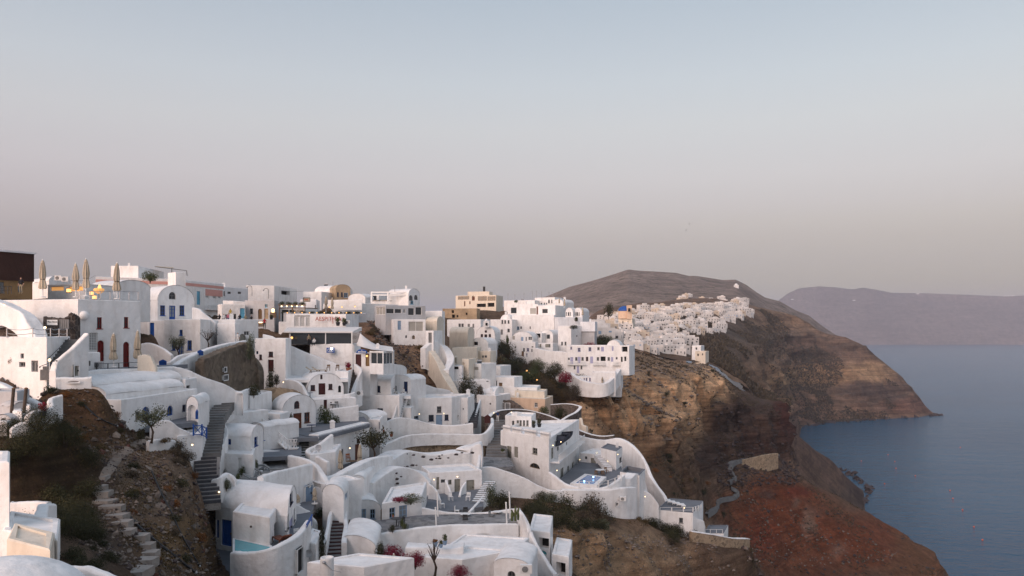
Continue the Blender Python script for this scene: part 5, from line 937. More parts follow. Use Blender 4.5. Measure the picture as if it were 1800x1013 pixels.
# --- far village: many small white houses on the saddle
def far_proto(w, d, h, roof, mname, nwin, wc):
    R = root('village_house', (0, 0, 0), 'x', 'house'); m_ = MB(); m_.prism([(-w/2, -d/2), (w/2, -d/2), (w/2, d/2), (-w/2, d/2)], -6, h); m_.build('wall', mname, R); m_ = MB()
    if roof == 'v':
        K = 10; vs = []
        for j in (0, 1):
            for k in range(K+1): vs.append((w/2*math.cos(math.pi*k/K), -d/2+d*j, h+w*.32*math.sin(math.pi*k/K)))
        m_.add(vs, [(k, k+1, K+2+k, K+1+k) for k in range(K)]+[tuple(range(K+1)), tuple(range(K+1, 2*K+2))])
    elif roof == 'd': m_.lathe([(w*.42*math.cos(math.pi/2*i/6)+.01, w*.4*math.sin(math.pi/2*i/6)) for i in range(7)], (0, 0, h), 12)
    else:
        for (a, b, sx_, sy_) in ((0, -d/2+.15, w, .3), (0, d/2-.15, w, .3), (-w/2+.15, 0, .3, d-.6), (w/2-.15, 0, .3, d-.6)): m_.box((a, b, h+.25), (sx_, sy_, .5))
        m_.box((w*.2, d*.15, h+.9), (w*.35, d*.4, 1.8))
    m_.build('roof', mname, R)
    for k in range(nwin):
        m_ = MB(); x = -w/2+w*(k+.5)/nwin; tall = (k % 2 == 0); m_.box((x, -d/2-.01, h*.5 if not tall else h*.36), (.7, .12, .9 if not tall else 1.7)); m_.build('door' if tall else 'window', wc, R)
        if h > 4.5: m_ = MB(); m_.box((x+.3, -d/2-.01, h*.8), (.6, .12, .9)); m_.build('window', wc, R)
    m_ = MB(); m_.box((w/2+.01, -d*.1, h*.55), (.12, 1., 1.2)); m_.build('window', wc, R)
    return R
protos = [far_proto(6.5, 7, 3.6, 'f', 'villagewhite', 3, 'grey'), far_proto(5, 8, 3.2, 'v', 'villagewhite', 2, 'glass'), far_proto(9, 6, 5.6, 'f', 'villagewhite', 4, 'glass'), far_proto(6, 6, 3.4, 'f', 'villagecream', 2, 'brown'), far_proto(4.5, 6, 5.2, 'v', 'villagewhite', 1, 'grey'), far_proto(5.5, 5.5, 3.3, 'd', 'villagewhite', 2, 'glass'), far_proto(10, 6, 3.4, 'f', 'villagewhite', 4, 'ltblue'), far_proto(7, 6, 5.2, 'f', 'villagecream', 3, 'grey')]
KINDN = ['white flat roofed cube house', 'white barrel vaulted house', 'white two storey house', 'cream flat roofed house', 'narrow white two storey vaulted house', 'small white domed house', 'long low white house', 'cream two storey house']
def inpoly(x, y, pl):
    c = False
    for i in range(len(pl)):
        a, b = pl[i], pl[i-1]
        if (a[1] > y) != (b[1] > y) and x < (b[0]-a[0])*(y-a[1])/(b[1]-a[1])+a[0]: c = not c
    return c
def scatter_far(poly, n, qs, where, dmin, used=[], sc=(1, 1), kinds=None):
    q, px, py = qs; sel = np.argwhere((px > min(a for a, b in poly)) & (px < max(a for a, b in poly)) & (py > min(b for a, b in poly)) & (py < max(b for a, b in poly))); RNG.shuffle(sel); cnt = 0
    for i, j in sel:
        if cnt >= n: break
        x, y = px[i, j], py[i, j]
        if not inpoly(x, y, poly): continue
        p = q[i, j]
        if any((p[0]-u[0])**2+(p[1]-u[1])**2 < dmin**2 for u in used): continue
        used.append(p); k = random.choice(kinds or [0, 0, 0, 0, 2, 2, 3, 6, 6, 7, 1, 0, 2, 0, 6, 0, 5]); s_ = random.uniform(*sc)
        first = protos[k] in fresh
        lab = KINDN[k]+' '+where
        if first: o = protos[k]; fresh.remove(o); o.location = tuple(p); o.rotation_euler = (0, 0, random.uniform(-.2, .6)); o.scale = (s_*random.uniform(.8, 1.8), s_, s_*random.uniform(.7, 1.1)); o['label'] = lab; o['group'] = lab +'s' if False else 'far village: '+KINDN[k]+', '+where.split(' the ')[-1]
        else: tree_copy(protos[k], tuple(p), random.uniform(-.2, .5), (s_*random.uniform(.8, 1.8), s_, s_*random.uniform(.7, 1.1)), label=lab, group='far village: '+KINDN[k]+', '+where.split(' the ')[-1])
        cnt += 1
fresh = list(protos)
HS = (np.concatenate([HQ.reshape(-1, 3)]), ) 
GP = (GQ, CX+F*GQ[..., 0]/GQ[..., 1], HY-F*(GQ[..., 2]-CAMZ)/GQ[..., 1]); HP = (HQ, CX+F*HQ[..., 0]/HQ[..., 1], HY-F*(HQ[..., 2]-CAMZ)/HQ[..., 1]); MP = (MQ, CX+F*MQ[..., 0]/MQ[..., 1], HY-F*(MQ[..., 2]-CAMZ)/MQ[..., 1])
scatter_far([(1055,560),(1100,548),(1160,556),(1195,575),(1215,598),(1200,628),(1150,622),(1110,612),(1080,592)], 125, GP, 'on the near slope of the far village', 6., sc=(.65, 1.05))
scatter_far([(1100,552),(1150,542),(1230,538),(1300,534),(1326,552),(1290,565),(1262,585),(1225,590),(1180,575)], 125, GP, 'along the crest of the far village', 9, sc=(.75, 1.25))
scatter_far([(1130,552),(1145,538),(1180,532),(1215,538),(1240,532),(1290,520),(1312,530),(1300,545),(1200,550)], 40, MP, 'at the foot of the mountain', 20, sc=(1., 1.5))
scatter_far([(1185,528),(1215,517),(1245,524),(1230,532)], 12, MP, 'strung along the mountain road', 18, sc=(1., 1.5), kinds=[3, 7, 0])
scatter_far([(1040,590),(1062,560),(1100,575),(1120,600),(1080,602)], 22, HP, 'on the shoulder before the far village', 7, sc=(.8, 1.1))
for k in list(fresh):
    tree = [k]+KIDS.pop(k.name, [])
    for o in tree: bpy.data.objects.remove(o)
# blue domed church of the far village, hill chapel, far island specks
R, c, zt = H('yellow church drum under a blue dome in the far village', [(1087,520),(1111,515),(1116,530)], 560, 575, '0 w 1095 567 2 4 grey;0 w 1104 567 2 4 grey', m='cream', par=.1, name='church', cat='church')
q = MB(); ce = P(1098,548,520); q.lathe([(4.3, -4.5), (4.3, 0), (4.5, .1), (4.3, .3)], ce, 16); q.build('drum', 'peach', R); q = MB(); q.lathe([(4.25*math.cos(math.pi/2*i/7)+.01, .3+3.4*math.sin(math.pi/2*i/7)) for i in range(8)], ce, 16); q.build('dome', 'blue', R, smooth=True); q = MB(); q.box(P(1106,549,516), (3.2, 2.4, 9)); q.build('bell_tower', 'peach', R); q = MB(); q.box(P(1106,545,512.5), (1.2, 2.5, 2.2)); q.build('bell_opening', 'dark', R)
protoC = far_proto(9, 9, 6, 'd', 'white', 2, 'grey'); protoC.name = 'hill_chapel'; protoC.location = MQ[np.unravel_index(np.argmin((MP[1]-1294)**2+(MP[2]-506)**2), MP[1].shape)]; protoC.scale = (.8,)*3; protoC['label'] = 'lone white chapel high on the mountain shoulder'; protoC['category'] = 'chapel'
IP = (IQ, CX+F*IQ[..., 0]/IQ[..., 1], HY-F*(IQ[..., 2]-CAMZ)/IQ[..., 1])
pI = far_proto(60, 30, 18, 'f', 'white', 0, 'grey'); first = True
for (x, y) in ((1765,521),(1772,521),(1780,520),(1787,521),(1794,521),(1612,517),(1500,528),(1392,526)):
    loc = IQ[np.unravel_index(np.argmin((IP[1]-x)**2+((IP[2]-y)*2)**2), IP[1].shape)]; sc_ = random.uniform(.3, .55)
    if first: pI.location = loc; pI.scale = (sc_, sc_, sc_*.7); o = pI; first = False
    else: o = tree_copy(pI, tuple(loc), random.uniform(0, .5), (sc_, sc_, sc_*.7))
    o['label'] = 'tiny white building on the far island'; o['group'] = 'tiny white buildings on the far island'
# ------------------------------------------------------------------ near houses at the lower left
H('near white wall of the house at the left edge', [(-80,33),(16,33),(17.5,36)], 814, 975, par=.05, ext=4)
W('curved white stair wall at the lower left', '74 885 952 38;66 888 955 37.2;59 900 960 36;54 925 965 34.8;49 952 970 33.6', th=.55, ext=3)
W('low white back wall above the near white stairs', '16 882 905 40;45 883 905 40;80 884 950 39.5', th=.3, ext=2)
S('near white steps at the lower left', (34,965,33.6), (40,908,38), .95, 6, 'white', 'greywall')
H('near white block with a blind arch at the lower left', [(4,32.5),(101,31),(106,34.5)], 951, 1020, '0 n 50 968 46 14 greywall', par=.05, ext=5, rec=.12)
H('near white sloping box in front of the blind arch', [(12,30),(88,28.5),(96,31)], 969, 1030, par=.04, ext=5, m='cream')
W('white angled wall at the bottom left edge', '92 998 1040 28;112 997 1040 28;150 1000 1040 27.4;200 1020 1050 26.8', th=.35, curve=False, ext=4)
W('lower white ramp wall at the bottom left edge', '80 1003 1040 26.5;116 1000 1040 26.5;136 1018 1050 26', th=.3, curve=False, ext=4)
R = root('dome_roof', P(5,1040,25), 'large near white dome in the bottom left corner', 'dome'); m_ = MB(); m_.lathe([(2.6*math.cos(math.pi/2*i/12)+.01, 1.55*math.sin(math.pi/2*i/12)) for i in range(13)], P(0,1072,25), 40); m_.build('shell', 'white', R, smooth=True)
m_ = MB(); m_.lathe([(2.62, -3.), (2.62, 0)], P(0,1072,25), 40); m_.build('drum', 'white', R)
# white compound under the rocky slope
W('white diagonal wall of the compound at the left edge', '-30 664 735 54;0 676 735 53.5;30 692 735 53;55 703 735 52.6;80 716 736 52', th=.5, curve=False, ext=3)
H('grey plastered room of the compound at the left edge', [(-30,51),(30,50.5),(52,53)], 690, 752, m='greywall', par=.05, ext=3)
H('white bay with a grey arched door in the compound', [(24,49.6),(52,50.4)], 716, 748, '0 a 33 732 15 28 grey', dep=1.5, m='greywall', roof='v0', crown=708, ext=3)
H('white low partition beside the arched door', [(22,48.6),(38,48.4),(40,50)], 724, 752, par=.03, ext=3)
H('small white partition post in the compound', [(44,49.6),(52,49.2),(54,50.5)], 715, 742, par=.03, ext=3)
H('low white wall end at the left edge of the compound', [(-20,47),(12,47)], 742, 760, dep=.5, par=.03, ext=3)
H('grey arched door lump at the left edge of the compound', [(-8,48.4),(20,48)], 742, 765, '0 a 6 745 12 20 grey', dep=1.2, m='greywall', roof='v0', crown=730, ext=3)
T('slate blue floor of the white compound', '-10 47.6;56 48.2;90 50;80 52;-10 53', 764, 'greyfloor', th=.8)
W('stepped curvy white wall around the compound', '20 753 775 46.5;36 745 770 46.9;50 738 765 47.2;57 726 758 47.5;70 721 752 48;92 715 740 48.8;94 702 735 49.3;110 693 722 50', th=.3, ext=2)
for px, y0, y1, lb in ((24,684,724,'left leaning wooden pole in the white compound'), (46,684,722,'right leaning wooden pole in the white compound')):
    R = root('wooden_pole', P(px-4,y1,48.8), lb, 'pole'); m_ = MB(); m_.tube([P(px-4,y1+4,48.8), P(px,y0,49.2)], .1, 8); m_.build('shaft', 'bark', R); m_ = MB(); m_.lathe([(.11, 0), (.11, .06), (.02, .1)], P(px,y0,49.2), 8); m_.build('cap', 'wood', R)
# ------------------------------------------------------------------ settle the ground under the buildings
from mathutils.kdtree import KDTree
def settle(o, q, r=3.2):
    sh = q.shape; fl = q.reshape(-1, 3); kd = KDTree(len(fl))
    for i, p in enumerate(fl): kd.insert((p[0], p[1], 0), i)
    kd.balance(); ws = np.zeros(len(fl)); wm = np.zeros(len(fl)); dz = np.zeros(len(fl))
    bk = KDTree(len(BASEP))
    for i, b in enumerate(BASEP): bk.insert((b[0], b[1], 0), i)
    bk.balance()
    for (x, y, z) in BASEP:
        if y > 420 or any(BASEP[i][2] < z-1.7 for _, i, _ in bk.find_range((x, y, 0), 3.4)): continue   # stands on a roof or terrace
        for co_, i, ds in kd.find_range((x, y, 0), r):
            w = math.exp(-(ds/r)**2*3); ws[i] += w; wm[i] = max(wm[i], w); dz[i] += w*(z-.15-fl[i][2])
    k = ws > 0; d = np.zeros(len(fl)); d[k] = dz[k]/ws[k]; fl[:, 2] += np.where(d > 0, np.clip(d, 0, 5)*wm, np.clip(d, -2.5, 0)*wm)
    for c, zc in CUTS:
        P_ = np.array([(p[0], p[1]) for p in inset(c, -.1)]); k = np.flatnonzero((fl[:, 0] > P_[:, 0].min()) & (fl[:, 0] < P_[:, 0].max()) & (fl[:, 1] > P_[:, 1].min()) & (fl[:, 1] < P_[:, 1].max()) & (fl[:, 2] > zc))
        if not len(k): continue
        x, y = fl[k, 0], fl[k, 1]; ins = np.zeros(len(k), bool)
        for i in range(len(P_)):
            a, b = P_[i], P_[i-1]
            if a[1] != b[1]: ins ^= ((a[1] > y) != (b[1] > y)) & (x < (b[0]-a[0])*(y-a[1])/(b[1]-a[1])+a[0])
        fl[k[ins], 2] = zc
    o.data.vertices.foreach_set('co', fl.reshape(-1).astype(np.float32)); o.data.update(); return fl.reshape(sh)
HQ = settle(hill, HQ)
def proj(q): return CX+F*q[..., 0]/q[..., 1], HY-F*(q[..., 2]-CAMZ)/q[..., 1]
def visible(py): return py <= np.minimum.accumulate(py, axis=1)+.8
HX, HYY = proj(HQ); HV = visible(HYY); GX, GY = proj(GQ); GV = visible(GY)
def ground(px, py):
    k = np.argmin((HX-px)**2+(HYY-py)**2+np.where(HV, 0, 1e6)); return Vector(HQ.reshape(-1, 3)[k])
def pick(poly, n, dmin, src='h', vis=True):
    Q, X, Y, V = (HQ, HX, HYY, HV) if src == 'h' else (GQ, GX, GY, GV)
    xs = [a for a, b in poly]; ys = [b for a, b in poly]; m_ = (X > min(xs)) & (X < max(xs)) & (Y > min(ys)) & (Y < max(ys))
    if vis: m_ &= V
    sel = np.argwhere(m_); RNG.shuffle(sel); out = []; cell = {}
    for i, j in sel:
        if len(out) >= n: break
        if not inpoly(X[i, j], Y[i, j], poly): continue
        p = Q[i, j]
        if dmin > 0:
            key = (int(p[0]//dmin), int(p[1]//dmin)); ok = True
            for a in (-1, 0, 1):
                for b in (-1, 0, 1):
                    for u in cell.get((key[0]+a, key[1]+b), ()):
                        if (u[0]-p[0])**2+(u[1]-p[1])**2 < dmin*dmin: ok = False
            if not ok: continue
            cell.setdefault(key, []).append(p)
        out.append(p)
    return out
# ------------------------------------------------------------------ plants
def leafmesh(name, r, n, leaf, seed, lumps=7, flat=.75, hole=.0):
    g = np.random.default_rng(seed); ce = g.normal(size=(lumps, 3)); ce /= np.linalg.norm(ce, axis=1, keepdims=True); ce *= r*.55*g.random((lumps, 1))**.4; ce[:, 2] = np.abs(ce[:, 2])*flat+r*.28; rr = r*(.30+.28*g.random(lumps))
    k = g.integers(0, lumps, n); d = g.normal(size=(n, 3)); d /= np.linalg.norm(d, axis=1, keepdims=True); p = ce[k]+d*(rr[k]*(.45+.6*g.random(n)**.6))[:, None]; p[:, 2] = np.maximum(p[:, 2], .03*r)
    a = g.normal(size=(n, 3)); a /= np.linalg.norm(a, axis=1, keepdims=True); b = np.cross(a, d+g.normal(size=(n, 3))*.5); b /= np.linalg.norm(b, axis=1, keepdims=True)+1e-6; s = leaf*(.6+.8*g.random(n))[:, None]
    v = np.stack([p-a*s*.9, p-b*s*.45, p+a*s*.9, p+b*s*.45], 1).reshape(-1, 3); me = bpy.data.meshes.new(name); me.from_pydata(v.tolist(), [], np.arange(4*n).reshape(-1, 4).tolist()); me.update(); return me
BUSH = {'s': [leafmesh('foliage', 1., 420, .12, 5+i) for i in range(3)], 'm': [leafmesh('foliage', 1., 1300, .062, 15+i, 11) for i in range(3)], 'l': [leafmesh('foliage', 1., 3000, .040, 25+i, 16) for i in range(3)], 'h': [leafmesh('foliage', 1., 8000, .022, 35+i, 22) for i in range(2)]}
stm = MB()
for i in range(7):
    a = i*2.4; stm.tube([(0, 0, -.25), (.12*math.cos(a), .12*math.sin(a), .25), (.42*math.cos(a), .42*math.sin(a), .6)], [.03, .022, .008], 4)
STEM = stm.build('stem', 'bark'); STEMME = STEM.data; bpy.data.objects.remove(STEM)
BM = {}
def bush_at(p, r, mt, label, group=None, h=None, name='shrub', size=None, cat='shrub'):
    size = size or ('s' if r/max(p[1], 1)*1400 < 7 else 'm' if r/max(p[1], 1)*1400 < 20 else 'l' if r/max(p[1], 1)*1400 < 40 else 'h')
    me0 = random.choice(BUSH[size]); key = (me0.name, mt)
    if key not in BM: me = me0.copy(); me.materials.clear(); me.materials.append(MATS[mt]); BM[key] = me
    R = root(name, tuple(p), label, cat, group); R.rotation_euler = (0, 0, random.uniform(0, 6.28)); R.scale = (r, r, h or r*random.uniform(.8, 1.05))
    for nm, me in (('foliage', BM[key]), ('stem', STEMME)):
        o = bpy.data.objects.new(nm, me); COL.objects.link(o); o.parent = R
    return R
def bush(px, py, w, d, mt, label, h=None, **k): r = w/2/F*d; return bush_at(P(px, py, d), r, mt, label, h=(h/F*d if h else None), **k)
def bushes(poly, n, rr, mts, label, group, dmin, src='h'):
    for p in pick(poly, n, dmin, src): bush_at(p-np.array([0, 0, .15]), random.uniform(*rr), random.choice(mts), label, group)
def tree(px, pyb, pyt, w, d, mt, label, bare=False, name='tree'):
    b = P(px, pyb, d); hgt = (pyb-pyt)/F*d; r = w/2/F*d; R = root(name, b, label, 'tree'); m_ = MB(); g = random.Random(int(px*7)); tips = []
    fork = b+Vector((0, 0, hgt*.38)); m_.tube([b-Vector((0, 0, .4)), b+Vector((.06*hgt, 0, hgt*.2)), fork], [.05*hgt, .04*hgt, .03*hgt], 7)
    for i in range(8):
        a = i*2.4+g.random(); t1 = fork+Vector((math.cos(a)*r*.55, math.sin(a)*r*.55, hgt*(.2+.25*g.random()))); t2 = t1+Vector((math.cos(a)*r*.35, math.sin(a)*r*.35, hgt*.15)); m_.tube([fork, t1, t2], [.022*hgt, .013*hgt, .005*hgt], 5); tips += [t1, t2]
    m_.build('trunk', 'bark', R)
    gg = np.random.default_rng(int(px)); n = 1600 if not bare else 350; tp = np.array([tuple(t) for t in tips]+[tuple(fork+Vector((0, 0, hgt*.35)))]*3); k = gg.integers(0, len(tp), n); p = tp[k]+gg.normal(size=(n, 3))*np.array([r*.22, r*.22, hgt*.1]); a = gg.normal(size=(n, 3)); a /= np.linalg.norm(a, axis=1, keepdims=True); c_ = np.cross(a, gg.normal(size=(n, 3))); c_ /= np.linalg.norm(c_, axis=1, keepdims=True); s = (.055 if not bare else .04)*r*1.3
    v = np.stack([p-a*s, p-c_*s*.5, p+a*s, p+c_*s*.5], 1).reshape(-1, 3)-np.array(b); me = bpy.data.meshes.new('crown'); me.from_pydata(v.tolist(), [], np.arange(4*n).reshape(-1, 4).tolist()); me.materials.append(MATS[mt]); o = bpy.data.objects.new('crown', me); COL.objects.link(o); o.parent = R
    return R
# named trees and shrubs
bush(264,494,36,134,'leaf','round dark shrub on the roof beside the white chimney pillar', h=18)
tree(312,630,594,26,100,'leafolive','olive tree in front of the blue glazed door'); tree(365,612,580,30,99,'leafbrown','bare bougainvillea against the warm white wall', bare=True)
tree(266,770,720,46,59,'leafolive','olive tree at the head of the dirt path'); bush(248,772,20,59,'leafdark','low dark shrub left of the path olive tree', h=18)
bush(290,778,26,60,'leafdry','small dry bush on the low white wall', h=9)
bush(446,695,34,90,'leafdark','shrub at the foot of the ruined stone wall', h=22); bush(440,632,22,97,'leafolive','climbing plant on the right edge of the ruined wall', h=42)
bush(476,690,22,100,'leafdark','dark creeper beside the maroon door of the white house', h=40); bush(486,676,16,101,'leafdark','trailing creeper along the pipe', h=20)
bush(572,745,34,100,'leaf','green shrub beside the brown door vault', h=34); bush(588,746,24,101,'leaf','low green shrub on the grey roof terrace', h=16); bush(510,757,12,92,'leafolive','climbing shrub at the brown door', h=32)
tree(656,808,758,48,95,'leafdark','bushy dark tamarisk at the end of the long white wall')
bush(425,835,16,72,'leaf','left green shrub in the sun terrace planter', h=16); bush(447,824,18,76,'leaf','right green shrub in the sun terrace planter', h=22); bush(418,846,12,68,'leaf','small shrub by the sun terrace gate', h=16); bush(398,860,22,64,'leafolive','flowering shrub by the stair lamp', h=18)
bush(565,912,26,74,'leafolive','shrub beside the rounded house end', h=22); bush(566,985,18,62,'leafdark','tall dark creeper along the rust riser steps', h=66)
bush(610,912,12,76,'bougain','red climber on the left of the pale blue door', h=24); bush(622,897,20,77,'bougain','red flowering spray above the pale blue door', h=7)
bush(722,884,58,76,'leafolive','bougainvillea mat on the white house roof', h=15); bush(702,882,36,75,'bougain','reddish end of the roof bougainvillea', h=10)
bush(692,990,64,62,'bougain','large crimson bougainvillea in the bottom centre', h=32); bush(730,995,56,61,'bougain','right crimson bougainvillea in the bottom centre', h=26); bush(668,985,26,62,'leafdark','dark leafy left end of the bougainvillea', h=36)
bush(808,1016,56,60,'bougain','small bougainvillea at the bottom edge', h=22); tree(763,1010,950,26,62,'leafbrown','bare twisted shrub before the white terrace lip', bare=True)
bush(880,893,60,86,'leafdark','grey green shrubs right of the dark and white steps', h=30); bush(862,888,26,86,'leafolive','silvery shrub beside the dark and white steps', h=36)
bush(820,702,46,157,'leafdark','big dark round tree in the white middle houses', h=40); bush(843,700,22,157,'leafbrown','brown side shrub of the big dark round tree', h=26)
bush(955,727,24,154,'leaf','clipped dark hedge before the peach house', h=14); bush(985,735,30,152,'leafdark','dark garden hedge behind the lava wall', h=22)
bush(892,605,8,232,'leaf','small palm like tree above the white terrace', h=18); bush(878,604,8,233,'leafdark','thin tree beside the white terrace', h=16)
bush(1035,615,34,236,'bougain','red bougainvillea above the lilac hotel', h=14)
bush(706,925,10,72,'leaf','low palm on the dark paved terrace', h=14, name='palm'); bush(690,935,18,70,'leafdark','planted tub left of the low palm', h=12); bush(712,930,16,71,'leaf','planted tub right of the low palm', h=12)
bush(1012,565,10,246,'leafdark','shrub on the terrace under the twin gables', h=8); bush(1008,578,20,232,'leafdark','roof garden on the tall cream tower house', h=7); bush(907,532,9,268,'leaf','small roof shrub on the upper right terrace block', h=5)
bush(1070,556,22,420,'leafdark','dark cypress clump by the blue domed church', h=26); bush(22,640,18,62,'leaforange','yellow bush at the top of the rocky slope', h=12)
# massed shrubs
bushes([(862,622),(900,618),(948,650),(1000,655),(1030,690),(1020,712),(975,705),(930,690),(885,655)], 55, (2.2, 4.2), ['leafdark','leafbrown','leafdark','leafdry'], 'shrub in the dark gully below the white villas', 'shrubs in the gully', 3.)
for (x, y, w, h) in ((905,652,44,22),(932,668,50,20),(948,650,40,20),(975,662,50,24),(993,672,34,20),(880,645,34,18)): bush(x, y, w, 222-(y-620)*.4, ('leafdark' if x % 2 else 'leaf') if x != 993 else 'bougain', 'large green bush at the top of the gully' if x != 993 else 'large crimson bush at the top of the gully', h=h, group='large bushes at the top of the gully' if x != 993 else None)
bushes([(1045,575),(1075,580),(1085,610),(1060,612),(1042,600)], 18, (2.2, 4.), ['leafdark','leaf'], 'dark bush behind the infinity terrace', 'bushes behind the infinity terrace', 2.6)
bushes([(918,878),(985,868),(1050,880),(1082,900),(1075,930),(1010,935),(940,930)], 22, (1.1, 2.1), ['leafdark','leafbrown','leafdark','leafolive'], 'dark shrub on the cliff top below the hotel', 'shrubs on the cliff top below the hotel', 1.2)
for (x, y, w, h) in ((950,925,70,48),(990,922,70,50),(1040,925,74,52),(1065,935,50,40),(930,920,40,40)): bush(x, y, w, 97+(x-930)*.06, 'leafdark' if x % 20 else 'leafbrown', 'broad dark bush crowning the tan cliff under the hotel', h=h, group='broad bushes crowning the tan cliff')
bushes([(1130,905),(1180,915),(1225,940),(1250,975),(1210,985),(1165,950)], 18, (.9, 1.9), ['leafdark','leafbrown'], 'shrub under the lower hotel house', 'shrubs under the lower hotel house', 1.1)
bushes([(1090,890),(1150,905),(1150,925),(1080,912)], 6, (.5, .9), ['leaforange','leafdry'], 'rust coloured scrub by the hotel base wall', 'rust coloured scrub', 1.)
bushes([(640,560),(690,555),(720,600),(775,625),(790,680),(720,680),(690,650),(650,605)], 14, (.7, 1.7), ['leafdry','leafdark','leafbrown'], 'scrub bush on the rock outcrop beside the restaurant', 'scrub on the rock outcrop', 2.4)
bushes([(0,735),(110,755),(165,800),(165,900),(150,950),(90,950),(0,820)], 48, (1.0, 2.1), ['leafdark'], 'dark shrub in the dense thicket at the lower left', 'dark thicket shrubs', 1.35)
bushes([(80,680),(190,690),(240,760),(150,800),(60,760)], 14, (.3, .7), ['leafdry','leaforange','leafdry','leafdark'], 'dry bush on the slope under the long white parapet', 'dry bushes on the left slope', 1.)
bushes([(200,780),(330,790),(380,880),(380,1000),(260,1010),(215,900)], 26, (.25, .75), ['leafdry','leaforange','leafbrown','leafdark'], 'dry bush on the stony knoll beside the path', 'dry bushes on the stony knoll', .9)
bushes([(290,770),(330,780),(350,830),(330,825),(300,800)], 9, (.6, 1.), ['leafbrown'], 'brown shrub on the crest of the stony knoll', 'brown shrubs on the knoll crest', .8)
bushes([(20,655),(100,660),(110,700),(40,690)], 10, (.3, .8), ['leafdark','leafdry'], 'low shrub among the rubble above the compound', 'shrubs in the rubble', 1.5)
bushes([(120,950),(170,940),(210,1010),(120,1010)], 10, (.3, .8), ['leafdark'], 'low dark shrub at the foot of the old steps', 'shrubs by the old steps', 1.)
bushes([(1020,640),(1110,640),(1250,640),(1260,720),(1100,700),(1030,720)], 24, (.6, 1.7), ['leafdark','leafbrown','leafdry'], 'scrub bush on the tan cliff', 'scrub on the tan cliff', 3.)
bushes([(1060,800),(1180,790),(1240,830),(1280,920),(1200,930),(1150,850)], 30, (.6, 1.6), ['leafdark','leafbrown','leafdry','leaforange'], 'scrub bush in the ravine behind the hotel', 'scrub in the ravine', 2.4)
# ------------------------------------------------------------------ loose stones (parts of the hillside), rubble, dry grass and scrub cover
def rockmesh(seed):
    g = np.random.default_rng(seed); bm = bmesh.new(); bmesh.ops.create_icosphere(bm, subdivisions=1, radius=1)
    for v in bm.verts: v.co *= .65+.6*g.random(); v.co.z *= .7
    me = bpy.data.meshes.new('stone'); bm.to_mesh(me); bm.free(); return me
RK = []
for i in range(6): me = rockmesh(i); me.materials.append(MATS[('rockA', 'rockB', 'rockC', 'rockA', 'rockA', 'rockB')[i]]); RK.append(me)
def stones(poly, n, rr, dmin):
    for p in pick(poly, n, dmin):
        o = bpy.data.objects.new('stone', random.choice(RK)); COL.objects.link(o); s = random.uniform(*rr); o.parent = hill; o.location = tuple(p); o.scale = (s*random.uniform(.8, 1.4), s, s*random.uniform(.6, 1)); o.rotation_euler = (random.random(), random.random(), random.random()*6)
stones([(0,655),(95,665),(120,700),(70,715),(0,680)], 90, (.14, .42), .45)
stones([(150,740),(235,740),(235,780),(170,830),(140,800)], 60, (.12, .38), .5)
stones([(190,880),(260,930),(290,1013),(190,1013)], 50, (.10, .26), .4)
stones([(230,790),(360,850),(380,960),(330,1000),(240,880)], 70, (.10, .32), .5)
stones([(1400,760),(1530,860),(1510,890),(1440,830)], 20, (1., 3.), 6)
def rubble(name, specs, label, mt):
    O = np.array([(1, 0, 0), (0, 1, 0), (-1, 0, 0), (0, -1, 0), (0, 0, 1), (0, 0, -1)], float); T = np.array([(0, 1, 4), (1, 2, 4), (2, 3, 4), (3, 0, 4), (1, 0, 5), (2, 1, 5), (3, 2, 5), (0, 3, 5)]); V = []
    for (poly, n, a, b, src) in specs:
        ps = np.array(pick(poly, n, 0, src)); m = len(ps); s = a+(b-a)*RNG.random(m)**3; v = O[None]*(.6+.8*RNG.random((m, 6, 1)))*s[:, None, None]*np.array([1.2, 1, .75]); t = RNG.random(m)*6.28; c, q = np.cos(t), np.sin(t); x = v[..., 0]*c[:, None]-v[..., 1]*q[:, None]; y = v[..., 0]*q[:, None]+v[..., 1]*c[:, None]; v = np.stack([x, y, v[..., 2]], -1)+(ps+RNG.normal(size=(m, 3))*np.array([.3, .3, .02])*s.mean()*6)[:, None]; V.append(v)
    v = np.concatenate(V); m = len(v); f = (T[None]+6*np.arange(m)[:, None, None]).reshape(-1, 3); me = bpy.data.meshes.new(name); me.from_pydata(v.reshape(-1, 3).tolist(), [], f.tolist()); me.materials.append(MATS[mt]); o = bpy.data.objects.new(name, me); COL.objects.link(o); tag(o, label, None, None, 'stuff')
LS = [(0,650),(120,665),(240,740),(340,780),(390,900),(390,1013),(130,1013),(160,800),(60,700)]
rubble('rubble', [(LS, 2600, .03, .16, 'h'), ([(640,560),(700,570),(790,680),(690,660)], 900, .08, .4, 'h')], 'pale loose rubble on the left slopes', 'rockA'); rubble('dark_rubble', [(LS, 1800, .03, .16, 'h'), ([(640,560),(700,570),(790,680),(690,660)], 900, .08, .4, 'h'), ([(1250,700),(1400,760),(1400,850),(1260,860)], 1500, .2, 1.1, 'h'), ([(1300,830),(1640,960),(1660,1010),(1300,1010)], 450, .1, .8, 'h')], 'dark lava rubble on the slopes', 'rockB')
rubble('tan_rubble', [([(1030,640),(1260,640),(1260,760),(1100,790)], 1500, .15, .9, 'h'), ([(950,930),(1250,950),(1300,1010),(960,1010)], 1500, .04, .3, 'h'), ([(1300,860),(1600,980),(1300,1010)], 500, .15, .6, 'h')], 'tan broken stones on the cliffs', 'rockA')
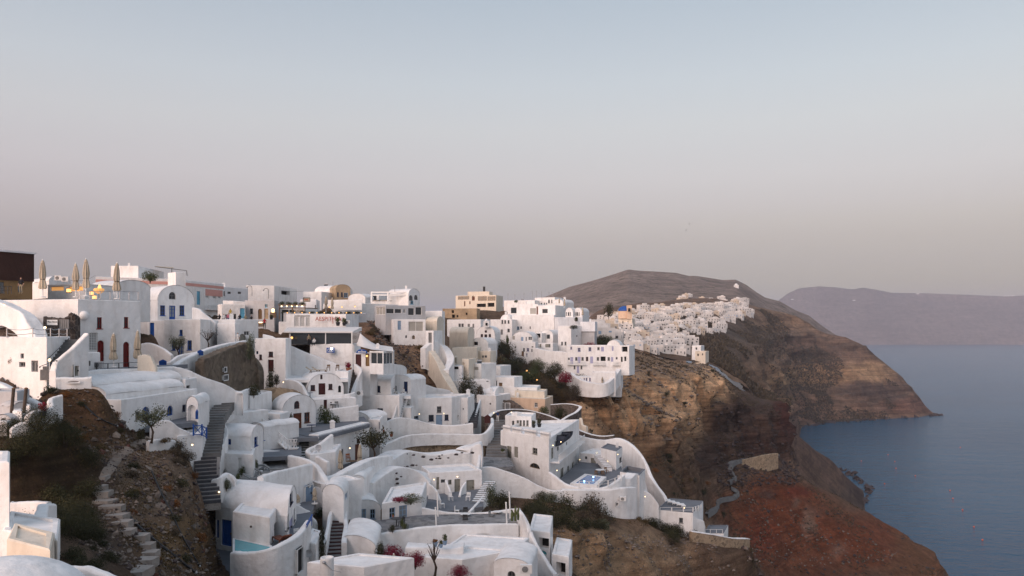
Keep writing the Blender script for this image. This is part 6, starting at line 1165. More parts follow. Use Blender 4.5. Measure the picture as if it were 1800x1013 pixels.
def cover(name, specs, label, tri=3):
    vs = []; 
    for (poly, n, sz, src) in specs:
        ps = np.array(pick(poly, n, 0, src))
        if not len(ps): continue
        ps = ps[fbm(ps/(3. if sz < .4 else 12. if src == 'h' else 70.), 3, 200) > (-.02 if sz < .4 else .1 if src == 'h' else -.05)]
        for k in range(tri):
            m = len(ps); h = sz*(.5+RNG.random(m)); a = RNG.random(m)*6.28; o = RNG.normal(size=(m, 3))*sz*.5; o[:, 2] = np.abs(o[:, 2])*.2; b = ps+o; w = h*.45
            vs.append(np.stack([b-np.stack([np.cos(a)*w, np.sin(a)*w, 0*a+.05], 1), b+np.stack([np.cos(a)*w, np.sin(a)*w, 0*a-.05], 1), b+np.stack([RNG.normal(size=m)*h*.4, RNG.normal(size=m)*h*.4, h*.8], 1)], 1).reshape(-1, 3))
    v = np.concatenate(vs); me = bpy.data.meshes.new(name); me.from_pydata(v.tolist(), [], np.arange(len(v)).reshape(-1, 3).tolist()); o = bpy.data.objects.new(name, me); COL.objects.link(o); tag(o, label, None, None, 'stuff'); return o
cover('dry_grass', [([(60,680),(200,690),(240,770),(160,830),(60,760)], 9000, .11, 'h'), ([(200,770),(340,780),(380,880),(390,1010),(230,1010),(205,900)], 14000, .10, 'h'), ([(1070,880),(1160,900),(1160,930),(1070,915)], 2500, .14, 'h')], 'dry rust brown grass on the left slopes').data.materials.append(MATS['leafdry'])
cover('scrub', [([(1020,600),(1260,620),(1400,700),(1380,800),(1200,940),(1060,880),(1030,760)], 5000, .55, 'h'), ([(1250,780),(1400,830),(1640,960),(1660,1010),(1300,1010)], 2500, .5, 'h'), ([(640,560),(700,570),(790,680),(690,660)], 500, .4, 'h'), ([(1060,560),(1340,545),(1600,690),(1640,730),(1400,750),(1250,640)], 22000, 1.7, 'g'), ([(860,620),(1000,650),(1030,710),(930,690)], 2500, .7, 'h')], 'sparse dark scrub clinging to the slopes', 4).data.materials.append(MATS['leafbrown'])
# old stone steps, path and hoses on the left slope
STP = [(184,838,12),(174,856,26),(178,866,34),(185,877,36),(196,889,36),(206,903,33),(212,915,37),(220,928,36),(238,940,38),(249,954,41),(254,968,46),(247,982,51),(242,997,47),(230,1009,46)]
R = root('stone_stairway', ground(242,995), 'old pale slab steps winding up the dark slope at the lower left', 'stairs')
for i, (x, y, w) in enumerate(STP):
    p = ground(x, y+2); d = p.y; hw = w/2/F*d; m_ = MB(); g = random.Random(i); pl = [(p.x+hw*a+g.uniform(-.06, .06), p.y+b*.42+g.uniform(-.05, .05)) for a, b in ((-1, -.9), (-.3, -1.1), (.5, -1), (1, -.8), (1, .9), (0, 1), (-1, .9))]
    m_.prism(pl, p.z-.4, p.z+.07); m_.build('step', 'steppale', R)
m_ = MB(); vs = []
for k, q in enumerate(crom([(180,842),(190,828),(202,812),(218,797),(236,785),(262,772),(285,767)], 6)):
    a, b = ground(q[0]-7+math.sin(k*1.7), q[1]-3), ground(q[0]+7+math.sin(k*2.3), q[1]+3)
    vs += [a+Vector((0, 0, .06)), b+Vector((0, 0, .06)), b+Vector((.2, 0, -.4)), a+Vector((-.2, 0, -.4))]
m_.add(vs, [(4*i+a, 4*i+(a+1) % 4, 4*i+4+(a+1) % 4, 4*i+4+a) for i in range(len(vs)//4-1) for a in range(4)]); tag(m_.build('path', 'dirt', smooth=True), 'grey dirt path climbing to the olive tree', None, None, 'structure')
for pts, r_, mt, lb in (([(266,832),(285,870),(300,905),(322,950),(352,1000)], .05, 'iron', 'black hose running down the stony knoll'), ([(218,905),(250,935),(285,965),(320,995),(345,1010)], .08, 'iron', 'thick black pipe beside the old slab steps'), ([(150,716),(172,730),(190,742),(205,752)], .05, 'iron', 'black hose on the slope under the parapet')):
    L_ = [ground(x, y)+Vector((0, 0, .15)) for x, y in pts]; R = root('hose', L_[0], lb, 'hose'); m_ = MB(); m_.tube([Vector(p) for p in crom([tuple(p) for p in L_], 5)], r_, 6); m_.build('pipe', mt, R); m_ = MB(); m_.ball(L_[-1], r_*1.6, 6, 4); m_.build('coupling', 'steel', R)

for (pts, n_, lb) in (([(1395,752),(1450,744),(1520,738),(1580,735),(1640,729),(1652,728)], 60, 'headland'), ([(1470,822),(1500,838),(1520,852),(1527,866),(1515,885)], 45, 'promontory')):
    for k in range(n_):
        t_ = random.random()*(len(pts)-1); i_ = int(t_); f_ = t_-i_; x = pts[i_][0]*(1-f_)+pts[i_+1][0]*f_+random.uniform(-3, 6); y = pts[i_][1]*(1-f_)+pts[i_+1][1]*f_+random.uniform(-1, 2.5); d = 120*F/(y-HY)
        o = bpy.data.objects.new('stone', RK[random.choice((1, 5))]); COL.objects.link(o); o.parent = head; p = P(x, y, d); s_ = random.uniform(1.2, 3.4) if lb == 'promontory' else random.uniform(1.5, 4.5); o.location = (p.x, p.y, random.uniform(-.3, .6)); o.scale = (s_*1.4, s_, s_*.7); o.rotation_euler = (random.random(), random.random(), random.random()*6)
# ------------------------------------------------------------------ furniture and fittings
def text_part(txt, R, mt, origin, U, size, name='lettering', ext=.01):
    cu = bpy.data.curves.new('t', 'FONT'); cu.body = txt; cu.size = size; cu.extrude = ext; cu.align_x = 'CENTER'; cu.align_y = 'CENTER'; o = bpy.data.objects.new('t', cu); COL.objects.link(o)
    dg = bpy.context.evaluated_depsgraph_get(); me = bpy.data.meshes.new_from_object(o.evaluated_get(dg)); bpy.data.objects.remove(o)
    rot = Matrix(((U.x, 0, U.y, 0), (U.y, 0, -U.x, 0), (0, 1, 0, 0), (0, 0, 0, 1))); me.transform(rot); me.materials.clear(); me.materials.append(MATS[mt]); q = bpy.data.objects.new(name, me); COL.objects.link(q); q.parent = R; q.location = Vector(origin)-R.location; return q
def parasol(px, y0, y1, d, label, w=1.):
    b = P(px, y1, d); h = (y1-y0)/F*d; R = root('parasol', b, label, 'parasol'); m_ = MB(); m_.tube([b, b+Vector((0, 0, h))], .035*w+.02, 8); m_.lathe([(.28, 0), (.28, .08), (.06, .12)], b, 10); m_.build('pole', 'wframe', R)
    m_ = MB(); n = 16; g = random.Random(int(px)); pr = [(.02, .985), (.10, .95), (.15, .90), (.12, .885), (.18, .8), (.26, .6), (.25, .52), (.20, .46), (.27, .36), (.30, .26), (.22, .22)]; vs = []
    bend = g.uniform(-.12, .12)
    for r, z in pr:
        for k in range(n):
            a = 2*math.pi*k/n; rr = r*w*(h/3.2)**.5*(1+.18*(1 if k % 2 else -1)*(z < .9)+.12*math.sin(a*2+z*9+px)); vs.append(b+Vector((rr*math.cos(a)+bend*math.sin(z*3.1)*.5, rr*math.sin(a), z*h)))
    m_.add(vs, [(i*n+k, i*n+(k+1) % n, (i+1)*n+(k+1) % n, (i+1)*n+k) for i in range(len(pr)-1) for k in range(n)]+[tuple(range(n)), tuple(range((len(pr)-1)*n, len(pr)*n))]); o = m_.build('canopy', 'canvas', R)
    m_ = MB(); zz = .46*h; m_.lathe([(.215*w*(h/3.2)**.5, zz), (.235*w*(h/3.2)**.5, zz+.03), (.215*w*(h/3.2)**.5, zz+.08)], b, 12); sub(o, m_.build('tie', 'bark', R, off=R.location)).parent = o
    return R
for a in ((75,456,523,77,'closed beige parasol nearest the brown boarded house'), (133,462,523,79,'shorter closed beige parasol left of the tall one on the roof terrace'), (151,454,521,78,'tallest closed beige parasol on the roof terrace'), (206,461,526,76,'closed beige parasol at the right end of the roof terrace'), (200,585,646,71.3,'closed beige parasol between the red arched doors'), (242,580,645,74.3,'closed beige parasol by the right red arched door'), (598,790,834,84,'closed beige parasol left on the brown terrace'), (633,780,826,90,'closed beige parasol by the brown door'), (692,973,1000,60,'small closed parasol among the bougainvillea'), (553,857,886,72,'narrow folded parasol beside the pale blue door'), (523,868,888,70,'short folded parasol behind the screen wall'), (557,526,549,160,'left of three folded parasols above the lettered wall'), (573,521,549,160,'middle folded parasol above the lettered wall'), (584,523,549,160,'right folded parasol above the lettered wall'), (983,524,536,262,'folded parasol on the upper right roof edge'), (992,525,541,258,'taller folded parasol on the upper right roof edge'), (1024,540,558,252,'folded parasol right of the twin gables'), (1059,662,676,203,'folded parasol on the prow terrace')): parasol(*a)
def lamp(px, py, d, label, r=.075, mt='lamp', post=None):
    p = P(px, py, d); R = root('lamp', p if not post else P(px, post, d), label, 'lamp'); m_ = MB(); m_.ball(p, r, 8, 6); m_.build('globe', mt, R); m_ = MB()
    if post: m_.tube([P(px, post, d), p-Vector((0, 0, r))], .03, 6)
    else: m_.box(p+Vector((0, r*.9, r*.3)), (r*1.1, r*1.4, r*.5)); m_.lathe([(r*1.1, 0), (r*.4, r*.5)], p+Vector((0, 0, r*.9)), 8)
    m_.build('bracket' if not post else 'post', 'iron' if not post else 'wframe', R); return R
for a in ((7,536,67,'wall lamp on the sweeping stair parapet'), (79,576,64,'post lamp on the rope railed terrace', .1, 'lamp', 594), (87,633,58.5,'post lamp at the foot of the grey steps', .1, 'lamp', 655), (615,788,88,'round wall lamp on the long white wall'), (763,843,88,'left wall lamp in the sage door courtyard'), (804,838,94,'wall lamp over the sage door'), (737,728,125.5,'left wall lamp on the slate door house'), (780,727,126.5,'right wall lamp on the slate door house'), (972,783,109.8,'wall lamp over the hotel balcony door'), (986,777,114,'second wall lamp above the hotel balcony'), (979,827,110.5,'wall lamp by the lower hotel doors'), (1019,808,124,'wall lamp over the hotel corner door'), (1049,796,127,'lamp above the hotel stair'), (1068,811,122.5,'lamp at the foot of the hotel stair'), (1086,799,123.5,'wall lamp on the hotel annex'), (1203,893,113.2,'deck lamp on the lower hotel terrace'), (1134,873,112.5,'wall lamp on the lower hotel wall'), (498,672,104,'wall lamp beside the curved wall'), (338,782,64,'step lamp under the blue cross railing'), (385,865,62.5,'stair lamp by the flowering shrub'), (868,726,136,'gate lamp at the top of the stone stairs'), (899,725,131,'lamp on the hotel chimney block')): lamp(*a)
for i, (x, y) in enumerate(((579,540),(601,540),(624,539))): lamp(x, y, 170.5, ('left', 'middle', 'right')[i]+' hanging lamp under the long white cornice', .16, 'lampsoft')
lamp(480,545,147,'bright lamp above the wooden menu board', .28); lamp(583,613,123.3,'white spotlight on the blue restaurant sign', .2, 'whitelamp'); lamp(645,626,118,'amber lamp at the ochre panel', .16, 'lampsoft'); lamp(513,594,125.5,'candle lantern at the left end of the dining room', .2, 'lampsoft')
R = root('brazier', P(174,516,80), 'glowing orange lantern bowl on the roof terrace', 'lantern'); m_ = MB(); m_.lathe([(.12, -.45), (.46, -.2), (.5, 0), (.4, .1)], P(174,509,80), 12); m_.build('bowl', 'lit', R); m_ = MB(); m_.lathe([(.18, 0), (.12, .25), (.02, .4)], P(175,507,80), 8); m_.build('flame', 'lampsoft', R); m_ = MB(); m_.tube([P(174,524,80), P(174,511,80)], .05, 6); m_.build('stand', 'iron', R)
for x, y, lb in ((121,511,'small square lantern by the lit pavilion'), (166,523,'small orange lantern by the glass rail'), (161,516,'tiny lantern beside the tallest parasol')):
    R = root('lantern', P(x,y+3,79), lb, 'lantern'); m_ = MB(); m_.box(P(x,y,79), (.3, .3, .35)); m_.build('light', 'lampsoft', R); m_ = MB(); m_.box(P(x,y+3.6,79), (.36, .36, .08)); m_.box(P(x,y-4,79), (.34, .34, .05)); m_.build('frame', 'iron', R)
# glass and rope railings
def railing(label, pts, d, h, n, mt='steel', rails=2, sag=0., glass=False, mw=.06):
    A = [P(*p) for p in pts] if len(pts[0]) == 3 else [P(x, y, d) for x, y in pts]; R = root('railing', A[0], label, 'railing'); L_ = [0]
    for a, b in zip(A, A[1:]): L_.append(L_[-1]+(b-a).length)
    def at(s):
        for i in range(len(A)-1):
            if s <= L_[i+1]+1e-6: return A[i].lerp(A[i+1], (s-L_[i])/(L_[i+1]-L_[i]))
        return A[-1]
    Pp = [at(L_[-1]*k/(n-1)) for k in range(n)]
    for p in Pp: m_ = MB(); m_.bar(p, p+Vector((0, 0, h)), mw); m_.build('post', mt, R)
    m_ = MB()
    for r in range(rails):
        for a, b in zip(Pp, Pp[1:]):
            za = Vector((0, 0, h*(1-r/max(1, rails)))); mid = (a+b)/2+za-Vector((0, 0, sag)); m_.tube([a+za, (a*3+b)/4+za-Vector((0, 0, sag*.75)), mid, (a+3*b)/4+za-Vector((0, 0, sag*.75)), b+za], .025, 5)
    m_.build('rail', mt, R)
    if glass:
        for a, b in zip(Pp, Pp[1:]): m_ = MB(); z_ = Vector((0, 0, h*.95)); m_.quad(a, b, b+z_, a+z_); m_.build('glass_panel', GLASSMAT, R)
    return R
GLASSMAT = bpy.data.materials.new('clearglass'); GLASSMAT.use_nodes = True; b_ = GLASSMAT.node_tree.nodes['Principled BSDF']; b_.inputs['Base Color'].default_value = (.8, .85, .88, 1); b_.inputs['Alpha'].default_value = .25; b_.inputs['Roughness'].default_value = .1
railing('glass railing on the mansion roof with steel posts', [(140,526,71.6),(190,526.5,74),(243,527,76.8)], 0, .75, 7, 'steel', 1, 0, True)
railing('rope railing on the terrace by the stone sign wall', [(12,594,61.8),(81,594,60.7),(118,593,66.8)], 0, .72, 5, 'steel', 2, .12)
railing('thin handrail beside the grey steps', [(121,597,66.5),(84,634,60.5)], 0, .1, 2, 'iron', 1)
railing('handrail at the foot of the grey steps', [(70,647,59.4),(100,636,58.8)], 0, .1, 2, 'iron', 1)
railing('white railing around the pool terrace', [(1018,857,106.4),(1046,858,106.4),(1072,855,106.9),(1092,846,108.5)], 0, .8, 6, 'wframe', 2, 0, False, .12)
railing('white posted railing on the lower hotel terrace', [(1160,902,115.8),(1190,902,115),(1217,902,114.1),(1232,897,119)], 0, .8, 7, 'wframe', 2, 0, False, .14)
railing('white railing on the last small terrace', [(1238,937,117),(1270,937,117)], 0, .5, 4, 'wframe', 1)
railing('low iron railing by the red arched doors', [(170,650,69.2),(212,648,71.6),(260,646,74.8)], 0, .5, 6, 'iron', 1)
railing('iron railing at the brown boarded house', [(-5,517,84),(20,517,84)], 0, .8, 5, 'iron', 2)
# gates
def gate(px, py, w, h, d, mt, label, pointed=True):
    b = P(px, py, d); W2 = w/2/F*d; hh = h/F*d; R = root('gate', b, label, 'gate'); m_ = MB(); top = [(-W2, hh*.75), (0, hh), (W2, hh*.75)] if pointed else [(-W2, hh), (W2, hh)]
    pl = [(-W2, 0), (W2, 0)]+top[::-1]; vs = [b+Vector((x, y, z)) for y in (0, .06) for x, z in pl]; n = len(pl); m_.add(vs, [tuple(range(n)), tuple(range(n, 2*n))]+[(i, (i+1) % n, n+(i+1) % n, n+i) for i in range(n)]); m_.build('leaf', mt, R); m_ = MB()
    for k in range(5): x = -W2+W2*2*(k+.5)/5; m_.box(b+Vector((x, -.03, hh*.38)), (.05, .04, hh*.72))
    m_.build('batten', mt, R); m_ = MB(); m_.box(b+Vector((W2*.7, -.05, hh*.5)), (.05, .06, .14)); m_.build('handle', 'iron', R)
gate(286,644,13,12,86,'blue','blue pointed gate beside the cream rounded wall'); gate(352,625,10,10,90,'blue','blue pointed gate on the upper road'); gate(346,737,4,18,67.5,'blue','narrow blue gate leaf beside the porch'); gate(857,744,11,15,125,'maroon','maroon pointed gate at the top of the stone path'); gate(384,842,5,38,64.5,'steel','tall pale lattice gate by the lower stairs', False)
R = root('railing', P(351,765,65.4), 'blue cross railing at the corner beside the broad stairs', 'railing'); m_ = MB(); pts_ = [P(340,764,65), P(355,764,65.6), P(363,769,67.5)]
for a, b in zip(pts_, pts_[1:]): u = Vector((0, 0, .72)); m_.bar(a, b, .06); m_.bar(a+u, b+u, .08); m_.bar(a, b+u, .05); m_.bar(a+u, b, .05)
m_.build('cross_panel', 'blue', R)
for p in pts_: m_ = MB(); m_.bar(p-Vector((0, 0, .1)), p+Vector((0, 0, .85)), .1); m_.build('post', 'blue', R)
R = root('railing', P(545,930,60.5), 'solid blue balcony panel beside the terrace table', 'railing'); m_ = MB(); a, b = P(539,940,59.5), P(549,922,61.5); u = Vector((0, 0, .75)); m_.add([a, b, b+u, a+u], [(0, 1, 2, 3)]); m_.build('panel', 'blue', R); m_ = MB(); m_.bar(a+u, b+u, .08); m_.build('rail', 'blue', R)
# loungers, deck chairs, tables, chairs
def lounger(px, py, d, rz, label, mt='grey', fr='wframe'):
    b = P(px, py, d); R = root('sun_lounger', b, label, 'sun lounger'); R.rotation_euler = (0, 0, rz); m_ = MB(); m_.box((.35, 0, .36), (1.3, .66, .09)); m_.build('seat', mt, R, off=(0, 0, 0)); m_ = MB(); m_.hexa([(-.3, -.33, .33), (-.3, .33, .33), (-.92, .33, .74), (-.92, -.33, .74), (-.3, -.33, .42), (-.3, .33, .42), (-.88, .33, .83), (-.88, -.33, .83)]); m_.build('backrest', mt, R, off=(0, 0, 0))
    for x in (-.35, .85): m_ = MB(); [m_.bar((x, s*.3, 0), (x+.15, s*.3, .34), .05) for s in (-1, 1)]; [m_.bar((x+.3, s*.3, 0), (x+.1, s*.3, .34), .05) for s in (-1, 1)]; m_.build('leg', fr, R, off=(0, 0, 0))
    return R
for a in ((446,848,70,.25,'grey lounger nearest the sloping white wall'), (466,838,72.5,.25,'second grey lounger on the dark sun terrace'), (481,831,75,.2,'third grey lounger on the dark sun terrace'), (449,825,77,.2,'grey lounger at the back of the sun terrace')): lounger(*a)
lounger(496,956,58.5,2.3,'red brown wooden lounger beside the big vault','brown','brown')
for i, (x, y, d) in enumerate(((467,842,71), (456,836,73))): R = root('table', P(x,y,d), ('front', 'rear')[i]+' small white table between the grey loungers', 'table'); m_ = MB(); m_.lathe([(.3, .38), (.32, .4), (.3, .43)], P(x,y,d), 12); m_.build('table_top', 'wframe', R); m_ = MB(); m_.lathe([(.2, 0), (.05, .06), (.05, .38)], P(x,y,d), 8); m_.build('leg', 'wframe', R)
def chair(px, py, d, rz, label, mt='wframe', name='chair', wood=False):
    b = P(px, py, d); R = root(name, b, label, 'chair'); R.rotation_euler = (0, 0, rz); z0 = (0, 0, 0)
    m_ = MB(); m_.box((0, 0, .45), (.46, .46, .05)); m_.build('seat', mt, R, off=z0); m_ = MB(); m_.box((0, .22, .78), (.46, .04, .22)); m_.box((0, .22, .58), (.46, .04, .08)); m_.build('backrest', mt, R, off=z0)
    for x in (-.2, .2):
        for y in (-.2, .2): m_ = MB(); m_.bar((x, y, 0), (x, y, .45 if y < 0 else .9), .045); m_.build('leg', mt, R, off=z0)
    return R
def table(px, py, d, label, mt='wframe', r=.55, h=.72, leg='iron'):
    b = P(px, py, d); R = root('table', b, label, 'table'); m_ = MB(); m_.lathe([(r*.97, h-.04), (r, h-.02), (r*.98, h)], b, 16); m_.build('table_top', mt, R); m_ = MB(); m_.lathe([(.25, 0), (.05, .05), (.04, h-.04)], b, 8); m_.build('leg', leg, R); return R
table(818,916,78,'white round table on the dark paved terrace'); chair(818,920,76.5,3.1,'black chair in front of the white round table','iron'); chair(818,908,80.5,0,'black chair behind the white round table','iron')
table(874,912,79,'small white table near the right white post','wframe',.45); chair(864,914,78,1.2,'slatted grey chair near the right white post','grey')
table(697,925,73,'black table before the pale blue glazed door','iron'); chair(706,926,73,-1.,'black chair before the pale blue glazed door','iron')
for a in ((792,880,88.5,.4,'white chair at the left sage door'), (823,880,88.5,-.2,'white armchair at the double sage door'), (803,905,82.5,1.5,'white chair at the front of the sage door courtyard'), (777,893,85,2.,'white chair by the left curved divider')): chair(*a)
table(529,946,63.5,'blue terrace table beside the curved screen wall','ltblue',.5); chair(523,950,62,.8,'white cushioned chair at the blue terrace table'); chair(520,937,65,2.2,'cream chair behind the blue terrace table','cream')
for i, a in enumerate(((1048,838,119), (1060,838,119.5), (1066,832,121))): chair(*a, .3*i, ('left', 'middle', 'right')[i]+' brown chair at the poolside table', 'wood')
table(1056,834,121,'poolside dining table with brown chairs','wframe',.8)
for i, a in enumerate(((549,655,114), (560,655,114.5))): lounger(*a, .1, ('left', 'right')[i]+' low deck lounger on the white sun deck', 'canvas', 'wood')
for i, a in enumerate(((577,652,116), (593,652,116))): chair(*a, 0, ('left', 'right')[i]+' wooden deck chair on the white sun deck', 'wood')
table(548,758,92,'blue cluttered table before the brown door vault','navy',.6); table(545,700,106,'small blue table on the maroon door terrace','navy',.4)
chair(545,722,101,.2,'white chair on the upper grey terrace'); table(585,719,104,'small white table before the maroon door','wframe',.4); chair(592,718,104,.4,'grey chair before the maroon door','grey')
table(617,822,86,'low round table on the brown terrace','wood',.6); chair(612,812,89,.5,'brown basket chair on the brown terrace','terracotta')
chair(735,612+60,160,.0,'hidden folding chair','wframe') if False else None
R = root('bench', P(1178,886,119), 'white sunbed row along the lower hotel terrace', 'bench')
for k in range(4): m_ = MB(); m_.box(P(1176+k*8,884+k*2.4,120-k*.8)+Vector((0, 0, .3)), (.6, 1.6, .14)); m_.build('seat', 'wframe', R); m_ = MB(); [m_.bar(P(1176+k*8+s,885+k*2.4,120-k*.8), P(1176+k*8+s,882+k*2.4,120-k*.8), .07) for s in (-2, 2)]; m_.build('leg', 'wframe', R)
# air conditioners, dishes, chimneys, pots
def aircon(px, py, d, label, w=.85, mt='wframe', rz=0):
    p = P(px, py, d); R = root('air_conditioner', p, label, 'air conditioner'); R.rotation_euler = (0, 0, rz); m_ = MB(); m_.box((0, 0, 0), (w, .35, w*.72)); m_.build('casing', mt, R, off=(0, 0, 0)); m_ = MB()
    n = 14; m_.add([(w*.27*math.cos(6.283*k/n)-w*.1, -.19, w*.27*math.sin(6.283*k/n)) for k in range(n)], [tuple(range(n))]); m_.build('fan', 'iron', R, off=(0, 0, 0)); m_ = MB(); [m_.box((-w*.1, -.2, w*(-.24+.08*k)), (w*.5, .015, .015)) for k in range(7)]; m_.build('grille', mt, R, off=(0, 0, 0))
for a in ((103,489,100,'left air conditioner on the small vaulted house'), (115,491,100,'right air conditioner on the small vaulted house'), (719,712,125,'air conditioner on the wide white house'), (610,567,137,'square air conditioner beside the lettered wall', 1.), (173,642,70.2,'grey cooler box by the red arched door', .8, 'greywall'), (728,691,128,'louvred air conditioner below the seated people', .9), (632,691,114,'louvred unit beside the navy window house', 1.), (1095,877,106,'air conditioner on the hotel base wall', .8), (726,869,78,'small vent box on the white house roof', .4), (925,1000,61,'lattice vent box on the low white house', .9)): aircon(*a)
def dish(px, py, d, r, label):
    p = P(px, py, d); R = root('satellite_dish', p, label, 'satellite dish'); m_ = MB(); n = 16; vs = [p+Vector((0, .12, 0))]
    for k in range(n): a = 6.283*k/n; vs.append(p+Vector((r*math.cos(a), -.04, r*math.sin(a))))
    m_.add(vs, [(0, 1+k, 1+(k+1) % n) for k in range(n)]); m_.build('reflector', 'greywall', R); m_ = MB(); m_.bar(p+Vector((0, .1, -r)), p+Vector((.15, -.4, -r*.2)), .03); m_.bar(p+Vector((0, .12, 0)), p+Vector((0, .15, -r*1.6)), .06); m_.build('arm', 'steel', R)
dish(543,973,59.4,.30,'grey satellite dish beside the blue doorway'); dish(560,787,84,.33,'white satellite dish on the arched window cabin')
R = root('wall_globe', P(148,555,71.5), 'white round dish boss on the mansion wall', 'dish'); m_ = MB(); m_.ball(P(148,555,71.9), .43, 16, 10); m_.build('bowl', 'white', R, smooth=True); m_ = MB(); m_.bar(P(148,555,72.4), P(148,563,72.6), .06); m_.build('bracket', 'steel', R)
R = root('chimney', P(575,1010,47), 'round white chimney stack at the bottom edge', 'chimney'); m_ = MB(); m_.lathe([(.40, -1.5), (.40, 1.05), (.38, 1.12), (.33, 1.12), (.33, .9)], P(575,1013,47), 20); m_.build('stack', 'white', R, smooth=False); m_ = MB(); m_.bar(P(570,990,46.6), P(585,1003,46.5), .05); m_.bar(P(585,1003,46.5), P(600,1006,46.5), .03); m_.ball(P(569,989,46.5), .1, 6, 4); m_.build('clamp', 'steel', R)
def pot(px, py, d, label, mt='terracotta', lm='leaf', r=.22, ph=.5):
    b = P(px, py, d); R = root('potted_plant', b, label, 'potted plant'); m_ = MB(); m_.lathe([(r*.65, 0), (r, r*1.5), (r*1.1, r*1.6), (r*.9, r*1.6)], b, 10); m_.build('pot', mt, R); me = random.choice(BUSH['s']); key = (me.name, lm)
    if key not in BM: q = me.copy(); q.materials.clear(); q.materials.append(MATS[lm]); BM[key] = q
    o = bpy.data.objects.new('foliage', BM[key]); COL.objects.link(o); o.parent = R; o.location = (0, 0, r*1.5); o.scale = (r*1.5, r*1.5, ph)
for a in ((765,961,66.3,'left blue pot on the white terrace lip','ltblue','leaforange',.22,.35), (775,963,66.3,'middle blue pot on the white terrace lip','ltblue','leaf',.18,.35), (782,958,66.3,'right blue pot on the white terrace lip','ltblue','leaf',.2,.6), (613,655,118,'terracotta pot with a flowering plant by the maroon door','terracotta','bougain',.45,1.0), (594,573,136,'dark pot with a spiky plant under the lettering','iron','leaf',.4,1.1), (605,573,136,'dark pot beside the square air conditioner','iron','leaf',.35,1.), (532,823,78,'blue planter with brown grass on the sun terrace wall','blue','leafbrown',.3,.5), (672,763,111,'small tree pot on the paved ramp','terracotta','leafdry',.35,.8), (688,768,111,'low pot on the paved ramp','terracotta','leafdry',.25,.4), (691,909,75,'little pot on the window sill of the pale blue house','terracotta','leaf',.12,.15), (775,928,76,'rust flower pot on the dark paved terrace','terracotta','leaforange',.25,.25), (938,752,124,'left clipped tree pot on the hotel roof terrace','iron','leafdark',.3,.8), (948,751,125,'right clipped tree pot on the hotel roof terrace','iron','leafdark',.35,1.), (884,800,117,'agave pot by the sage hotel doors','wframe','leaf',.3,.6), (477,562,146,'tall dark planter before the wooden menu board','iron','leaf',.35,.4), (74,735,48.2,'red flowering pot outside the compound wall','navy','bougain',.25,.6)): pot(*a)
bl = P(700,684,126)
# flower bed of cactus, posts
R = root('cactus', P(905,918,73.5), 'tall branching cactus at the terrace corner', 'cactus'); m_ = MB()
for (x, y0, y1, k) in ((900,916,898,0), (906,916,890,0), (911,914,900,0), (903,908,896,-4), (909,905,893,3)): m_.tube([P(x,y0,73.5), P(x+k*.5,(y0+y1)/2,73.5), P(x+k,y1,73.5)], [.1, .12, .07], 7)
m_.build('stem', 'leaf', R)
for a in ((770,908,865,76,'leaning white pole at the left of the dark terrace'), (767,926,893,73.5,'front white pole at the left of the dark terrace'), (897,920,866,77,'tall white pole at the right of the dark terrace'), (891,920,884,75,'short white pole at the right of the dark terrace')):
    R = root('white_pole', P(a[0],a[1],a[3]), a[4], 'pole'); m_ = MB(); m_.tube([P(a[0],a[1],a[3]), P(a[0]-1.5,a[2],a[3])], .07, 8); m_.build('shaft', 'wframe', R); m_ = MB(); m_.ball(P(a[0]-1.5,a[2],a[3]), .09, 6, 4); m_.build('cap', 'wframe', R)
# signs
R = root('name_board', P(92,567,69.2), 'white name board with black script on the dark stone wall', 'sign'); m_ = MB(); m_.box(P(92,567,69.2), (.9, .06, .46)); m_.build('board', 'wframe', R); text_part('Vinu Stone', R, 'inkblack', P(92,566,69.15), Vector((1, 0)), .19)
R = root('grey_panel', P(113,569,69.3), 'plain grey panel beside the white name board', 'panel'); m_ = MB(); m_.box(P(113,570,69.35), (.8, .06, .82)); m_.build('board', 'grey', R); m_ = MB(); [m_.box(P(113,570,69.3)+Vector((-.38+.19*k, 0, 0)), (.02, .03, .8)) for k in range(5)]; m_.build('batten', 'grey', R)
R = root('wall_lettering', P(578,561,138), 'red brown capital lettering on the white restaurant wall', 'sign'); text_part('AESPITHIA', R, 'lettering', P(577,561,138.0), Vector((1, -.03)).normalized(), .98, ext=.03); text_part('S', R, 'lettering', P(585,567,137.9), Vector((1, 0)), .6, 'letter', .03)
R = root('blue_sign', P(581,616,123.2), 'blue restaurant sign with a white oval ring on the terrace wall', 'sign'); m_ = MB(); m_.box(P(581,616,124.2), (1.25, .08, .8)); m_.build('board', 'blue', R); m_ = MB(); [m_.bar(P(581,616,123.95)+Vector((.48*math.cos(6.283*k/20), -.05, .28*math.sin(6.283*k/20))), P(581,616,123.95)+Vector((.48*math.cos(6.283*(k+1)/20), -.05, .28*math.sin(6.283*(k+1)/20))), .05) for k in range(20)]; m_.build('ring', 'wframe', R); m_ = MB(); [m_.box(P(581,616+k*1.6,123.9), (.5, .03, .06)) for k in (-1, 0, 1)]; m_.build('emblem', 'wframe', R)
R = root('blue_sign', P(636,617,118.6), 'blue fan shaped sign over the restaurant porch', 'sign'); m_ = MB(); c0 = P(636,621,118.6); vs = [c0+Vector((.85*math.cos(math.pi*k/12), 0, .6*math.sin(math.pi*k/12))) for k in range(13)]; m_.add(vs, [tuple(range(13))]); m_.build('board', 'blue', R); m_ = MB(); [m_.box(c0+Vector((x, -.03, .18)), (.12, .03, .2)) for x in (-.5, -.3, -.1, .1, .3, .5)]; m_.box(c0+Vector((0, -.03, .45)), (.16, .03, .1)); m_.build('emblem', 'wframe', R)
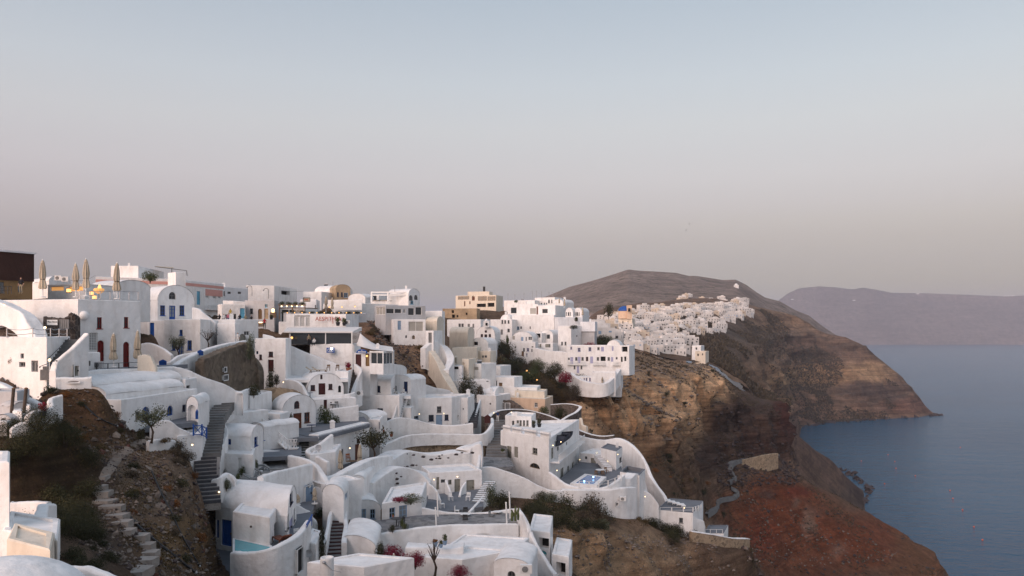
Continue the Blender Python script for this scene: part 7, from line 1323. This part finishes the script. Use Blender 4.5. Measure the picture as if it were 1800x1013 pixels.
R = root('framed_sign', P(538,528,155), 'framed pale sign on a bracket above the cafe', 'sign'); m_ = MB(); m_.box(P(539,527,155), (1.2, .08, .75)); m_.build('board', 'canvas', R); m_ = MB(); [m_.bar(P(a,b,154.8), P(c_,e,154.8), .08) for a, b, c_, e in ((533,523.5,545,523.5), (533,530.5,545,530.5), (533,523.5,533,530.5), (545,523.5,545,530.5))]; m_.build('frame', 'iron', R); m_ = MB(); [m_.box(P(538+k*2,527,154.7), (.16, .03, .2)) for k in (-1, 0, 1)]; m_.build('emblem', 'lettering', R)
for x, y, w, h, d, lb in ((480,554,11,10,147.5,'wooden menu board under the bright lamp'), (458,571,10,7,124.6,'lit wooden board below the shops')):
    R = root('wooden_board', P(x,y,d), lb, 'board'); 
    for k in range(3): m_ = MB(); m_.box(P(x,y+(k-1)*h/3,d), (w/F*d, .08, h/3.4/F*d)); m_.build('plank', 'wood', R)
    m_ = MB(); m_.box(P(x,y-h*.55,d-.2), (.5, .12, .12)); m_.build('light', 'lamp', R)
R = root('sundial', P(441,926,58.2), 'small dark round boss on the white annex', 'ornament'); m_ = MB(); m_.lathe([(.07, -.07), (.08, 0), (.07, .07)], P(441,926,58.6), 10); m_.build('disc', 'bark', R)
# street lamps, antennas, vine pergola
for x, y0, d, lb in ((443,502,164,'left black curved street lamp'), (472,507,160,'right black curved street lamp')):
    b = P(x,y0+18,d); h = 2.2; R = root('street_lamp', b, lb, 'street lamp'); m_ = MB(); m_.tube([b, b+Vector((0, 0, h*.7))]+[b+Vector((-.5+.5*math.cos(a), 0, h*.7+.5*math.sin(a))) for a in np.linspace(.2, 2.9, 7)], .045, 6); m_.build('post', 'iron', R); m_ = MB(); m_.lathe([(.16, 0), (.1, .12), (.02, .16)], b+Vector((-1., 0, h*.72)), 8); m_.build('lamp_head', 'iron', R)
AN = [(585,494,508,210),(694,503,512,185),(893,516,526,270),(905,517,527,270),(921,515,526,270),(936,511,524,272),(943,511,524,272),(952,512,523,272),(965,513,523,272),(972,514,523,272)]
for i, (x, y0, y1, d) in enumerate(AN):
    R = root('antenna', P(x,y1,d), 'thin rooftop antenna mast on the skyline', 'antenna', 'rooftop antenna masts'); m_ = MB(); m_.tube([P(x,y1+1,d), P(x,y0,d)], .07, 5); m_.build('mast', 'steel', R); m_ = MB(); [m_.bar(P(x-2.2+k,y0+1+k*1.5,d), P(x+2.2-k,y0+1+k*1.5,d), .05) for k in range(2)]; m_.build('element', 'steel', R)
R = root('vine_pergola', P(515,545,149), 'vine covered pergola with hanging bulbs over the cafe', 'pergola'); m_ = MB(); [m_.bar(P(490+k*9,536,147), P(490+k*9,534,155), .14) for k in range(6)]; m_.bar(P(489,536.5,147), P(538,536.5,147), .16); m_.build('beam', 'wood', R)
for x in (491, 514, 536): m_ = MB(); m_.bar(P(x,562,147), P(x,536,147), .15); m_.build('post', 'wood', R)
for k in range(5): m_ = MB(); m_.ball(P(495+k*9,538.5,146.7), .13, 6, 4); m_.build('bulb', 'lamp', R)
for k in range(4): bush(496+k*12,536,16,149,'leafolive','vine leaves on the cafe pergola, clump', h=6, group='vine leaf clumps', name='vine', cat='vine')
for k in range(11): lamp(505+k*13,550,141.2,'tiny party light on the planted parapet', .1, 'lampsoft')['group'] = 'party lights on the planted parapet'
for k, (x, y) in enumerate(((926,652),(930,656),(934,660),(939,664),(944,668))): o = lamp(x, y, 205, 'string light in the gully', .22, 'lampsoft'); o['group'] = 'string lights in the gully'
for k in range(9): bush(500+k*16,552,18,142.5,'leafdark','low planting on the parapet above the lettered wall', h=5, group='low planting on the parapet')
# pool lights
for x, y, lb in ((1043,838.5,'bright underwater lamp in the pool'), (1027,846,'second underwater lamp in the pool')): lamp(x, y, 114.5 if x > 1040 else 111.9, lb, .13, 'poollamp')
# drain holes: dark stones set into the white plastered rock
R = None
for (x, y) in ((715,798),(727,800),(744,803),(767,806),(772,802),(777,800),(788,805),(773,806),(802,799),(812,796),(830,796),(758,808),(716,820),(725,818),(732,818),(711,822),(696,832),(697,842),(698,850),(705,838)):
    p = P(x, y, 90.2 if x < 708 else 93.5 if y > 812 else 100.5); o = root('drain_stone', p, 'dark stone poking from the white plastered rock', 'stone', 'dark stones in the white plastered rock'); k = bpy.data.objects.new('stone_face', RK[1]); COL.objects.link(k); k.parent = o; s_ = random.uniform(.09, .24); k.scale = (s_*1.3, s_*2, s_)
# paths in the ravine and on the red slope
def ribbon(name, pts, w, mt, label, lift=.35):
    L_ = [ground(x, y) for x, y in pts]; cr = [Vector(p) for p in crom([tuple(p) for p in L_], 6)]; m_ = MB(); vs = []
    for i, p in enumerate(cr):
        t_ = (cr[min(i+1, len(cr)-1)]-cr[max(i-1, 0)]); t_.z = 0; t_ = t_.normalized() if t_.length > .01 else Vector((1, 0, 0)); q = Vector((-t_.y, t_.x, 0))*w/2; u = Vector((0, 0, lift))
        vs += [p-q+u, p+q+u, p+q*1.2-u*3, p-q*1.2-u*3]
    m_.add(vs, [(4*i+a, 4*i+(a+1) % 4, 4*i+4+(a+1) % 4, 4*i+4+a) for i in range(len(cr)-1) for a in range(4)]); tag(m_.build(name, mt), label, None, None, 'structure')
ribbon('footpath', [(1240,905),(1258,892),(1262,880),(1285,875),(1296,865),(1280,857)], 1.6, 'stepgrey', 'narrow pale footpath curling below the ravine wall')
ribbon('switchback_path', [(1278,848),(1290,838),(1282,822),(1292,812),(1330,806),(1366,800)], 2., 'stepgrey', 'pale switchback path on the brown slope')
W('pale stone retaining wall on the red slope', '1296 810 826 300;1318 806 820 303;1345 800 812 306;1368 797 806 310', m='tanstone', th=1., ext=4)
# buoys and birds
for i, (x, y) in enumerate(((1514,811),(1573,812),(1561,800),(1609,837),(1555,851),(1670,863),(1675,877),(1692,897),(1712,927),(1727,950),(1688,787),(1575,824))):
    d = 120*F/(y-HY); p = P(x, y, d); R = root('buoy', (p.x, p.y, 0), 'small orange mooring buoy on the dark sea', 'buoy', 'orange mooring buoys'); m_ = MB(); m_.ball((p.x, p.y, .25), .5, 10, 6); m_.build('float', 'orange', R); m_ = MB(); m_.lathe([(.1, .6), (.1, .85), (.02, .95)], (p.x, p.y, 0), 6); m_.build('ring', 'steel', R)
for x, y, lb in ((1212,394,'upper bird in the sky over the mountain'), (1206,405,'lower bird in the sky over the mountain')):
    p = P(x, y, 260); R = root('bird', p, lb, 'bird'); m_ = MB(); m_.tube([p+Vector((-.3, 0, 0)), p, p+Vector((.25, 0, .03))], [.02, .09, .03], 6); m_.add([p+Vector(v) for v in ((-.08, 0, .03), (.1, 0, .03), (.0, -.5, .22), (-.05, -.25, .2), (.0, .5, .22), (-.05, .25, .2))], [(0, 1, 2, 3), (1, 0, 5, 4)]); m_.build('body', 'iron', R)
# ------------------------------------------------------------------ people
def person_mesh(pose):
    J = {'pel': (0, 0, .95), 'chest': (0, 0, 1.32), 'neck': (0, 0, 1.47), 'head': (0, -.02, 1.62), 'top': (0, -.01, 1.72)}
    if pose == 'stand': J.update(lh=(-.1, 0, .9), lk=(-.11, -.02, .5), la=(-.11, .02, .09), lt=(-.12, -.15, .04), rh=(.1, 0, .9), rk=(.12, -.05, .5), ra=(.13, 0, .09), rt=(.14, -.17, .04), ls=(-.19, 0, 1.4), le=(-.26, .03, 1.12), lw=(-.24, -.08, .88), lf=(-.23, -.12, .78), rs=(.19, 0, 1.4), re=(.27, .03, 1.12), rw=(.24, -.1, .9), rf=(.22, -.14, .8))
    else:
        for k in J: J[k] = (J[k][0], J[k][1]+.12, J[k][2]-.47)
        J.update(lh=(-.1, .08, .47), lk=(-.13, -.36, .5), la=(-.13, -.32, .09), lt=(-.14, -.48, .04), rh=(.1, .08, .47), rk=(.13, -.36, .5), ra=(.13, -.3, .09), rt=(.14, -.46, .04), ls=(-.19, .12, .93), le=(-.25, .05, .68), lw=(-.2, -.2, .62), lf=(-.17, -.29, .6), rs=(.19, .12, .93), re=(.25, .05, .68), rw=(.2, -.2, .62), rf=(.17, -.29, .6))
    E = [('pel', 'chest'), ('chest', 'neck'), ('neck', 'head'), ('head', 'top'), ('pel', 'lh'), ('lh', 'lk'), ('lk', 'la'), ('la', 'lt'), ('pel', 'rh'), ('rh', 'rk'), ('rk', 'ra'), ('ra', 'rt'), ('chest', 'ls'), ('ls', 'le'), ('le', 'lw'), ('lw', 'lf'), ('chest', 'rs'), ('rs', 're'), ('re', 'rw'), ('rw', 'rf')]
    rad = dict(pel=.15, chest=.15, neck=.06, head=.10, top=.075, lh=.10, lk=.065, la=.045, lt=.04, rh=.10, rk=.065, ra=.045, rt=.04, ls=.065, le=.045, lw=.032, lf=.03, rs=.065, re=.045, rw=.032, rf=.03)
    ks = list(J); me = bpy.data.meshes.new('b'); me.from_pydata([J[k] for k in ks], [(ks.index(a), ks.index(b)) for a, b in E], []); o = bpy.data.objects.new('b', me); COL.objects.link(o); o.modifiers.new('s', 'SKIN')
    for i, k in enumerate(ks): sv = me.skin_vertices[0].data[i]; r = rad[k]; sv.radius = (r, r*(.75 if k in ('chest', 'pel') else 1)); sv.use_root = (k == 'pel')
    sb = o.modifiers.new('u', 'SUBSURF'); sb.levels = 1; dg = bpy.context.evaluated_depsgraph_get(); out = bpy.data.meshes.new_from_object(o.evaluated_get(dg)); bpy.data.objects.remove(o)
    zs = .47 if pose != 'stand' else 0
    for n_ in ('skin', 'cloth_white', 'cloth_blue', 'hair'): out.materials.append(MATS[n_])
    for f in out.polygons:
        c_ = f.center; z = c_.z+zs
        if z > 1.5: f.material_index = 3 if (c_.y > (.0+(.12 if zs else 0)) or z > 1.69) else 0
        elif z > .98 and not (abs(c_.x) > .21 and z < 1.12): f.material_index = 1
        elif c_.z < .98 and (pose == 'stand' and abs(c_.x) < .2 or pose != 'stand' and not (c_.z > .55 and abs(c_.x) > .16)): f.material_index = 2
        f.use_smooth = True
    return out
PM = {k: person_mesh(k) for k in ('stand', 'sit')}
def person(px, py, d, pose, top, bot, label, rz=0, group=None):
    R = root('person', P(px, py, d), label, 'person', group); R.rotation_euler = (0, 0, rz); o = bpy.data.objects.new('body', PM[pose]); COL.objects.link(o); o.parent = R
    for i, m_ in ((1, top), (2, bot)): o.material_slots[i].link = 'OBJECT'; o.material_slots[i].material = MATS['cloth_'+m_]
for a in ((694,696,123,'sit','white','khaki','person in white sitting left on the small terrace',1.4), (709,696,123,'sit','white','black','person in white and black sitting right on the small terrace',-1.4), (418,607,109,'stand','white','white','person in white standing by the road gate'), (442,571,146,'stand','black','blue','person in black standing at the shop door'), (385,566,123.2,'sit','black','black','diner in black at the cream parapet'), (393,566,123.2,'sit','white','khaki','diner in white at the cream parapet'), (401,565,123.2,'sit','pink','blue','diner in pink at the cream parapet'), (405,562,124.8,'stand','yellow','khaki','person in yellow behind the diners'), (421,566,125,'sit','black','blue','diner in black near the shops'), (431,567,126,'sit','khaki','black','diner in khaki near the shops'), (465,579,121,'stand','red','black','person in red on the stair by the white wall'), (543,607,125.6,'stand','khaki','black','waiter in khaki standing in the dining room'), (552,608,124.9,'sit','white','black','seated guest in white behind the glass'), (875,741,133,'stand','blue','white','person in blue on the stone stairs'), (37,517,83,'stand','black','khaki','person in black at the brown boarded house'), (886,617,228,'stand','black','black','person in black on the white terrace path'), (926,628,221,'stand','white','blue','person in white on the villa terrace')): person(*a)
# ------------------------------------------------------------------ small rooftop clutter on the flat roofs
g7 = random.Random(21)
def chim(p, w, h, label, group):
    R = root('chimney', p, label, 'chimney', group); m_ = MB(); m_.box(Vector(p)+Vector((0, 0, h/2)), (w, w, h), .3); m_.build('stack', 'white', R); m_ = MB(); m_.box(Vector(p)+Vector((0, 0, h+.04)), (w*1.25, w*1.25, .08), .3); m_.box(Vector(p)+Vector((0, 0, h+.16)), (w*.7, w*.7, .16), .3); m_.build('cap', 'white', R)
done = 0
for o in [o for o in list(COL.objects) if o.name.startswith('house') and o.parent is None]:
    rf = next((c for c in KIDS.get(o.name, []) if c.name.startswith('roof')), None)
    if rf is None or o.location.y < 80 or g7.random() > .3: continue
    vs = [v.co for v in rf.data.vertices]; zt_ = max(v.z for v in vs); cx = sum(v.x for v in vs)/len(vs); cy = sum(v.y for v in vs)/len(vs); ex = max(v.x for v in vs)-min(v.x for v in vs)
    if ex > 25: continue
    p = (o.location.x+cx+g7.uniform(-.28, .28)*ex, o.location.y+cy+g7.uniform(-.5, 1.), o.location.z+zt_-.45)
    if g7.random() < .85: chim(p, g7.uniform(.35, .6), g7.uniform(.9, 1.5), 'small white capped chimney on a flat roof', 'small rooftop chimneys')
    else:
        R = root('water_heater', p, 'small solar water heater on a flat roof', 'water heater', 'rooftop water heaters'); m_ = MB(); q = Vector(p); m_.tube([q+Vector((-.5, .2, .9)), q+Vector((.5, .2, .9))], .2, 8); m_.build('tank', 'steel', R); m_ = MB(); m_.hexa([q+Vector(v) for v in ((-.5, -.7, .2), (.5, -.7, .2), (.5, .15, .75), (-.5, .15, .75), (-.5, -.7, .27), (.5, -.7, .27), (.5, .15, .82), (-.5, .15, .82))]); m_.build('panel', 'glass', R); m_ = MB(); [m_.bar(q+Vector((x, .25, -.1)), q+Vector((x, .25, .8)), .05) for x in (-.4, .4)]; m_.build('leg', 'steel', R)
# cables strung between roofs
for i, (a, b, sg) in enumerate((((120,492,100),(168,484,140),.5),((436,500,188),(533,512,202),.8),((560,770,87),(470,735,88),.5),((722,700,127),(800,700,131),.4))):
    A_, B_ = P(*a), P(*b); R = root('cable', A_, ('cable from the small vaulted house to the banded townhouse', 'cable between the skyline cubes', 'cable over the lattice stair courtyard', 'cable along the wide white house roof')[i], 'cable'); m_ = MB(); m_.tube([A_.lerp(B_, k/8)-Vector((0, 0, sg*math.sin(math.pi*k/8))) for k in range(9)], .025, 4); m_.build('wire', 'iron', R); m_ = MB(); m_.ball(A_, .06, 6, 4); m_.build('insulator', 'wframe', R)
# ------------------------------------------------------------------ evening haze over the caldera
mb = MB(); mb.add([(x, y, z) for z in (-2, 600) for x, y in ((-9500, -200), (31000, -200), (31000, 41000), (-9500, 41000))], [(3, 2, 1, 0), (4, 5, 6, 7), (0, 1, 5, 4), (1, 2, 6, 5), (2, 3, 7, 6), (3, 0, 4, 7)])
hm = bpy.data.materials.new('haze'); hm.use_nodes = True; t = hm.node_tree; t.nodes.clear(); pv = N(t, 'ShaderNodeVolumePrincipled'); om = N(t, 'ShaderNodeOutputMaterial'); pv.inputs['Color'].default_value = (.78, .84, 1., 1); pv.inputs['Density'].default_value = 8e-5; t.links.new(pv.outputs[0], om.inputs['Volume']); MATS['haze'] = hm
tag(mb.build('haze', 'haze'), 'thin bluish evening haze over the caldera', None, None, 'stuff')
